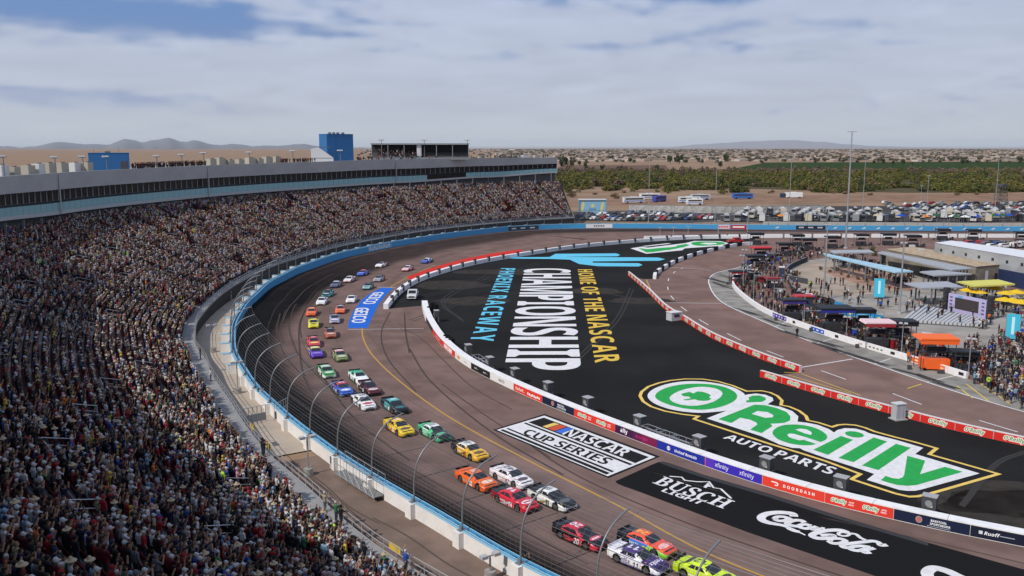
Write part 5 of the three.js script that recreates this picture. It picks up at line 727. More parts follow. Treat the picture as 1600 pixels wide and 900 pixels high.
// ---------- people ----------
const POSES = {
  down: { text: 'with arms hanging', arms: [[[0.21, 1.40, 0], [0.27, 1.14, -0.02], [0.25, 0.88, 0.06]], [[-0.21, 1.40, 0], [-0.27, 1.14, -0.02], [-0.24, 0.89, 0.08]]], hat: 0 },
  film: { text: 'filming with raised hands', arms: [[[0.21, 1.40, 0], [0.27, 1.24, 0.2], [0.08, 1.50, 0.36]], [[-0.21, 1.40, 0], [-0.27, 1.24, 0.2], [-0.08, 1.50, 0.36]]], hat: 1 },
  up: { text: 'with both arms in the air', arms: [[[0.21, 1.42, 0], [0.34, 1.62, 0.08], [0.24, 1.88, 0.12]], [[-0.21, 1.42, 0], [-0.34, 1.60, 0.08], [-0.28, 1.86, 0.14]]], hat: 0 },
  hips: { text: 'with hands on hips', arms: [[[0.21, 1.40, 0], [0.38, 1.16, -0.06], [0.20, 1.02, 0.06]], [[-0.21, 1.40, 0], [-0.38, 1.16, -0.06], [-0.20, 1.02, 0.06]]], hat: 1 },
  point: { text: 'with one arm raised', arms: [[[0.21, 1.42, 0], [0.36, 1.60, 0.12], [0.32, 1.86, 0.22]], [[-0.21, 1.40, 0], [-0.26, 1.16, 0.08], [-0.08, 1.14, 0.22]]], hat: 0 },
  brim: { text: 'in a wide brimmed hat', arms: [[[0.21, 1.40, 0], [0.28, 1.15, 0.02], [0.10, 1.12, 0.24]], [[-0.21, 1.40, 0], [-0.28, 1.15, 0.02], [-0.10, 1.10, 0.24]]], hat: 2 },
};
const OUTFITS = [ // shirt name, shirt, trousers, hair or hat, skin, weight, shorts
  ['black', [0.022, 0.022, 0.025], [0.03, 0.035, 0.05], [0.02, 0.015, 0.012], [0.30, 0.175, 0.115], 34], ['white', [0.58, 0.57, 0.57], [0.05, 0.06, 0.09], [0.06, 0.035, 0.02], [0.36, 0.215, 0.145], 17, 1], ['red', [0.30, 0.02, 0.026], [0.035, 0.04, 0.05], [0.45, 0.44, 0.43], [0.33, 0.19, 0.125], 8], ['maroon', [0.10, 0.012, 0.02], [0.05, 0.045, 0.04], [0.03, 0.02, 0.015], [0.27, 0.155, 0.10], 15, 1], ['navy', [0.018, 0.024, 0.06], [0.07, 0.06, 0.05], [0.03, 0.02, 0.015], [0.34, 0.20, 0.135], 13], ['blue', [0.035, 0.09, 0.36], [0.04, 0.05, 0.07], [0.6, 0.59, 0.58], [0.44, 0.27, 0.18], 4, 1], ['grey', [0.13, 0.13, 0.14], [0.025, 0.025, 0.03], [0.05, 0.035, 0.02], [0.33, 0.195, 0.13], 8], ['tan', [0.38, 0.29, 0.20], [0.10, 0.11, 0.13], [0.22, 0.14, 0.07], [0.33, 0.195, 0.13], 2.5, 1], ['light blue', [0.22, 0.36, 0.48], [0.05, 0.06, 0.09], [0.04, 0.025, 0.02], [0.35, 0.21, 0.14], 3], ['orange', [0.66, 0.15, 0.03], [0.05, 0.05, 0.06], [0.06, 0.04, 0.03], [0.43, 0.26, 0.17], 1.8], ['yellow', [0.60, 0.43, 0.05], [0.04, 0.04, 0.05], [0.3, 0.2, 0.1], [0.42, 0.26, 0.17], 1.1], ['lime', [0.45, 0.72, 0.06], [0.04, 0.05, 0.06], [0.08, 0.05, 0.03], [0.42, 0.26, 0.17], 0.6], ['pink', [0.55, 0.26, 0.30], [0.30, 0.29, 0.30], [0.24, 0.13, 0.06], [0.50, 0.32, 0.23], 1.6, 1], ['green', [0.04, 0.17, 0.07], [0.05, 0.05, 0.06], [0.05, 0.03, 0.02], [0.44, 0.27, 0.18], 2],
];
const PERSON = {};
{
  const N = 56, S = 1.1, CY = 1.03, mc = new MarchingCubes(N, new THREE.MeshStandardMaterial(), false, false, 60000);
  const seg = (p, a, b, ra, rb) => { const ab = [b[0] - a[0], b[1] - a[1], b[2] - a[2]], ap = [p[0] - a[0], p[1] - a[1], p[2] - a[2]], t = clamp((ab[0] * ap[0] + ab[1] * ap[1] + ab[2] * ap[2]) / (ab[0] ** 2 + ab[1] ** 2 + ab[2] ** 2 || 1), 0, 1); return Math.hypot(ap[0] - ab[0] * t, ap[1] - ab[1] * t, ap[2] - ab[2] * t) - lerp(ra, rb, t); };
  for (const [pn, P] of Object.entries(POSES)) {
    const B = [];
    for (const s of [-1, 1]) { B.push(['torso', [s * 0.075, 0.96, 0], [s * 0.085, 1.34, 0], 0.115, 0.125], ['thigh', [s * 0.09, 0.92, 0], [s * 0.11, 0.50, 0.02], 0.105, 0.07], ['shin', [s * 0.11, 0.50, 0.02], [s * 0.12, 0.10, -0.02], 0.066, 0.05], ['foot', [s * 0.12, 0.055, -0.03], [s * 0.135, 0.05, 0.15], 0.055, 0.05]); }
    B.push(['torso', [-0.16, 1.40, 0], [0.16, 1.40, 0], 0.085, 0.085], ['neck', [0, 1.42, 0], [0, 1.54, 0.01], 0.058, 0.055], ['head', [0, 1.58, 0.025], [0, 1.655, 0.005], 0.092, 0.105], ['nose', [0, 1.60, 0.10], [0, 1.585, 0.135], 0.02, 0.024]);
    for (const [a, b, c] of P.arms) { const d = [c[0] + (c[0] - b[0]) * 0.24, c[1] + (c[1] - b[1]) * 0.24, c[2] + (c[2] - b[2]) * 0.24]; B.push(['uarm', a, b, 0.065, 0.05], ['farm', b, c, 0.048, 0.042], ['hand', c, d, 0.044, 0.036]); }
    if (P.hat === 1) B.push(['hat', [0, 1.68, 0], [0, 1.70, -0.01], 0.118, 0.112], ['hat', [0, 1.665, 0.09], [0, 1.65, 0.19], 0.04, 0.032]);
    const sd = (p) => { let d = 9; for (const [n, a, b, ra, rb] of B) { const q = seg(p, a, b, ra, rb), h = clamp(0.5 + 0.5 * (d - q) / 0.035, 0, 1); d = lerp(d, q, h) - 0.035 * h * (1 - h); } if (P.hat === 2) { const r = Math.hypot(p[0], p[2] - 0.01), q = Math.max(Math.abs(p[1] - 1.675) - 0.028, r - 0.23), q2 = seg(p, [0, 1.69, 0], [0, 1.78, 0], 0.115, 0.09); d = Math.min(d, q, q2); } return d; };
    mc.reset(); const h = N / 2;
    for (let z = 0; z < N; z++) for (let y = 0; y < N; y++) for (let x = 0; x < N; x++) { const p = [(x - h) / h * S, (y - h) / h * S + CY, (z - h) / h * S]; mc.field[z * N * N + y * N + x] = (Math.abs(p[0]) > 0.6 || Math.abs(p[2]) > 0.55) ? -1 : -sd(p); }
    mc.isolation = 0; mc.update();
    const g0 = new THREE.BufferGeometry(), arr = []; for (let i = 0; i < mc.count * 3; i += 3) arr.push(mc.positionArray[i] * S, mc.positionArray[i + 1] * S + CY, mc.positionArray[i + 2] * S);
    g0.setAttribute('position', new THREE.Float32BufferAttribute(arr, 3)); const g = mergeVertices(g0, 1e-4); g.computeVertexNormals();
    let minY = 9; const pa = g.attributes.position; for (let i = 0; i < pa.count; i++) minY = Math.min(minY, pa.getY(i)); g.translate(0, -minY, 0);
    const tags = []; for (let i = 0; i < pa.count; i++) { const p = [pa.getX(i), pa.getY(i) + minY, pa.getZ(i)]; let bd = 9, bt = ''; for (const [n, a, b, ra, rb] of B) { const q = seg(p, a, b, ra, rb); if (q < bd) { bd = q; bt = n; } } if (bt === 'head' && (p[1] > 1.685 || (p[2] < 0.0 && p[1] > 1.55))) bt = 'hair'; if (P.hat === 2 && p[1] > 1.645 && bt !== 'hand') bt = 'hat'; tags.push(bt); }
    OUTFITS.forEach((o, oi) => {
      const c = new Float32Array(pa.count * 3); tags.forEach((t, i) => { const straw = [0.50, 0.40, 0.26], col = t === 'torso' || t === 'uarm' ? o[1] : t === 'thigh' ? o[2] : t === 'shin' ? (o[6] ? o[4] : o[2]) : t === 'foot' ? [0.09, 0.085, 0.08] : t === 'hair' ? o[3] : t === 'hat' ? (P.hat === 2 ? straw : (oi % 2 ? [0.5, 0.5, 0.5] : o[1])) : o[4]; c.set(col.map((v) => v * 0.86), i * 3); });
      const q = new THREE.BufferGeometry(); q.setAttribute('position', g.attributes.position); q.setAttribute('normal', g.attributes.normal); q.setAttribute('color', new THREE.BufferAttribute(c, 3)); q.setIndex(g.index); PERSON[pn + oi] = q;
    });
  }
}
const totW = OUTFITS.reduce((s, o) => s + o[5], 0);
function pickOutfit(R) { let t = R() * totW; for (let i = 0; i < OUTFITS.length; i++) { t -= OUTFITS[i][5]; if (t <= 0) return i; } return 0; }
const poseNames = Object.keys(POSES), poseW = [36, 27, 8, 15, 10, 4];
function pickPose(R) { let t = R() * 100; for (let i = 0; i < 6; i++) { t -= poseW[i]; if (t <= 0) return poseNames[i]; } return 'down'; }
const personMat = vcMat(0.85);
function personAt(x, y, z, turn, pose, oi, where, group, sc = 1) { const o = mesh('person', PERSON[pose + oi], personMat); o.position.set(x, y, z); o.rotation.y = turn; o.scale.setScalar(sc); return tag(o, `person in ${OUTFITS[oi][0]} shirt ${POSES[pose].text} ${where}`, 'person', group); }
function crowdOf(name, label, list) { // list of [x, y, z, turn, pose, outfit, scale]: one mass
  const root = new THREE.Group(); root.name = numbered(name); scene.add(root); root.userData = { label, category: 'crowd', kind: 'stuff' };
  const by = {}; for (const l of list) (by[l[4] + l[5]] ??= []).push(l); const d = new THREE.Object3D();
  for (const [k, L] of Object.entries(by)) { const im = new THREE.InstancedMesh(PERSON[k], personMat, L.length); im.name = 'spectators'; im.castShadow = im.receiveShadow = true; L.forEach(([x, y, z, t, , , s], i) => { d.position.set(x, y, z); d.rotation.set(0, t, 0); d.scale.set(s * (0.94 + 0.12 * hash2(i, 3)), s, s); d.updateMatrix(); im.setMatrixAt(i, d.matrix); }); root.add(im); }
  return root;
}
{
  const R = rnd(2024), list = [];
  for (let k = 0; k < ROWS; k++) {
    const mid = RW + rowOff(k, 180), da = 0.53 / mid / D2R;
    for (let a = A0 + 0.2; a < A1r(k) - 0.2; a += da * (0.92 + 0.16 * R())) {
      const off = rowOff(k, a) + 0.30 + R() * 0.18, r0 = R(), pose = pickPose(R), oi = pickOutfit(R), tw = (R() - 0.5) * 0.9, sc = 0.90 + R() * 0.16;
      if (r0 < 0.07 || inAisle(a, off) && r0 < 0.93 || railGap(a, k) || fbm(a * 0.9, k * 0.35, 3, 88) < 0.295) continue;
      const [x, z] = pol(a, off), y = rowY(k, a), q = proj(x, y + 1, z); if (z > -6 || q[0] < -160 || q[1] > 1010) continue;
      const inn = Math.atan2(-Math.cos(a * D2R), -Math.sin(a * D2R));
      list.push([x, y, z, inn + tw, pose, oi, sc, q, Math.hypot(x, y - CAMH, z)]);
    }
  }
  for (let i = 0; i < 900; i++) { const a = A0 + 2 + R() * (A1 - A0 - 3), off = TOPOFF + 0.3 + R() * 3.5, [x, z] = pol(a, off), q = proj(x, 17, z); if (z > -6 || q[0] < -160 || q[1] > 1010) continue; list.push([x, 16.2, z, Math.atan2(-Math.cos(a * D2R), -Math.sin(a * D2R)) + (R() - 0.5), pickPose(R), pickOutfit(R), 0.97, q, Math.hypot(x, 16 - CAMH, z)]); }
  list.sort((p, q) => p[8] - q[8]);
  const near = [], rest = []; for (const l of list) (near.length < 235 && l[7][0] > 4 && l[7][0] < 1590 && l[7][1] < 893 ? near : rest).push(l);
  for (const [x, y, z, t, p, o, s] of near) personAt(x, y, z, t, p, o, 'in the nearer grandstand rows', 'spectators in the grandstand', s);
  crowdOf('crowd', 'dense crowd of standing spectators filling the curved grandstand', rest);
  // people on the stand's front walkway and on the road behind the wall
  for (const [px, py, pose, oi, h] of [[431, 707, 'film', 0, 1.8], [437, 709, 'film', 0, 1.8], [520, 796, 'film', 7, 1.8], [543, 810, 'film', 13, 1.8], [551, 816, 'film', 0, 1.8], [637, 893, 'point', 5, 1.8], [322, 592, 'down', 1, 2.3], [300, 560, 'down', 0, 2.3]]) { const [x, z] = G(px, py, h), a = degOf(x, z), [X, Z] = pol(a, frontOff(a) + 0.7); personAt(X, frontH(a), Z, Math.atan2(CX - X, CZ - Z), pose, oi, 'on the grandstand front walkway', 'photographers along the grandstand front'); }
  for (const [px, py, pose, oi] of [[404, 628, 'down', 0], [408, 626, 'film', 1], [820, 897, 'film', 0]]) { const [x, z] = G(px, py); personAt(x, 0, z, Math.atan2(CX - x, CZ - z), pose, oi, 'behind the white outer wall', 'people behind the outer wall'); }
  // roof decks
  const roof = []; for (let i = 0; i < 190; i++) { const px = i < 150 ? 205 + R() * 118 : 438 + R() * 55, off = 45.2 + R() * 4, p = roofAt(px, off, -0.43); roof.push([p.x, p.y, p.z, Math.atan2(CX - p.x, CZ - p.z) + (R() - 0.5), pickPose(R), R() < 0.6 ? 0 : pickOutfit(R), 0.96]); }
  for (let i = 0; i < 170; i++) { const px = 590 + R() * 138, k = Math.floor(R() * 5), p = roofAt(px, 50.8 + k * 1.3, 0); roof.push([p.x, p.y + 0.5 + k * 0.45, p.z, Math.atan2(CX - p.x, CZ - p.z), pickPose(R), R() < 0.5 ? 0 : pickOutfit(R), 0.9]); }
  for (let i = 0; i < 60; i++) { const px = 556 + R() * 300, p = roofAt(px, 45 + R() * 3, -0.43); roof.push([p.x, p.y, p.z, R() * 6, pickPose(R), pickOutfit(R), 0.95]); }
  crowdOf('roof_crowd', 'rows of spectators standing on the suite roof decks', roof);
}
{ // infield
  const R = rnd(606), inside = (p, x, y) => { let c = false; for (let i = 0, j = p.length - 1; i < p.length; j = i++) if ((p[i][1] > y) !== (p[j][1] > y) && x < (p[j][0] - p[i][0]) * (y - p[i][1]) / (p[j][1] - p[i][1]) + p[i][0]) c = !c; return c; };
  const zones = [[[[1150, 440], [1168, 428], [1215, 462], [1300, 505], [1400, 535], [1512, 572], [1512, 588], [1425, 562], [1300, 524], [1228, 499], [1191, 483], [1156, 458]], 190, 0], [[[1500, 545], [1545, 520], [1640, 520], [1640, 660], [1560, 622], [1515, 598]], 330, 0], [[[1165, 415], [1190, 400], [1262, 385], [1290, 400], [1262, 408], [1235, 420], [1228, 445], [1205, 455], [1180, 435]], 170, 0], [[[1292, 402], [1330, 404], [1430, 432], [1420, 448], [1380, 440], [1296, 408]], 190, 1], [[[1226, 432], [1240, 430], [1250, 458], [1300, 474], [1290, 482], [1240, 470]], 90, 0], [[[1245, 445], [1300, 440], [1420, 460], [1560, 500], [1545, 525], [1400, 490], [1300, 470]], 80, 0], [[[1480, 380], [1640, 386], [1640, 392], [1500, 383]], 60, 0], [[[1385, 400], [1480, 424], [1515, 432], [1450, 437], [1390, 412]], 90, 1], [[[1480, 452], [1560, 450], [1600, 470], [1600, 520], [1560, 500]], 70, 0]];
  const list = []; for (const [p, n, dark] of zones) { const xs = p.map((q) => q[0]), ys = p.map((q) => q[1]), x0 = Math.min(...xs), x1 = Math.max(...xs), y0 = Math.min(...ys), y1 = Math.max(...ys); let got = 0, t = 0; while (got < n && t++ < n * 40) { const x = x0 + R() * (x1 - x0), y = y0 + R() * (y1 - y0); if (!inside(p, x, y)) continue; got++; const [X, Z] = G(x, y); list.push([X, 0.012, Z, R() * 6.28, pickPose(R), R() < (dark ? 0.45 : 0.28) ? 0 : pickOutfit(R), 0.93 + R() * 0.12, [x, y]]); } }
  for (const [px, py] of [[1419, 566], [1432, 562], [1445, 567], [1482, 574], [1483, 568], [1500, 578], [1518, 566], [1521, 572], [1516, 558], [1470, 560], [1437, 545]]) { const [X, Z] = G(px, py); personAt(X, 0.012, Z, R() * 6.28, R() < 0.5 ? 'down' : 'hips', 9, 'beside the orange pit canopy', 'orange pit crew'); }
  for (const [px, py, oi] of [[1152, 452, 2], [1147, 446, 2], [1140, 442, 2], [1361, 536, 2], [1378, 540, 2], [1345, 530, 2]]) { const [X, Z] = G(px, py); personAt(X, 0.012, Z, R() * 6.28, 'hips', oi, 'at a red pit stall', 'red pit crew'); }
  { const [X, Z] = G(1245, 527); personAt(X, 0.012, Z, 0.3, 'down', 0, 'standing alone on the pit boxes', undefined); }
  list.sort((a, b) => b[7][1] - a[7][1]); const vis = list.filter((l) => l[7][0] < 1595), near = vis.slice(0, 35), set = new Set(near);
  for (const [x, y, z, t, p, o, s] of near) personAt(x, y, z, t, p, o, 'near the pit wall end', 'people at the end of the pit wall', s);
  crowdOf('infield_crowd', 'crews and guests gathered behind the pit wall and round the garages', list.filter((l) => !set.has(l)));
}

// ---------- infield things ----------
const STEEL = M(0.40, 0.41, 0.42, 0.45, 0.5), DK = M(0.03, 0.03, 0.033, 0.6);
{
  const R = rnd(404);
  function pitCart(px, py, w, h, top, side, label, grp, screenTop = true) {
    const [x, z] = G(px, py), t = thing('pit_cart', label, 'pit cart', grp, [x, 0.012, z], Math.atan2(-x, -z) + 0.35), d = w * 0.62, T = hexM(top, 0.6), S = hexM(side, 0.55);
    mesh('cart_body', boxB(w * 0.7, h * 0.30, d * 0.6, 0, 0.22, -0.1), side === '#ee6422' ? S : DK, t); mesh('side_panel', boxB(w * 0.45, h * 0.2, 0.05, -w * 0.1, 0.35, d * 0.22), S, t); mesh('cart_drawers', boxB(w * 0.2, h * 0.2, 0.06, w * 0.25, 0.4, d * 0.22), M(0.10, 0.10, 0.11, 0.4), t);
    mesh('seat_bench', boxB(w * 0.7, 0.2, d * 0.3, 0, h * 0.5, -d * 0.1), DK, t); mesh('monitor', boxB(w * 0.5, h * 0.16, 0.12, 0, h * 0.56, d * 0.12), M(0.02, 0.022, 0.03, 0.2), t);
    for (const [a, b] of [[-1, -1], [1, -1], [-1, 1], [1, 1]]) mesh('post', boxB(0.09, h - 0.2, 0.09, a * w * 0.44, 0.1, b * d * 0.42), DK, t);
    const roof = new THREE.Shape([[-w / 2, 0], [-w / 2 + 0.15, 0.22], [w / 2 - 0.15, 0.22], [w / 2, 0]].map(([a, b]) => new THREE.Vector2(a, b)));
    mesh('canopy', new THREE.ExtrudeGeometry(roof, { depth: d, bevelEnabled: true, bevelSize: 0.08, bevelThickness: 0.12, bevelSegments: 2 }).translate(0, h - 0.2, -d / 2), T, t);
    mesh('valance', boxB(w * 0.98, h * 0.12, 0.04, 0, h * 0.84 - 0.06, d / 2 + 0.02), S, t);
    for (const a of [-1, 1]) mesh('wheel', new THREE.CylinderGeometry(0.22, 0.22, 0.12, 12).rotateX(Math.PI / 2).translate(a * w * 0.3, 0.22, d * 0.3), TYRE, t);
    for (const [a, b, c, e, f] of [[0.7, 0.9, 0.6, w * 0.62, 0.2], [0.5, 0.6, 0.5, -w * 0.66, 0.4], [0.9, 0.5, 0.5, 0.1, d * 0.75], [0.6, 1.1, 0.5, w * 0.8, -0.6]]) mesh('equipment_case', boxB(a, b, c, e, 0, f), M(0.05, 0.05, 0.055, 0.6), t);
    return t;
  }
  const far = 'black team canopies by the far pits';
  for (const [px, py, w] of [[1225, 400, 4.6], [1262, 392, 4.8], [1300, 388, 4.6], [1345, 384, 4.4], [1387, 383, 4.6], [1425, 386, 5], [1472, 375, 4.6], [1520, 376, 4.6], [1595, 380, 4.6], [1180, 382, 5], [1245, 385, 4.2]]) pitCart(px, py, w, 3.9, '#15161a', '#1a1b20', 'black team canopy over a pit cart near the back straight', far);
  pitCart(1188, 409, 5.2, 4.2, '#c02430', '#1b1b1f', 'pit cart under a bright red dome canopy'); pitCart(1178, 418, 5, 3.4, '#17171b', '#22242a', 'low black pit cart in front of the red dome canopy');
  pitCart(1151, 444, 3.6, 3.2, '#22242a', '#a81f2b', 'red sided pit cart at the tip of the pit wall'); pitCart(1206, 450, 3.2, 2.4, '#8a2028', '#777a80', 'small cart with maroon top on the brown service lane');
  pitCart(1236, 500, 4.6, 4.0, '#1a1a20', '#3d2f78', 'pit cart with purple sides behind purple banner'); pitCart(1254, 488, 3.6, 3.4, '#b03038', '#202228', 'pit cart with small red canopy beside toilet cabin');
  pitCart(1302, 517, 6.2, 4.3, '#121216', '#2c2f8a', 'wide black canopy with blue violet front'); pitCart(1347, 517, 3.8, 4.0, '#141418', '#17181c', 'tall black pit cart in front of the blue banner');
  pitCart(1369, 543, 4.8, 4.4, '#e3c4c6', '#9c2430', 'red pit cart with a pale pink top'); pitCart(1407, 540, 4.4, 4.2, '#101114', '#1c1d20', 'black pit cart between red and orange ones'); pitCart(1394, 530, 3.4, 3.4, '#15161a', '#26282c', 'small black pit cart behind the red one');
  pitCart(1459, 577, 5.4, 4.9, '#ef6a25', '#ee6422', 'tall orange pit canopy with orange side panels'); pitCart(1502, 577, 4.0, 2.8, '#111214', '#17181a', 'low black pit cart beside the orange canopy');
  const loo = (px, py, c, label) => { const [x, z] = G(px, py), t = thing('toilet_cabin', label, 'portable toilet', undefined, [x, 0.012, z], Math.atan2(-x, -z)); mesh('cabin', boxB(1.4, 2.3, 1.4), hexM(c), t); mesh('door', boxB(0.9, 1.9, 0.05, 0, 0.15, 0.71), hexM('#2a3550'), t); mesh('roof', boxB(1.5, 0.2, 1.5, 0, 2.3, 0), M(0.65, 0.65, 0.66), t); };
  loo(1263, 478, '#26324c', 'dark blue toilet cabin with white roof by the red cart'); loo(1447, 545, '#1d3070', 'bright blue toilet cabin behind the orange canopy'); loo(1221, 432, '#3a3d42', 'grey toilet cabin on the brown service lane');

  // flat canopies on posts
  function canopy(q, h, m, label, nPost = 4) { const c = gp(q, h), t = thing('shade_canopy', label, 'canopy'); const top = poly(c, h), bot = poly(c, h - 0.3), edge = []; c.forEach((p, i) => { const n = c[(i + 1) % 4]; edge.push(geoFrom([p[0], h, p[1], n[0], h, n[1], n[0], h - 0.3, n[1], p[0], h - 0.3, p[1]], [0, 1, 2, 0, 2, 3])); }); mesh('roof_sheet', merge([top, bot, ...edge]), m, t); for (const s of [0, 1]) for (let i = 0; i < nPost; i++) { const a = s ? c[3] : c[0], b = s ? c[2] : c[1], u = (i + 0.5) / nPost, cx = (c[0][0] + c[2][0]) / 2, cz = (c[0][1] + c[2][1]) / 2, X = lerp(a[0], b[0], u), Z = lerp(a[1], b[1], u); mesh('post', boxB(0.25, h - 0.3, 0.25, lerp(X, cx, 0.08), 0.012, lerp(Z, cz, 0.08)), M(0.18, 0.18, 0.19), t); } for (let i = 1; i < 8; i++) { const u = i / 8, A = [lerp(c[0][0], c[1][0], u), lerp(c[0][1], c[1][1], u)], B = [lerp(c[3][0], c[2][0], u), lerp(c[3][1], c[2][1], u)]; mesh('roof_seam', bar(V3(A[0], h + 0.02, A[1]), V3(B[0], h + 0.02, B[1]), 0.05, 4), m, t); } }
  canopy([[1286, 396], [1427, 424.5], [1399, 425], [1290, 398.5]].map(([x, y], i) => [x, y + (i < 2 ? -1 : 0)]), 4.2, M(0.36, 0.56, 0.66, 0.5), 'long pale blue shade canopy over the garage fans'); canopy([[1296, 391], [1358, 390], [1366, 394], [1302, 395.2]], 4.4, M(0.36, 0.37, 0.39, 0.5), 'grey shade canopy behind the pale blue one'); canopy([[1371, 394.5], [1380, 392.6], [1521, 419], [1487, 421.5]], 4.4, M(0.34, 0.355, 0.38, 0.5), 'long grey shade canopy along the beige garage', 6); canopy([[1437, 424], [1470, 422], [1519, 427.5], [1460, 430]], 4.0, M(0.34, 0.355, 0.38, 0.5), 'grey canopy at the corner of the beige garage'); canopy([[1413, 442], [1480, 439.5], [1505, 448], [1440, 449.8]], 3.8, M(0.36, 0.37, 0.40, 0.5), 'grey canopy next to the yellow one', 2); canopy([[1496, 439.5], [1560, 436.5], [1586, 443.5], [1523, 446.8]], 4.0, M(0.62, 0.58, 0.12, 0.55), 'bright yellow shade canopy in front of the beige garage', 2);
  // garages
  function block(q, h, wall, roofM, name, label) { const c = gp(q, h), t = thing(name, label, 'building'); mesh('roof', poly(inset(c, -0.15), h), roofM, t); c.forEach((p, i) => { const n = c[(i + 1) % c.length]; mesh('wall', geoFrom([p[0], 0, p[1], n[0], 0, n[1], n[0], h - 0.02, n[1], p[0], h - 0.02, p[1]], [0, 1, 2, 0, 2, 3], [0, 0, 9, 0, 9, 4, 0, 4]), wall, t); }); return [t, c]; }
  { const [t, c] = block([[1384, 389.3], [1427, 385.5], [1582, 411.5], [1525, 416.5]], 4.6, MT(0.29, 0.255, 0.205, grainB, 6), MT(0.50, 0.39, 0.27, grainB, 8), 'garage_building', 'low beige block garage with a flat tan roof'); const P = (u, y, d = 0.06) => { const a = c[3], b = c[2]; const nx = -(b[1] - a[1]), nz = (b[0] - a[0]), l = Math.hypot(nx, nz), s = nz / l > 0 ? 1 : -1; return V3(lerp(a[0], b[0], u) + nx / l * d * s, y, lerp(a[1], b[1], u) + nz / l * d * s); }; const quad = (u0, u1, y0, y1) => geoFrom([P(u0, y0), P(u1, y0), P(u1, y1), P(u0, y1)].flatMap((v) => [v.x, v.y, v.z]), [0, 1, 2, 0, 2, 3]); mesh('door', quad(0.52, 0.60, 0.3, 2.6), DK, t); mesh('sign', quad(0.26, 0.34, 0.5, 3.4), M(0.6, 0.6, 0.6), t); for (const [px, py] of [[1425, 386.5], [1440, 392.5], [1517, 402], [1554, 408.5], [1511, 401]]) { const [x, z] = G(px, py, 4.6); mesh('roof_unit', boxB(1.3, 0.7, 1.1, x, 4.61, z), M(0.5, 0.48, 0.45), t); } }
  { const [t, c] = block([[1461, 379.3], [1487, 376], [1660, 399], [1660, 412.5]], 7.2, MT(0.40, 0.41, 0.42, grainB, 8), M(0.72, 0.72, 0.73, 0.5), 'garage_building', 'long white roofed garage with grey walls'); const a = c[0], b = c[3]; for (let i = 0; i < 9; i++) { const u = (i + 0.55) / 9, x = lerp(a[0], b[0], u), z = lerp(a[1], b[1], u), o = mesh('garage_door', boxB(5.4, 3.6, 0.12), M(0.02, 0.035, 0.09, 0.4), t); o.position.set(x - 0.02, 0.02, z + 0.12); o.rotation.y = Math.atan2(-(b[1] - a[1]), b[0] - a[0]); const v = mesh('wall_vent', boxB(0.8, 0.7, 0.1), DK, t); v.position.set(x, 5.2, z + 0.12); v.rotation.y = o.rotation.y; } }
  // banners, screen, speakers, umbrellas
  const flagM = canvasMat(128, 256, (x, w, h) => { fill(x, w, h, '#3fb6d2'); x.fillStyle = '#bfe8ee'; x.fillRect(w * 0.38, h * 0.12, w * 0.22, h * 0.7); });
  for (const [px, py, h, w, l] of [[1373, 467, 4.4, 2.1, 'tall teal banner standing on the gravel plaza'], [1581, 533, 4.6, 2.0, 'tall teal banner beside the dense pit wall crowd']]) { const [x, z] = G(px, py), t = thing('banner', l, 'banner', undefined, [x, 0.012, z], Math.atan2(-x, -z)); mesh('cloth', boxB(w, h - 0.4, 0.06, 0, 0.4, 0), flagM, t); mesh('pole', cyl(0.06, 0.05, h + 0.1, 8, -w / 2 - 0.06, 0, 0), STEEL, t); mesh('foot', boxB(w * 0.8, 0.12, 0.9, 0, 0, 0), DK, t); }
  { const a = G(1304, 487), b = G(1379, 512), L = Math.hypot(b[0] - a[0], b[1] - a[1]), t = thing('fence_banner', 'long blue banner with yellow shapes along a plaza fence', 'banner', undefined, [(a[0] + b[0]) / 2, 0.012, (a[1] + b[1]) / 2], Math.atan2(-(b[1] - a[1]), b[0] - a[0])); mesh('cloth', boxB(L, 2.0, 0.08, 0, 0.15, 0), canvasMat(512, 128, (x, w, h) => { fill(x, w, h, '#2f8fc4'); x.fillStyle = '#e2d27a'; for (const u of [0.22, 0.36, 0.92]) { x.beginPath(); x.ellipse(w * u, h * 0.55, 22, 46, 0.2, 0, 7); x.fill(); } x.fillStyle = '#6db6d8'; x.fillRect(w * 0.5, h * 0.35, w * 0.3, h * 0.3); }), t); for (let i = 0; i <= 6; i++) mesh('post', boxB(0.08, 2.9, 0.08, -L / 2 + L * i / 6, 0, -0.1), STEEL, t); mesh('top_rail', boxB(L, 0.06, 0.06, 0, 2.85, -0.1), STEEL, t); }
  { const a = G(1482, 485), b = G(1541, 498), L = Math.hypot(b[0] - a[0], b[1] - a[1]), t = thing('video_screen', 'outdoor video screen in a lilac frame facing the plaza', 'screen', undefined, [(a[0] + b[0]) / 2, 0.012, (a[1] + b[1]) / 2], Math.atan2(-(b[1] - a[1]), b[0] - a[0])); mesh('frame', boxB(L, 3.5, 0.5), canvasMat(512, 192, (x, w, h) => { fill(x, w, h, '#b3accf'); x.fillStyle = '#4a4468'; for (const u of [0.08, 0.92]) for (let i = 0; i < 4; i++) x.fillRect(w * u - 18, h * (0.15 + i * 0.2), 36, 16); x.fillStyle = '#5fa8d0'; x.fillRect(w * 0.26, h * 0.03, w * 0.12, h * 0.12); }), t); mesh('display', boxB(L * 0.62, 2.2, 0.06, 0, 0.75, 0.28), M(0.055, 0.042, 0.042, 0.35), t); for (const s of [-1, 1]) mesh('speaker_tower', merge([0, 1, 2, 3, 4].map((i) => boxB(1.0, 0.82, 0.9, s * (L / 2 + 0.75), i * 0.92, 0))), DK, t); }
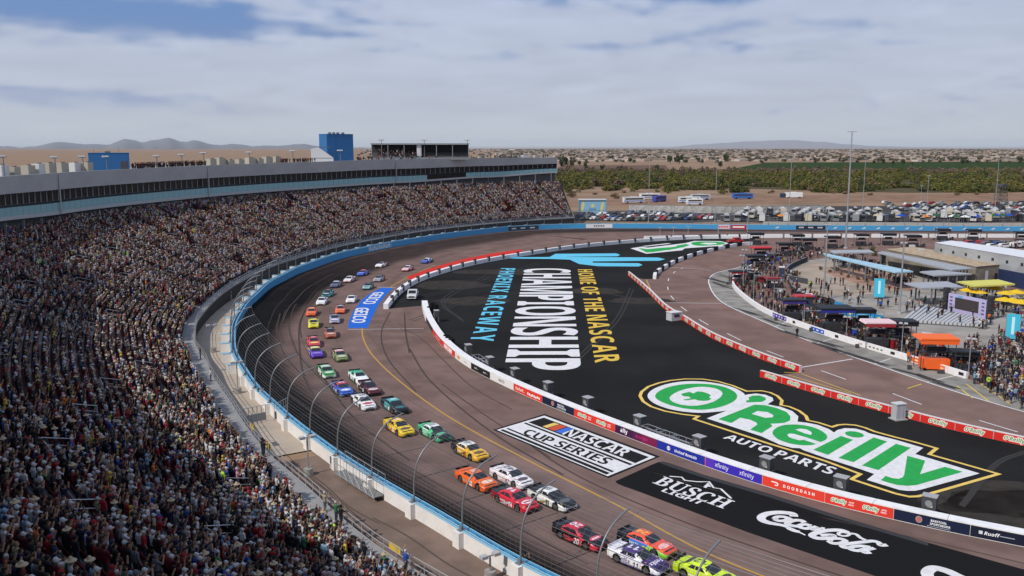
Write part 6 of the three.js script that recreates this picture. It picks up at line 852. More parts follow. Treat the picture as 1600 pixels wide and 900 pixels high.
  for (const [px, py, s] of [[1510, 472, 1], [1526, 466, 1.15], [1527, 475, 1], [1555, 469, 1.1], [1570, 477, 1], [1587, 475, 1.1], [1568, 488, 1.1], [1580, 489, 1], [1594, 492, 1.2]]) { const [x, z] = G(px, py), t = thing('umbrella', 'yellow patio umbrella on a thin pole beside the video screen', 'umbrella', 'yellow umbrellas on the plaza', [x, 0.012, z], px); mesh('shade', new THREE.ConeGeometry(1.9 * s, 0.65, 8).translate(0, 2.75, 0), M(0.72, 0.47, 0.03, 0.7), t); mesh('pole', cyl(0.04, 0.04, 2.5, 6), STEEL, t); mesh('table', cyl(0.55, 0.55, 0.06, 12, 0, 0.72, 0), M(0.3, 0.3, 0.3), t); }
  { const t = thing('bench_terrace', 'fan of pale bench rows on the plaza facing the screen', 'bleachers'); mesh('dark_floor', poly(gp([[1408, 504], [1440, 476.5], [1470, 479], [1510, 490], [1552, 504], [1536, 513]]), 0.017), M(0.09, 0.09, 0.095, 0.9), t); for (let i = 0; i < 19; i++) { const u = i / 18, a = G(lerp(1412, 1532, u), lerp(503, 511, u)), b = G(lerp(1442, 1548, u), lerp(478, 503.5, Math.pow(u, 0.9))), L = Math.hypot(b[0] - a[0], b[1] - a[1]), o = mesh('bench', boxB(L, 0.45, 0.55), M(0.46, 0.46, 0.46, 0.6), t); o.position.set((a[0] + b[0]) / 2, 0.012, (a[1] + b[1]) / 2); o.rotation.y = Math.atan2(-(b[1] - a[1]), b[0] - a[0]); } }
  { const p = new Path(gp([[1262, 444], [1232, 438], [1228, 430], [1236, 420], [1262, 408]]), 1.5), t = thing('curved_fence', 'dark mesh fence curving round the gravel plaza', 'fence'); mesh('mesh_panel', wallLoft(p, 0, p.L, 1.5, 0, 0.08, 0.012, 1.3), M(0.07, 0.07, 0.075), t); mesh('top_rail', wallLoft(p, 0, p.L, 1.5, -0.03, 0.11, 1.3, 1.38), STEEL, t); }
  { const p = new Path(gp([[1232, 440], [1240, 458], [1262, 468], [1300, 476], [1304, 486]]), 1.5), t = thing('curved_fence', 'dark mesh fence between pit carts and plaza', 'fence'); mesh('mesh_panel', wallLoft(p, 0, p.L, 1.5, 0, 0.08, 0.012, 1.3), M(0.07, 0.07, 0.075), t); mesh('top_rail', wallLoft(p, 0, p.L, 1.5, -0.03, 0.11, 1.3, 1.38), STEEL, t); }
  // lamp poles
  function pole(px, py, pyTop, label, grp, heads = 2, r = 0.12) { const [x, z] = G(px, py), h = heightAt(px, pyTop, x, z), t = thing('light_pole', label, 'light pole', grp, [x, 0, z], Math.atan2(-x, -z)); mesh('shaft', cyl(r, r * 0.55, h, 8), STEEL, t); if (heads) { mesh('crossarm', box(heads * 0.7, 0.1, 0.12, 0, h, 0), STEEL, t); for (let i = 0; i < heads; i++) mesh('lamp_head', boxB(0.5, 0.22, 0.4, (i - (heads - 1) / 2) * 0.75, h + 0.05, 0.15), M(0.45, 0.46, 0.46), t); } mesh('footing', cyl(r * 2.4, r * 2.2, 0.4, 8), M(0.38, 0.37, 0.35), t); }
  pole(1321, 388, 206, 'very tall light pole rising above the garages', undefined, 4, 0.3); pole(1287, 468, 352, 'tall slim light pole on the plaza near gravel bed', undefined, 2, 0.2); pole(1405, 490, 380, 'tall grey light pole beside the bench terrace', undefined, 2, 0.22);
  for (const [a, b, c] of [[1158, 444, 400], [1161, 446, 391], [1177, 470, 422], [1208, 487, 442], [1256, 502, 457], [1322, 530, 496], [1408, 558, 506], [1513, 586, 530]]) pole(a, b, c, 'short grey pole along the pit wall', 'short poles along the pit wall', 2, 0.09);
  for (const [a, b, c] of [[1232, 352, 250], [1347, 340, 248], [1447, 338, 275], [1437, 336, 290], [1554, 334, 250], [1013, 348, 246], [1117, 348, 250], [1168, 366, 320], [1031, 371, 356], [1052, 371, 356], [1075, 371, 355], [1122, 371, 345]]) pole(a, b, c, 'distant slim light pole by the back straight', 'light poles by the back straight', 2, 0.16);
  // concourse lamps with concrete feet
  for (const [a, b, c] of [[333, 550, 508], [372, 614, 566], [482, 742, 683], [766, 905, 868]]) { const [x, z] = G(a, b), h = heightAt(a, c, x, z), t = thing('concourse_lamp', 'grey lamp post with concrete foot behind the outer wall', 'lamp post', 'lamp posts behind the outer wall', [x, -0.01, z], 0.6); mesh('foot', cyl(0.5, 0.45, 0.7, 10), MT(0.38, 0.36, 0.33, grainB, 3), t); mesh('shaft', cyl(0.09, 0.07, h - 0.6, 8, 0, 0.6, 0), STEEL, t); mesh('arm', box(1.5, 0.08, 0.1, 0, h, 0), STEEL, t); for (const s of [-1, 1]) mesh('lamp_head', boxB(0.55, 0.25, 0.45, s * 0.55, h - 0.1, 0), M(0.42, 0.42, 0.41), t); }
  // camera cage on the wall and steel gates
  { const s0 = sDeg(142.6), s1 = sDeg(145.0), a = tAt(s0, 1.5), b = tAt(s1, 1.5), L = Math.hypot(b.x - a.x, b.z - a.z), t = thing('wall_platform', 'grey steel mesh platform cage hung behind the white wall', 'platform', undefined, [(a.x + b.x) / 2, 0, (a.z + b.z) / 2], Math.atan2(-(b.z - a.z), b.x - a.x)); const g = []; for (const z of [-0.5, 0.7]) { for (const y of [0.4, 1.5, 2.4]) g.push(bar(V3(-L / 2, y, z), V3(L / 2, y, z), 0.035)); for (let i = 0; i <= 6; i++) g.push(bar(V3(-L / 2 + L * i / 6, 0, z), V3(-L / 2 + L * i / 6, 2.4, z), 0.03)); for (let i = 0; i < 6; i++) g.push(bar(V3(-L / 2 + L * i / 6, 0.4, z), V3(-L / 2 + L * (i + 1) / 6, 1.5, z), 0.02)); } mesh('frame', merge(g), STEEL, t); mesh('deck', boxB(L, 0.06, 1.2, 0, 0.42, 0.1), M(0.2, 0.2, 0.2), t); }
  const gate = (px, py, turn, label) => { const [x, z] = G(px, py), t = thing('steel_gate', label, 'gate', undefined, [x, 0, z], turn), g = []; for (let i = 0; i <= 6; i++) g.push(bar(V3(-1.6 + i * 0.53, 0, 0), V3(-1.6 + i * 0.53, 2.0, 0), 0.04)); for (const y of [0.2, 1.1, 2.0]) g.push(bar(V3(-1.6, y, 0), V3(1.6, y, 0), 0.04)); mesh('bars', merge(g), STEEL, t); mesh('infill', boxB(3.1, 0.9, 0.02, 0, 0.2, 0), M(0.25, 0.26, 0.27, 0.6), t); };
  gate(396, 662, 0.7, 'tall grey steel gate across the concourse'); gate(440, 652, 1.3, 'grey steel gate leaning by the white wall buttress'); gate(350, 470, 0.4, 'grey steel gate at the concourse bend');
  { const [x, z] = G(1403, 655), t = thing('utility_cabinet', 'pale grey utility cabinet standing before the red barrier', 'cabinet', undefined, [x, 0.01, z], 0.3); mesh('cabinet', boxB(1.3, 1.9, 0.9), M(0.44, 0.45, 0.46, 0.5), t); mesh('cap', boxB(1.45, 0.12, 1.05, 0, 1.9, 0), M(0.55, 0.55, 0.55), t); mesh('plinth', boxB(1.7, 0.12, 1.4, 0, -0.005, 0), M(0.35, 0.34, 0.33), t); for (const u of [-0.33, 0.33]) mesh('door_rib', boxB(0.05, 1.6, 0.03, u, 0.15, 0.46), M(0.3, 0.3, 0.31), t); }
  { const [x, z] = G(1053, 500), t = thing('barrier_hut', 'small pale box hut on the curved red barrier', 'hut', undefined, [x, 0.01, z], 0.5); mesh('cabin', boxB(2.4, 1.5, 1.6), M(0.5, 0.5, 0.5), t); mesh('roof', boxB(2.6, 0.1, 1.8, 0, 1.5, 0), M(0.62, 0.62, 0.62), t); mesh('window', boxB(1.2, 0.5, 0.05, 0, 0.7, 0.82), DK, t); }
  const [sx, sz] = G(1149, 380); { const t = thing('safety_truck', 'red safety pickup parked on the far pit road', 'truck', undefined, [sx, 0.012, sz], 0.2), r = M(0.42, 0.03, 0.035, 0.4); mesh('body', merge([boxB(5.6, 0.7, 2, 0, 0.5, 0), boxB(2.2, 0.75, 1.8, 0.4, 1.2, 0)]), r, t); mesh('windows', boxB(1.9, 0.45, 1.84, 0.45, 1.3, 0), DK, t); for (const a of [-1.8, 1.8]) mesh('axle_wheels', new THREE.CylinderGeometry(0.42, 0.42, 2.05, 14).rotateX(Math.PI / 2).translate(a, 0.42, 0), TYRE, t); }

  // cases, tyre racks and tool boxes crowding the pit stalls
  const spots = []; for (let i = 0; i < 74; i++) { const z = i % 4, u = R(); spots.push(z === 0 ? [lerp(1160, 1240, u), lerp(432, 492, u) - 4 - R() * 16] : z === 1 ? [lerp(1240, 1400, u), lerp(498, 548, u) - 2 - R() * 18] : z === 2 ? [lerp(1170, 1270, u), lerp(408, 388, u) + R() * 14] : [lerp(1400, 1515, u), lerp(548, 584, u) - 4 - R() * 16]); }
  const cc = [['black', '#16171a'], ['black', '#1a1b1f'], ['dark grey', '#3a3c40'], ['red', '#9c2028'], ['blue', '#24408c'], ['white', '#d8d8d6']], rackTyre = new THREE.TorusGeometry(0.3, 0.13, 6, 12);
  spots.forEach(([px, py], i) => { const [x, z] = G(px, py), turn = R() * 3;
    if (i % 3 === 0) { const t = thing('tyre_rack', 'steel rack of black racing tyres among the pit carts', 'tyre rack', 'tyre racks in the pits', [x, 0.012, z], turn); for (let k = 0; k < 4; k++) for (let j = 0; j < 2; j++) mesh('tyre', rackTyre.clone().rotateY(Math.PI / 2).translate(-0.6 + k * 0.4, 0.48 + j * 0.85, 0), TYRE, t); mesh('frame', merge([boxB(1.9, 0.06, 0.5, 0, 0.08, 0), boxB(1.9, 0.06, 0.5, 0, 0.9, 0), boxB(0.06, 1.8, 0.5, -0.95, 0, 0), boxB(0.06, 1.8, 0.5, 0.95, 0, 0)]), STEEL, t); return; }
    const c = cc[Math.floor(R() * 6)], h = 0.8 + R() * 0.9, w = 0.8 + R() * 1.4, t = thing('tool_chest', `${c[0]} tool chest standing among the pit carts`, 'tool chest', 'tool chests in the pits', [x, 0.012, z], turn); mesh('chest', boxB(w, h, 0.75, 0, 0.1, 0), hexM(c[1], 0.45), t); mesh('lid', boxB(w + 0.06, 0.08, 0.8, 0, h + 0.1, 0), M(0.2, 0.2, 0.21, 0.4), t); mesh('drawer_front', boxB(w * 0.86, h * 0.7, 0.03, 0, 0.2, 0.385), M(0.09, 0.09, 0.1, 0.4), t); });
}

// ---------- beyond the back straight ----------
{
  const lot = MT(0.075, 0.070, 0.068, grainA, 50), R = rnd(909);
  struct(mesh('parking_lot', poly(gp([[880, 344], [1180, 349.5], [1760, 346], [1760, 320], [1300, 322], [1110, 331], [985, 329], [880, 331]]), -0.03), lot), 'dark asphalt parking lot behind the back straight');
  struct(mesh('dirt_bank', poly(gp([[1030, 350.5], [1140, 345], [1200, 349], [1200, 352], [1030, 353]]), -0.012), MT(0.30, 0.205, 0.15, grainB, 20)), 'bare earth bank behind the blue barrier');
  struct(mesh('dirt_track', poly(gp([[880, 322], [1000, 319], [1300, 317], [1760, 312], [1760, 300], [1300, 305], [1000, 311], [880, 312]]), -0.11), MT(0.285, 0.178, 0.118, grainB, 60)), 'reddish bare dirt strip beyond the parking lot');
  struct(mesh('dry_field', poly(gp([[850, 272], [1050, 270], [1040, 258], [880, 258]]), -0.11), MT(0.17, 0.105, 0.08, grainB, 90)), 'brown ploughed field beyond the scrub');
  struct(mesh('green_field', poly(gp([[1135, 265.5], [1195, 253.8], [1420, 253], [1800, 251.5], [1800, 266], [1400, 268]]), -0.10), MT(0.030, 0.058, 0.012, grainB, 120)), 'flat green farm field beyond the scrub');
  struct(mesh('bare_land', poly(gp([[860, 252], [1180, 251.5], [1320, 249.5], [1800, 249], [1800, 243], [860, 244]]), -0.09), MT(0.50, 0.39, 0.30, grainB, 300)), 'pale bare land at the edge of the town');
  // long white wall
  { const p = new Path(gp([[983, 330.5], [1110, 333], [1180, 333], [1290, 331]]), 4), t = thing('boundary_wall', 'long pale panel wall behind the parking lot', 'wall'), m = MT(0.50, 0.485, 0.455, grainB, 10); for (let s = 0; s + 4.5 < p.L; s += 4.6) mesh('wall_panel', wallLoft(p, s, s + 4.5, 4.5, 0, 0.25, -0.2, 3.4), m, t); mesh('coping', wallLoft(p, 0, p.L, 6, -0.08, 0.33, 3.4, 3.55), M(0.3, 0.29, 0.28), t); }
  // parked cars
  const paintC = [['white', [0.62, 0.62, 0.62]], ['silver', [0.36, 0.37, 0.38]], ['grey', [0.14, 0.145, 0.15]], ['black', [0.022, 0.022, 0.024]], ['red', [0.32, 0.025, 0.03]], ['blue', [0.035, 0.07, 0.22]], ['tan', [0.34, 0.28, 0.20]]];
  const carGeo = paintC.map(([, c]) => { const s = (pts, w) => new THREE.ExtrudeGeometry(new THREE.Shape(pts.map(([a, b]) => new THREE.Vector2(a, b))), { depth: w, bevelEnabled: false }).translate(0, 0, -w / 2); return merge([colored(s([[-2.2, 0.35], [-2.2, 0.95], [-1.6, 1.02], [1.1, 1.0], [2.1, 0.82], [2.2, 0.35]], 1.8), ...c), colored(s([[-1.7, 1.0], [-1.3, 1.5], [0.3, 1.52], [1.05, 1.0]], 1.6), ...c), colored(s([[-1.5, 1.08], [-1.2, 1.42], [0.25, 1.44], [0.85, 1.06]], 1.64), 0.02, 0.022, 0.026), ...[-1.35, 1.35].map((x) => colored(new THREE.CylinderGeometry(0.34, 0.34, 1.86, 10).rotateX(Math.PI / 2).translate(x, 0.34, 0), 0.012, 0.012, 0.012)), colored(box(0.05, 0.35, 1.3, 1.02, 1.22, 0).rotateZ(0), 0.02, 0.022, 0.026)]); });
  const suvGeo = paintC.map(([, c]) => { const s = (pts, w) => new THREE.ExtrudeGeometry(new THREE.Shape(pts.map(([a, b]) => new THREE.Vector2(a, b))), { depth: w, bevelEnabled: false }).translate(0, 0, -w / 2); return merge([colored(s([[-2.4, 0.45], [-2.4, 1.15], [1.2, 1.12], [2.3, 1.0], [2.4, 0.45]], 1.9), ...c), colored(s([[-2.35, 1.12], [-2.2, 1.8], [0.4, 1.82], [1.15, 1.12]], 1.75), ...c), colored(s([[-2.1, 1.22], [-2.0, 1.68], [0.35, 1.7], [0.95, 1.2]], 1.79), 0.02, 0.022, 0.026), ...[-1.5, 1.5].map((x) => colored(new THREE.CylinderGeometry(0.4, 0.4, 1.94, 10).rotateX(Math.PI / 2).translate(x, 0.4, 0), 0.012, 0.012, 0.012))]); });
  const wts = [0, 0, 0, 1, 1, 1, 2, 2, 2, 3, 3, 3, 3, 4, 5, 6];
  const park = (px, py, turn, where, grp) => { const [x, z] = G(px, py), ci = wts[Math.floor(R() * wts.length)], suv = R() < 0.4, o = mesh('parked_car', (suv ? suvGeo : carGeo)[ci], VCgloss); o.position.set(x, -0.02, z); o.rotation.y = turn; tag(o, `${paintC[ci][0]} parked ${suv ? 'sport utility car' : 'car'} ${where}`, 'car', grp); };
  for (const [x0, x1, y0, y1, rows, n] of [[903, 926, 335, 344.5, 3, 4], [934, 990, 336, 346, 4, 6], [983, 1040, 332.5, 346, 4, 6], [1040, 1082, 336, 345, 3, 4], [1085, 1115, 338, 344, 2, 3]]) for (let r = 0; r < rows; r++) for (let i = 0; i < n; i++) if (R() < 0.93) park(lerp(x0, x1, (i + 0.5) / n) + r * 4 + (R() - 0.5), lerp(y0, y1, (r + 0.5) / rows), 0.9 + (R() < 0.5 ? Math.PI : 0) + (R() - 0.5) * 0.15, 'in the lot behind the blue barrier', 'cars parked behind the turn');
  for (let r = 0; r < 6; r++) for (let i = 0; i < 17; i++) { const px = 1385 + i * 14 + r * 3 + (R() - 0.5) * 3; if (R() < 0.84 - (px < 1430 ? 0.4 : 0)) park(px, 318.5 + r * 2.1, 0.35 + (R() < 0.5 ? Math.PI : 0) + (R() - 0.5) * 0.2, 'on the dirt beyond the campers', 'cars parked on the dirt'); }
  for (let i = 0; i < 20; i++) park(1478 + i * 6.5, 384 + (i % 3) * 2 - i * 0.05, R() * 0.4, 'beside the white roofed garage', 'cars parked by the garage');
  // motorhomes and trailers
  const rvCols = [['white', [0.62, 0.61, 0.59]], ['cream', [0.55, 0.49, 0.38]], ['silver grey', [0.24, 0.25, 0.26]], ['dark', [0.04, 0.04, 0.045]]];
  const rvGeo = rvCols.map(([, c], k) => merge([colored(boxB(9, 2.6, 2.5, 0, 0.6, 0), ...c), colored(boxB(8.6, 0.18, 2.3, -0.1, 3.2, 0), k === 3 ? 0.07 : 0.42, k === 3 ? 0.07 : 0.41, k === 3 ? 0.075 : 0.40), colored(box(5.0, 0.55, 2.54, 0.3, 2.35, 0), 0.03, 0.032, 0.036), colored(box(8.8, 0.3, 2.53, 0, 1.2, 0), k === 1 ? 0.2 : 0.10, 0.10, k === 0 ? 0.25 : 0.10), colored(box(0.08, 1.1, 2.2, 4.5, 2.3, 0), 0.02, 0.022, 0.03), colored(boxB(1.0, 0.45, 0.9, -1.5, 3.38, 0), 0.6, 0.6, 0.6), colored(boxB(0.8, 0.4, 0.8, 2, 3.38, 0), 0.5, 0.5, 0.5), ...[-2.8, 2.9].map((x) => colored(new THREE.CylinderGeometry(0.45, 0.45, 2.52, 12).rotateX(Math.PI / 2).translate(x, 0.45, 0), 0.012, 0.012, 0.012)), colored(boxB(4.0, 0.06, 1.6, 0.4, 2.75, 2.05), 0.2, 0.22, 0.24)]));
  for (let r = 0; r < 3; r++) for (let i = 0; i < 26; i++) { const px = 1135 + i * 18.5 + r * 7 + (R() - 0.5) * 6, py = 346 - r * 5.2; if (R() > 0.82 || (px < 1150 && r) || px > 1625) continue; const [x, z] = G(px, py), k = Math.floor(R() * 4), o = mesh('motorhome', rvGeo[k], VC); o.position.set(x, -0.02, z); o.rotation.y = 1.25 + (R() - 0.5) * 0.5 + (R() < 0.5 ? Math.PI : 0); o.scale.setScalar(0.9 + R() * 0.2); tag(o, `${rvCols[k][0]} motorhome with dark windows camped along the back straight`, 'motorhome', 'motorhomes along the back straight'); }
  const tentC = [['black', '#17181b'], ['blue', '#2350b0'], ['white', '#e2e2de'], ['green', '#2c5a3c'], ['orange', '#d88a3a'], ['tan', '#cbb48c']];
  for (let i = 0; i < 34; i++) { const px = 1150 + R() * 460, py = 344.5 + R() * 3.2, [x, z] = G(px, py), c = tentC[Math.floor(Math.pow(R(), 1.6) * 6)], t = thing('camp_canopy', `${c[0]} pop up canopy among the motorhomes`, 'canopy', 'pop up canopies along the back straight', [x, -0.02, z], R() * 3); mesh('cover', new THREE.ConeGeometry(2.6, 1.0, 4).rotateY(Math.PI / 4).translate(0, 2.9, 0), hexM(c[1], 0.8), t); for (const [a, b] of [[-1, -1], [1, -1], [-1, 1], [1, 1]]) mesh('leg', boxB(0.07, 2.4, 0.07, a * 1.7, 0, b * 1.7), STEEL, t); }
  // coaches, lorry, inflatable stage
  const coach = (px, py, L, c, label, turn = 0.1, cab) => { const [x, z] = G(px, py), t = thing('coach', label, cab ? 'truck' : 'bus', undefined, [x, -0.1, z], turn), w = hexM(c, 0.4); mesh('body', boxB(L, 3.1, 2.5, 0, 0.5, 0), w, t); if (!cab) { mesh('windows', box(L * 0.86, 0.9, 2.54, 0, 2.5, 0), DK, t); mesh('windshield', box(0.06, 1.3, 2.2, L / 2 + 0.02, 2.3, 0), DK, t); mesh('stripe', box(L * 0.98, 0.5, 2.53, 0, 1.3, 0), hexM('#3a5aa0'), t); } else { mesh('cab', boxB(3, 2.6, 2.4, -L / 2 - 1.8, 0.4, 0), hexM('#2c3a52', 0.4), t); } mesh('roof_pod', boxB(L * 0.3, 0.25, 1.8, 0, 3.6, 0), w, t); for (const a of [-L * 0.32, L * 0.3, L * 0.36]) mesh('axle_wheels', new THREE.CylinderGeometry(0.5, 0.5, 2.5, 14).rotateX(Math.PI / 2).translate(a, 0.5, 0), TYRE, t); };
  coach(990, 317, 13, '#d2d2d2', 'silver grey coach parked beyond the pale wall', 0.25); coach(1030, 315, 13, '#43469a', 'violet coach with white stripes parked beyond the wall', 0.9); coach(1015, 311, 13, '#e0e0de', 'white coach with a red cap parked beyond the wall', 0.2); coach(1077, 316.5, 13, '#d8dcdc', 'white and teal coach parked beyond the wall', 0.05); coach(1094, 312, 12, '#b9bcc0', 'pale coach standing behind the white and teal one', 0.05); coach(1160, 310.5, 13, '#3767b4', 'blue and white coach alone on the dirt', 0.05); coach(1085, 320, 9, '#e6e6e4', 'short white van coach close to the pale wall', 0.05); coach(1240, 309, 11, '#e2e2e0', 'white box lorry with dark cab on the dirt', 0.05, true);
  { const [x, z] = G(925, 333), t = thing('event_tent', 'pale blue event tent wall with yellow marks', 'tent', undefined, [x, -0.05, z], 0.05); mesh('wall', boxB(13, 6.6, 4), canvasMat(256, 128, (c, w, h) => { fill(c, w, h, '#8ab6cc'); c.fillStyle = '#d9cf86'; for (const u of [0.12, 0.86]) { c.beginPath(); c.ellipse(w * u, h * 0.5, 14, 50, 0.2, 0, 7); c.fill(); } c.beginPath(); c.arc(w * 0.5, h * 0.42, 17, 0, 7); c.fill(); c.fillStyle = '#5f93b4'; c.fillRect(w * 0.36, h * 0.62, w * 0.28, h * 0.16); }), t); mesh('canopy', boxB(13.6, 0.4, 5, 0, 6.6, 0), M(0.6, 0.62, 0.62), t); mesh('side_truss', merge([boxB(0.5, 7, 0.5, -6.9, 0, 2.2), boxB(0.5, 7, 0.5, 6.9, 0, 2.2)]), M(0.2, 0.3, 0.4), t); }
  { const [x, z] = G(1562, 332), t = thing('lattice_tower', 'dark lattice scaffold tower among the parked cars', 'tower', undefined, [x, -0.05, z], 0.4), g = [], s = 2.4, H = 13; for (const [a, b] of [[-1, -1], [1, -1], [1, 1], [-1, 1]]) g.push(bar(V3(a * s, 0, b * s), V3(a * s * 0.75, H, b * s * 0.75), 0.12)); for (let k = 0; k < 6; k++) { const y0 = k * H / 6, y1 = (k + 1) * H / 6, q = s * (1 - 0.04 * k); for (const [a, b, c, d] of [[-1, -1, 1, -1], [1, -1, 1, 1], [1, 1, -1, 1], [-1, 1, -1, -1]]) { g.push(bar(V3(a * q, y0, b * q), V3(c * q, y1, d * q), 0.08), bar(V3(c * q, y0, d * q), V3(a * q, y1, b * q), 0.08), bar(V3(a * q, y1, b * q), V3(c * q, y1, d * q), 0.08)); } } mesh('frame', merge(g), M(0.10, 0.105, 0.11), t); mesh('platform', boxB(4.4, 1.2, 4.4, 0, H, 0), M(0.09, 0.09, 0.095), t); }

  // ---------- vegetation ----------
  const leafy = (seed, n, w, h, size, hollow = 0.35) => { const r = rnd(seed), pos = [], idx = [], col = []; const clumps = Array.from({ length: 7 }, () => { const a = r() * 6.28, q = Math.sqrt(r()) * 0.62; return [Math.cos(a) * q, 0.25 + r() * 0.6, Math.sin(a) * q, 0.28 + r() * 0.25]; }); for (let i = 0; i < n; i++) { const c = clumps[i % 7], th = r() * 6.28, ph = Math.acos(2 * r() - 1), q = c[3] * Math.pow(r(), hollow), x = (c[0] + Math.sin(ph) * Math.cos(th) * q) * w, y = Math.max(0.04, c[1] + Math.cos(ph) * q * 0.9) * h, z = (c[2] + Math.sin(ph) * Math.sin(th) * q) * w, s = size * (0.6 + r() * 0.8), u = V3(r() - 0.5, r() - 0.5, r() - 0.5).normalize(), v = V3(r() - 0.5, r() - 0.5, r() - 0.5).cross(u).normalize(), b = pos.length / 3, k = 0.75 + r() * 0.5; for (const [a, d] of [[-1, -0.5], [1, -0.5], [0.2, 0.9]]) { pos.push(x + (u.x * a + v.x * d) * s, Math.max(0.02, y + (u.y * a + v.y * d) * s), z + (u.z * a + v.z * d) * s); col.push(k, k, k); } idx.push(b, b + 1, b + 2); } return geoFrom(pos, idx, null, col); };
  const leafM = (r, g, b) => { const m = new THREE.MeshStandardMaterial({ roughness: 0.95, vertexColors: true, side: THREE.DoubleSide }); m.color.setRGB(r, g, b); return m; };
  const bushes = [leafy(1, 420, 1, 1, 0.11), leafy(2, 420, 1, 1, 0.11), leafy(3, 380, 1, 1, 0.10), leafy(4, 260, 1.35, 0.6, 0.12), leafy(5, 300, 0.7, 1.4, 0.10)];
  const greens = [[0.125, 0.118, 0.018], [0.075, 0.085, 0.016], [0.15, 0.125, 0.028], [0.045, 0.060, 0.014], [0.16, 0.115, 0.055], [0.15, 0.105, 0.072]];
  struct(mesh('scrub_floor', poly(gp([[840, 291], [960, 292], [1100, 293], [1250, 297], [1420, 301], [1800, 299], [1800, 268], [1130, 268], [1000, 271], [840, 272]]), -0.12), MT(0.10, 0.085, 0.045, grainB, 35)), 'dark litter and dry soil under the river scrub');
  const scrub = new THREE.Group(); scrub.name = 'riverbank_scrub'; scene.add(scrub); scrub.userData = { kind: 'stuff', label: 'wide belt of olive green scrub along the dry river', category: 'scrub' };
  const d = new THREE.Object3D(), bm = leafM(1, 1, 1);
  bushes.forEach((g, gi) => { const L = []; for (let i = 0; i < 4600; i++) { const py = 268 + Math.pow(R(), 0.85) * (31 + 3 * Math.sin(i)), px = 850 + R() * 950, edge = 300 + 4 * Math.sin(px * 0.03) + 3 * Math.sin(px * 0.011 + 2); if (py > edge || (py < 270 && px < 1130 && R() < 0.5)) continue; const n = fbm(px * 0.012, py * 0.09, 3, 55); if (n < 0.26 || (py > 290 && px < 1270 && fbm(px * 0.02, py * 0.45, 3, 66) > 0.47)) continue; L.push([px, py, n]); } const im = new THREE.InstancedMesh(g, bm, L.length); im.name = 'bush_mass'; im.castShadow = im.receiveShadow = true; const c = new THREE.Color(); L.forEach(([px, py, n], i) => { const [x, z] = G(px, py), s = (1.5 + Math.pow(R(), 2.4) * 5.5) * (py < 275 ? 1.2 : 1); d.position.set(x, -0.2, z); d.rotation.set(0, R() * 6.28, 0); d.scale.set(s, s * (0.45 + R() * 0.5), s); d.updateMatrix(); im.setMatrixAt(i, d.matrix); const k = py < 274 || R() < 0.12 ? 4 + (R() < 0.5 ? 0 : 1) : Math.floor(clamp(n * 4.2 + (R() - 0.5) * 2.4 - 0.5, 0, 4.4)), q = 0.85 + R() * 0.4; c.setRGB(greens[k][0] * q, greens[k][1] * q, greens[k][2] * q); im.setColorAt(i, c); }); scrub.add(im); });
  // single bushes on the sand
  const bushM = [leafM(0.13, 0.13, 0.025), leafM(0.15, 0.10, 0.05), leafM(0.08, 0.085, 0.025), leafM(0.20, 0.14, 0.085)];
  for (const [px, py, s, k] of [[992, 299, 5.2, 0], [962, 310, 4.4, 1], [892, 308, 4, 1], [1052, 297, 5, 0], [1068, 297, 5, 2], [1086, 297, 4, 2], [1127, 303, 3.6, 0], [1205, 302, 3.2, 3], [1285, 300, 4, 0], [1300, 302, 3, 3], [975, 301, 2.5, 3], [1320, 303, 3, 3], [1440, 299, 6, 2], [1448, 297, 5, 2], [1495, 305, 2.6, 3], [1525, 304, 2.4, 3], [1360, 305, 2.4, 3], [905, 300, 3, 3], [930, 304, 2.5, 3], [1045, 302, 2.6, 0], [1150, 299, 2.5, 3]]) { const [x, z] = G(px, py), t = thing('desert_bush', `${['olive', 'rust brown', 'dark green', 'dry brown'][k]} bush alone on the sand`, 'bush', 'bushes on the sand', [x, -0.15, z], px); const f = mesh('foliage', bushes[px % 3], bushM[k], t); f.scale.set(s, s * 0.72, s); mesh('stem', cyl(s * 0.05, s * 0.03, s * 0.4, 6), M(0.12, 0.08, 0.05), t); }
  const crown = [leafy(21, 700, 1, 1, 0.09, 0.45), leafy(22, 700, 1, 1, 0.09, 0.45)], treeM = [leafM(0.035, 0.05, 0.018), leafM(0.055, 0.065, 0.02)];
  for (const [px, py, hh] of [[878, 262, 13], [884, 260, 16], [893, 261, 12], [905, 259, 10], [915, 262, 9], [985, 254, 12], [1047, 255, 17], [1056, 254, 13], [1062, 256, 18], [1073, 255, 9], [1090, 254, 12], [1098, 255, 9], [1120, 256, 12], [1133, 253, 20], [1125, 262, 11], [917, 270, 9], [942, 268, 9], [968, 270, 8], [1025, 269, 10], [1105, 270, 8], [1272, 253, 10], [1312, 253, 9], [1380, 257, 12], [1395, 258, 9], [1410, 258, 10], [1503, 257, 13], [1510, 256, 9], [1562, 255, 10], [1592, 256, 14], [1470, 252, 9], [1490, 250, 8], [1365, 256, 8], [1425, 259, 7]]) { const [x, z] = G(px, py), t = thing('tree', 'dark round crowned tree standing beyond the scrub', 'tree', 'trees beyond the scrub', [x, -0.15, z], px); const c = mesh('crown', crown[px % 2], treeM[py % 2], t); c.scale.set(hh * 0.5, hh * 0.85, hh * 0.5); c.position.y = hh * 0.14; mesh('trunk', cyl(hh * 0.035, hh * 0.02, hh * 0.5, 7), M(0.08, 0.055, 0.04), t); }
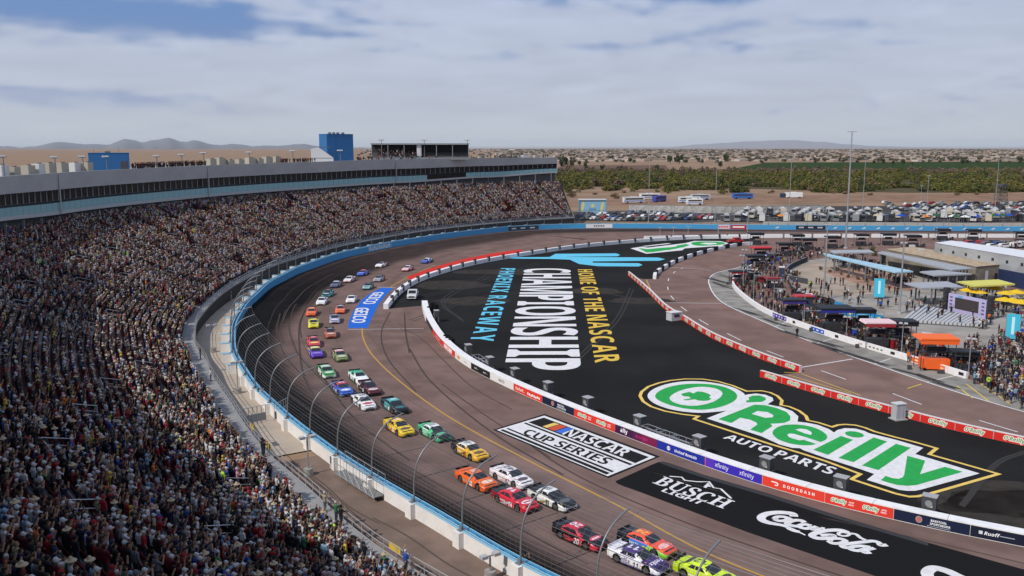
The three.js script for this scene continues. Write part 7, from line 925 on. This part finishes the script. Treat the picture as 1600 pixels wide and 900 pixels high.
  for (const [px, py, s] of [[1364, 400, 2.6], [1345, 398, 2.2], [1588, 437, 3.2], [1600, 434, 3], [1306, 424, 1.1], [1352, 440, 1.2], [1340, 437, 0.9], [1315, 430, 0.8], [1325, 434, 0.8], [1297, 426, 0.8], [1282, 422, 1.0], [1367, 438, 1.4], [1246, 432, 1.5], [1598, 483, 2.4]]) { const [x, z] = G(px, py), t = thing('plaza_shrub', s > 2 ? 'leafy green shrub beside the garage canopies' : 'small desert shrub planted in the plaza gravel', 'shrub', s > 2 ? 'shrubs by the garages' : 'shrubs in the plaza gravel', [x, 0.012, z], px); const f = mesh('foliage', bushes[px % 3], s > 2 ? bushM[2] : bushM[1], t); f.scale.set(s * 0.7, s, s * 0.7); mesh('stem', cyl(0.06, 0.04, s * 0.5, 6), M(0.12, 0.08, 0.05), t); }
  // ---------- town and mountains ----------
  { const g = boxB(1, 1, 1), mt = new THREE.MeshStandardMaterial({ roughness: 0.9 }), L = 3800, im = new THREE.InstancedMesh(g, mt, L), c = new THREE.Color(); im.name = 'distant_town'; im.userData = { kind: 'stuff', label: 'low pale roofs of a distant town', category: 'town' }; for (let i = 0; i < L; i++) { const py = 235.0 + Math.pow(R(), 1.6) * 17.5, px = i < 120 ? 560 + R() * 260 : 780 + R() * 1000, [x, z] = G(px, py), far = -z / 2500; if (py > 247 && R() < 0.75) { d.scale.setScalar(0.001); } else d.scale.set((10 + R() * 26) * (0.6 + far * 0.5), 2.6 + R() * 2.6 + far * 0.7, (9 + R() * 18)); d.position.set(x, -0.2, z); d.rotation.set(0, R() * 0.6, 0); d.updateMatrix(); im.setMatrixAt(i, d.matrix); const k = 0.6 + R() * 0.6, b = R(); c.setRGB(0.44 * k, (b < 0.5 ? 0.38 : 0.33) * k, (b < 0.5 ? 0.33 : 0.25) * k); im.setColorAt(i, c); } scene.add(im); }
  { const mt = leafM(1, 1, 1), L = 2600, im = new THREE.InstancedMesh(crown[0], mt, L), c = new THREE.Color(); im.name = 'distant_treeline'; im.userData = { kind: 'stuff', label: 'dark trees scattered through the distant town', category: 'trees' }; for (let i = 0; i < L; i++) { const py = 234.6 + Math.pow(R(), 1.8) * (i < 900 ? 20 : 16), px = i < 160 ? 560 + R() * 260 : 780 + R() * 1000, [x, z] = G(px, py), s = (3.5 + R() * 4) * (0.8 - z / 9000); d.position.set(x, -0.2, z); d.rotation.set(0, R() * 6, 0); d.scale.set(s * 1.3, s, s * 1.3); d.updateMatrix(); im.setMatrixAt(i, d.matrix); const k = 0.7 + R() * 0.5; c.setRGB(0.11 * k, 0.10 * k, 0.06 * k); im.setColorAt(i, c); } scene.add(im); }
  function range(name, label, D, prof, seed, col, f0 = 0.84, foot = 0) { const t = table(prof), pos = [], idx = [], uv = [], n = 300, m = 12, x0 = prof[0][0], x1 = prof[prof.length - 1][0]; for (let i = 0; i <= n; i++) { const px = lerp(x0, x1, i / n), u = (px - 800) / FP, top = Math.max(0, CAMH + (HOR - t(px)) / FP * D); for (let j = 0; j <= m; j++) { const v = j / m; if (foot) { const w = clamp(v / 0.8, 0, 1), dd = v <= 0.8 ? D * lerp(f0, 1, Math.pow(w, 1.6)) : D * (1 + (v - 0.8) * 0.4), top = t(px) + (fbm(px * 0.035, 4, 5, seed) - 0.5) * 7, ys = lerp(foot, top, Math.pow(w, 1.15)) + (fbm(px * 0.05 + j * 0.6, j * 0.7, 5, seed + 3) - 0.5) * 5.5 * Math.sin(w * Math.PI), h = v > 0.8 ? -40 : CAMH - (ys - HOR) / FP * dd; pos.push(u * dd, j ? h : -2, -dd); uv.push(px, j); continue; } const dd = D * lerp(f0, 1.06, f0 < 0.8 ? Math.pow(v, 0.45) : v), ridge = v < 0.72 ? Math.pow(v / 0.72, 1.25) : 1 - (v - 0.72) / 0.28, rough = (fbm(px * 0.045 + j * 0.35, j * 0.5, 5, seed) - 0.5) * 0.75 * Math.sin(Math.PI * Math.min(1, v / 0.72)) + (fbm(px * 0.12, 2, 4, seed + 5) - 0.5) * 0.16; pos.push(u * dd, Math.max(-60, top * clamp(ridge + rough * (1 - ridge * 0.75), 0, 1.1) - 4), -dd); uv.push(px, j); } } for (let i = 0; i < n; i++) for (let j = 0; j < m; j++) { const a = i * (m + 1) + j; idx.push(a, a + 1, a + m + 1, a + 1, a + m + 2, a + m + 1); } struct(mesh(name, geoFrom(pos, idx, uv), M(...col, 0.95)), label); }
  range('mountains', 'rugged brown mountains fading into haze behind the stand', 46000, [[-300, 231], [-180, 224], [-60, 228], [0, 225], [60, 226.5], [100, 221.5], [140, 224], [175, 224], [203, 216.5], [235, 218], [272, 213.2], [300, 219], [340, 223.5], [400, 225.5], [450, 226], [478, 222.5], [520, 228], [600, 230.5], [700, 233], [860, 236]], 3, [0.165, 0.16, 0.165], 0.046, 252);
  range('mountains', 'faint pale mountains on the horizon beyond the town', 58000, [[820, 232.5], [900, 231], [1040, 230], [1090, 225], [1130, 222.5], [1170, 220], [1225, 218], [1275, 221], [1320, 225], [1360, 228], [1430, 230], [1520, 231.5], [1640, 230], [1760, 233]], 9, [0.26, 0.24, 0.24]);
}

renderer.render(scene, camera);
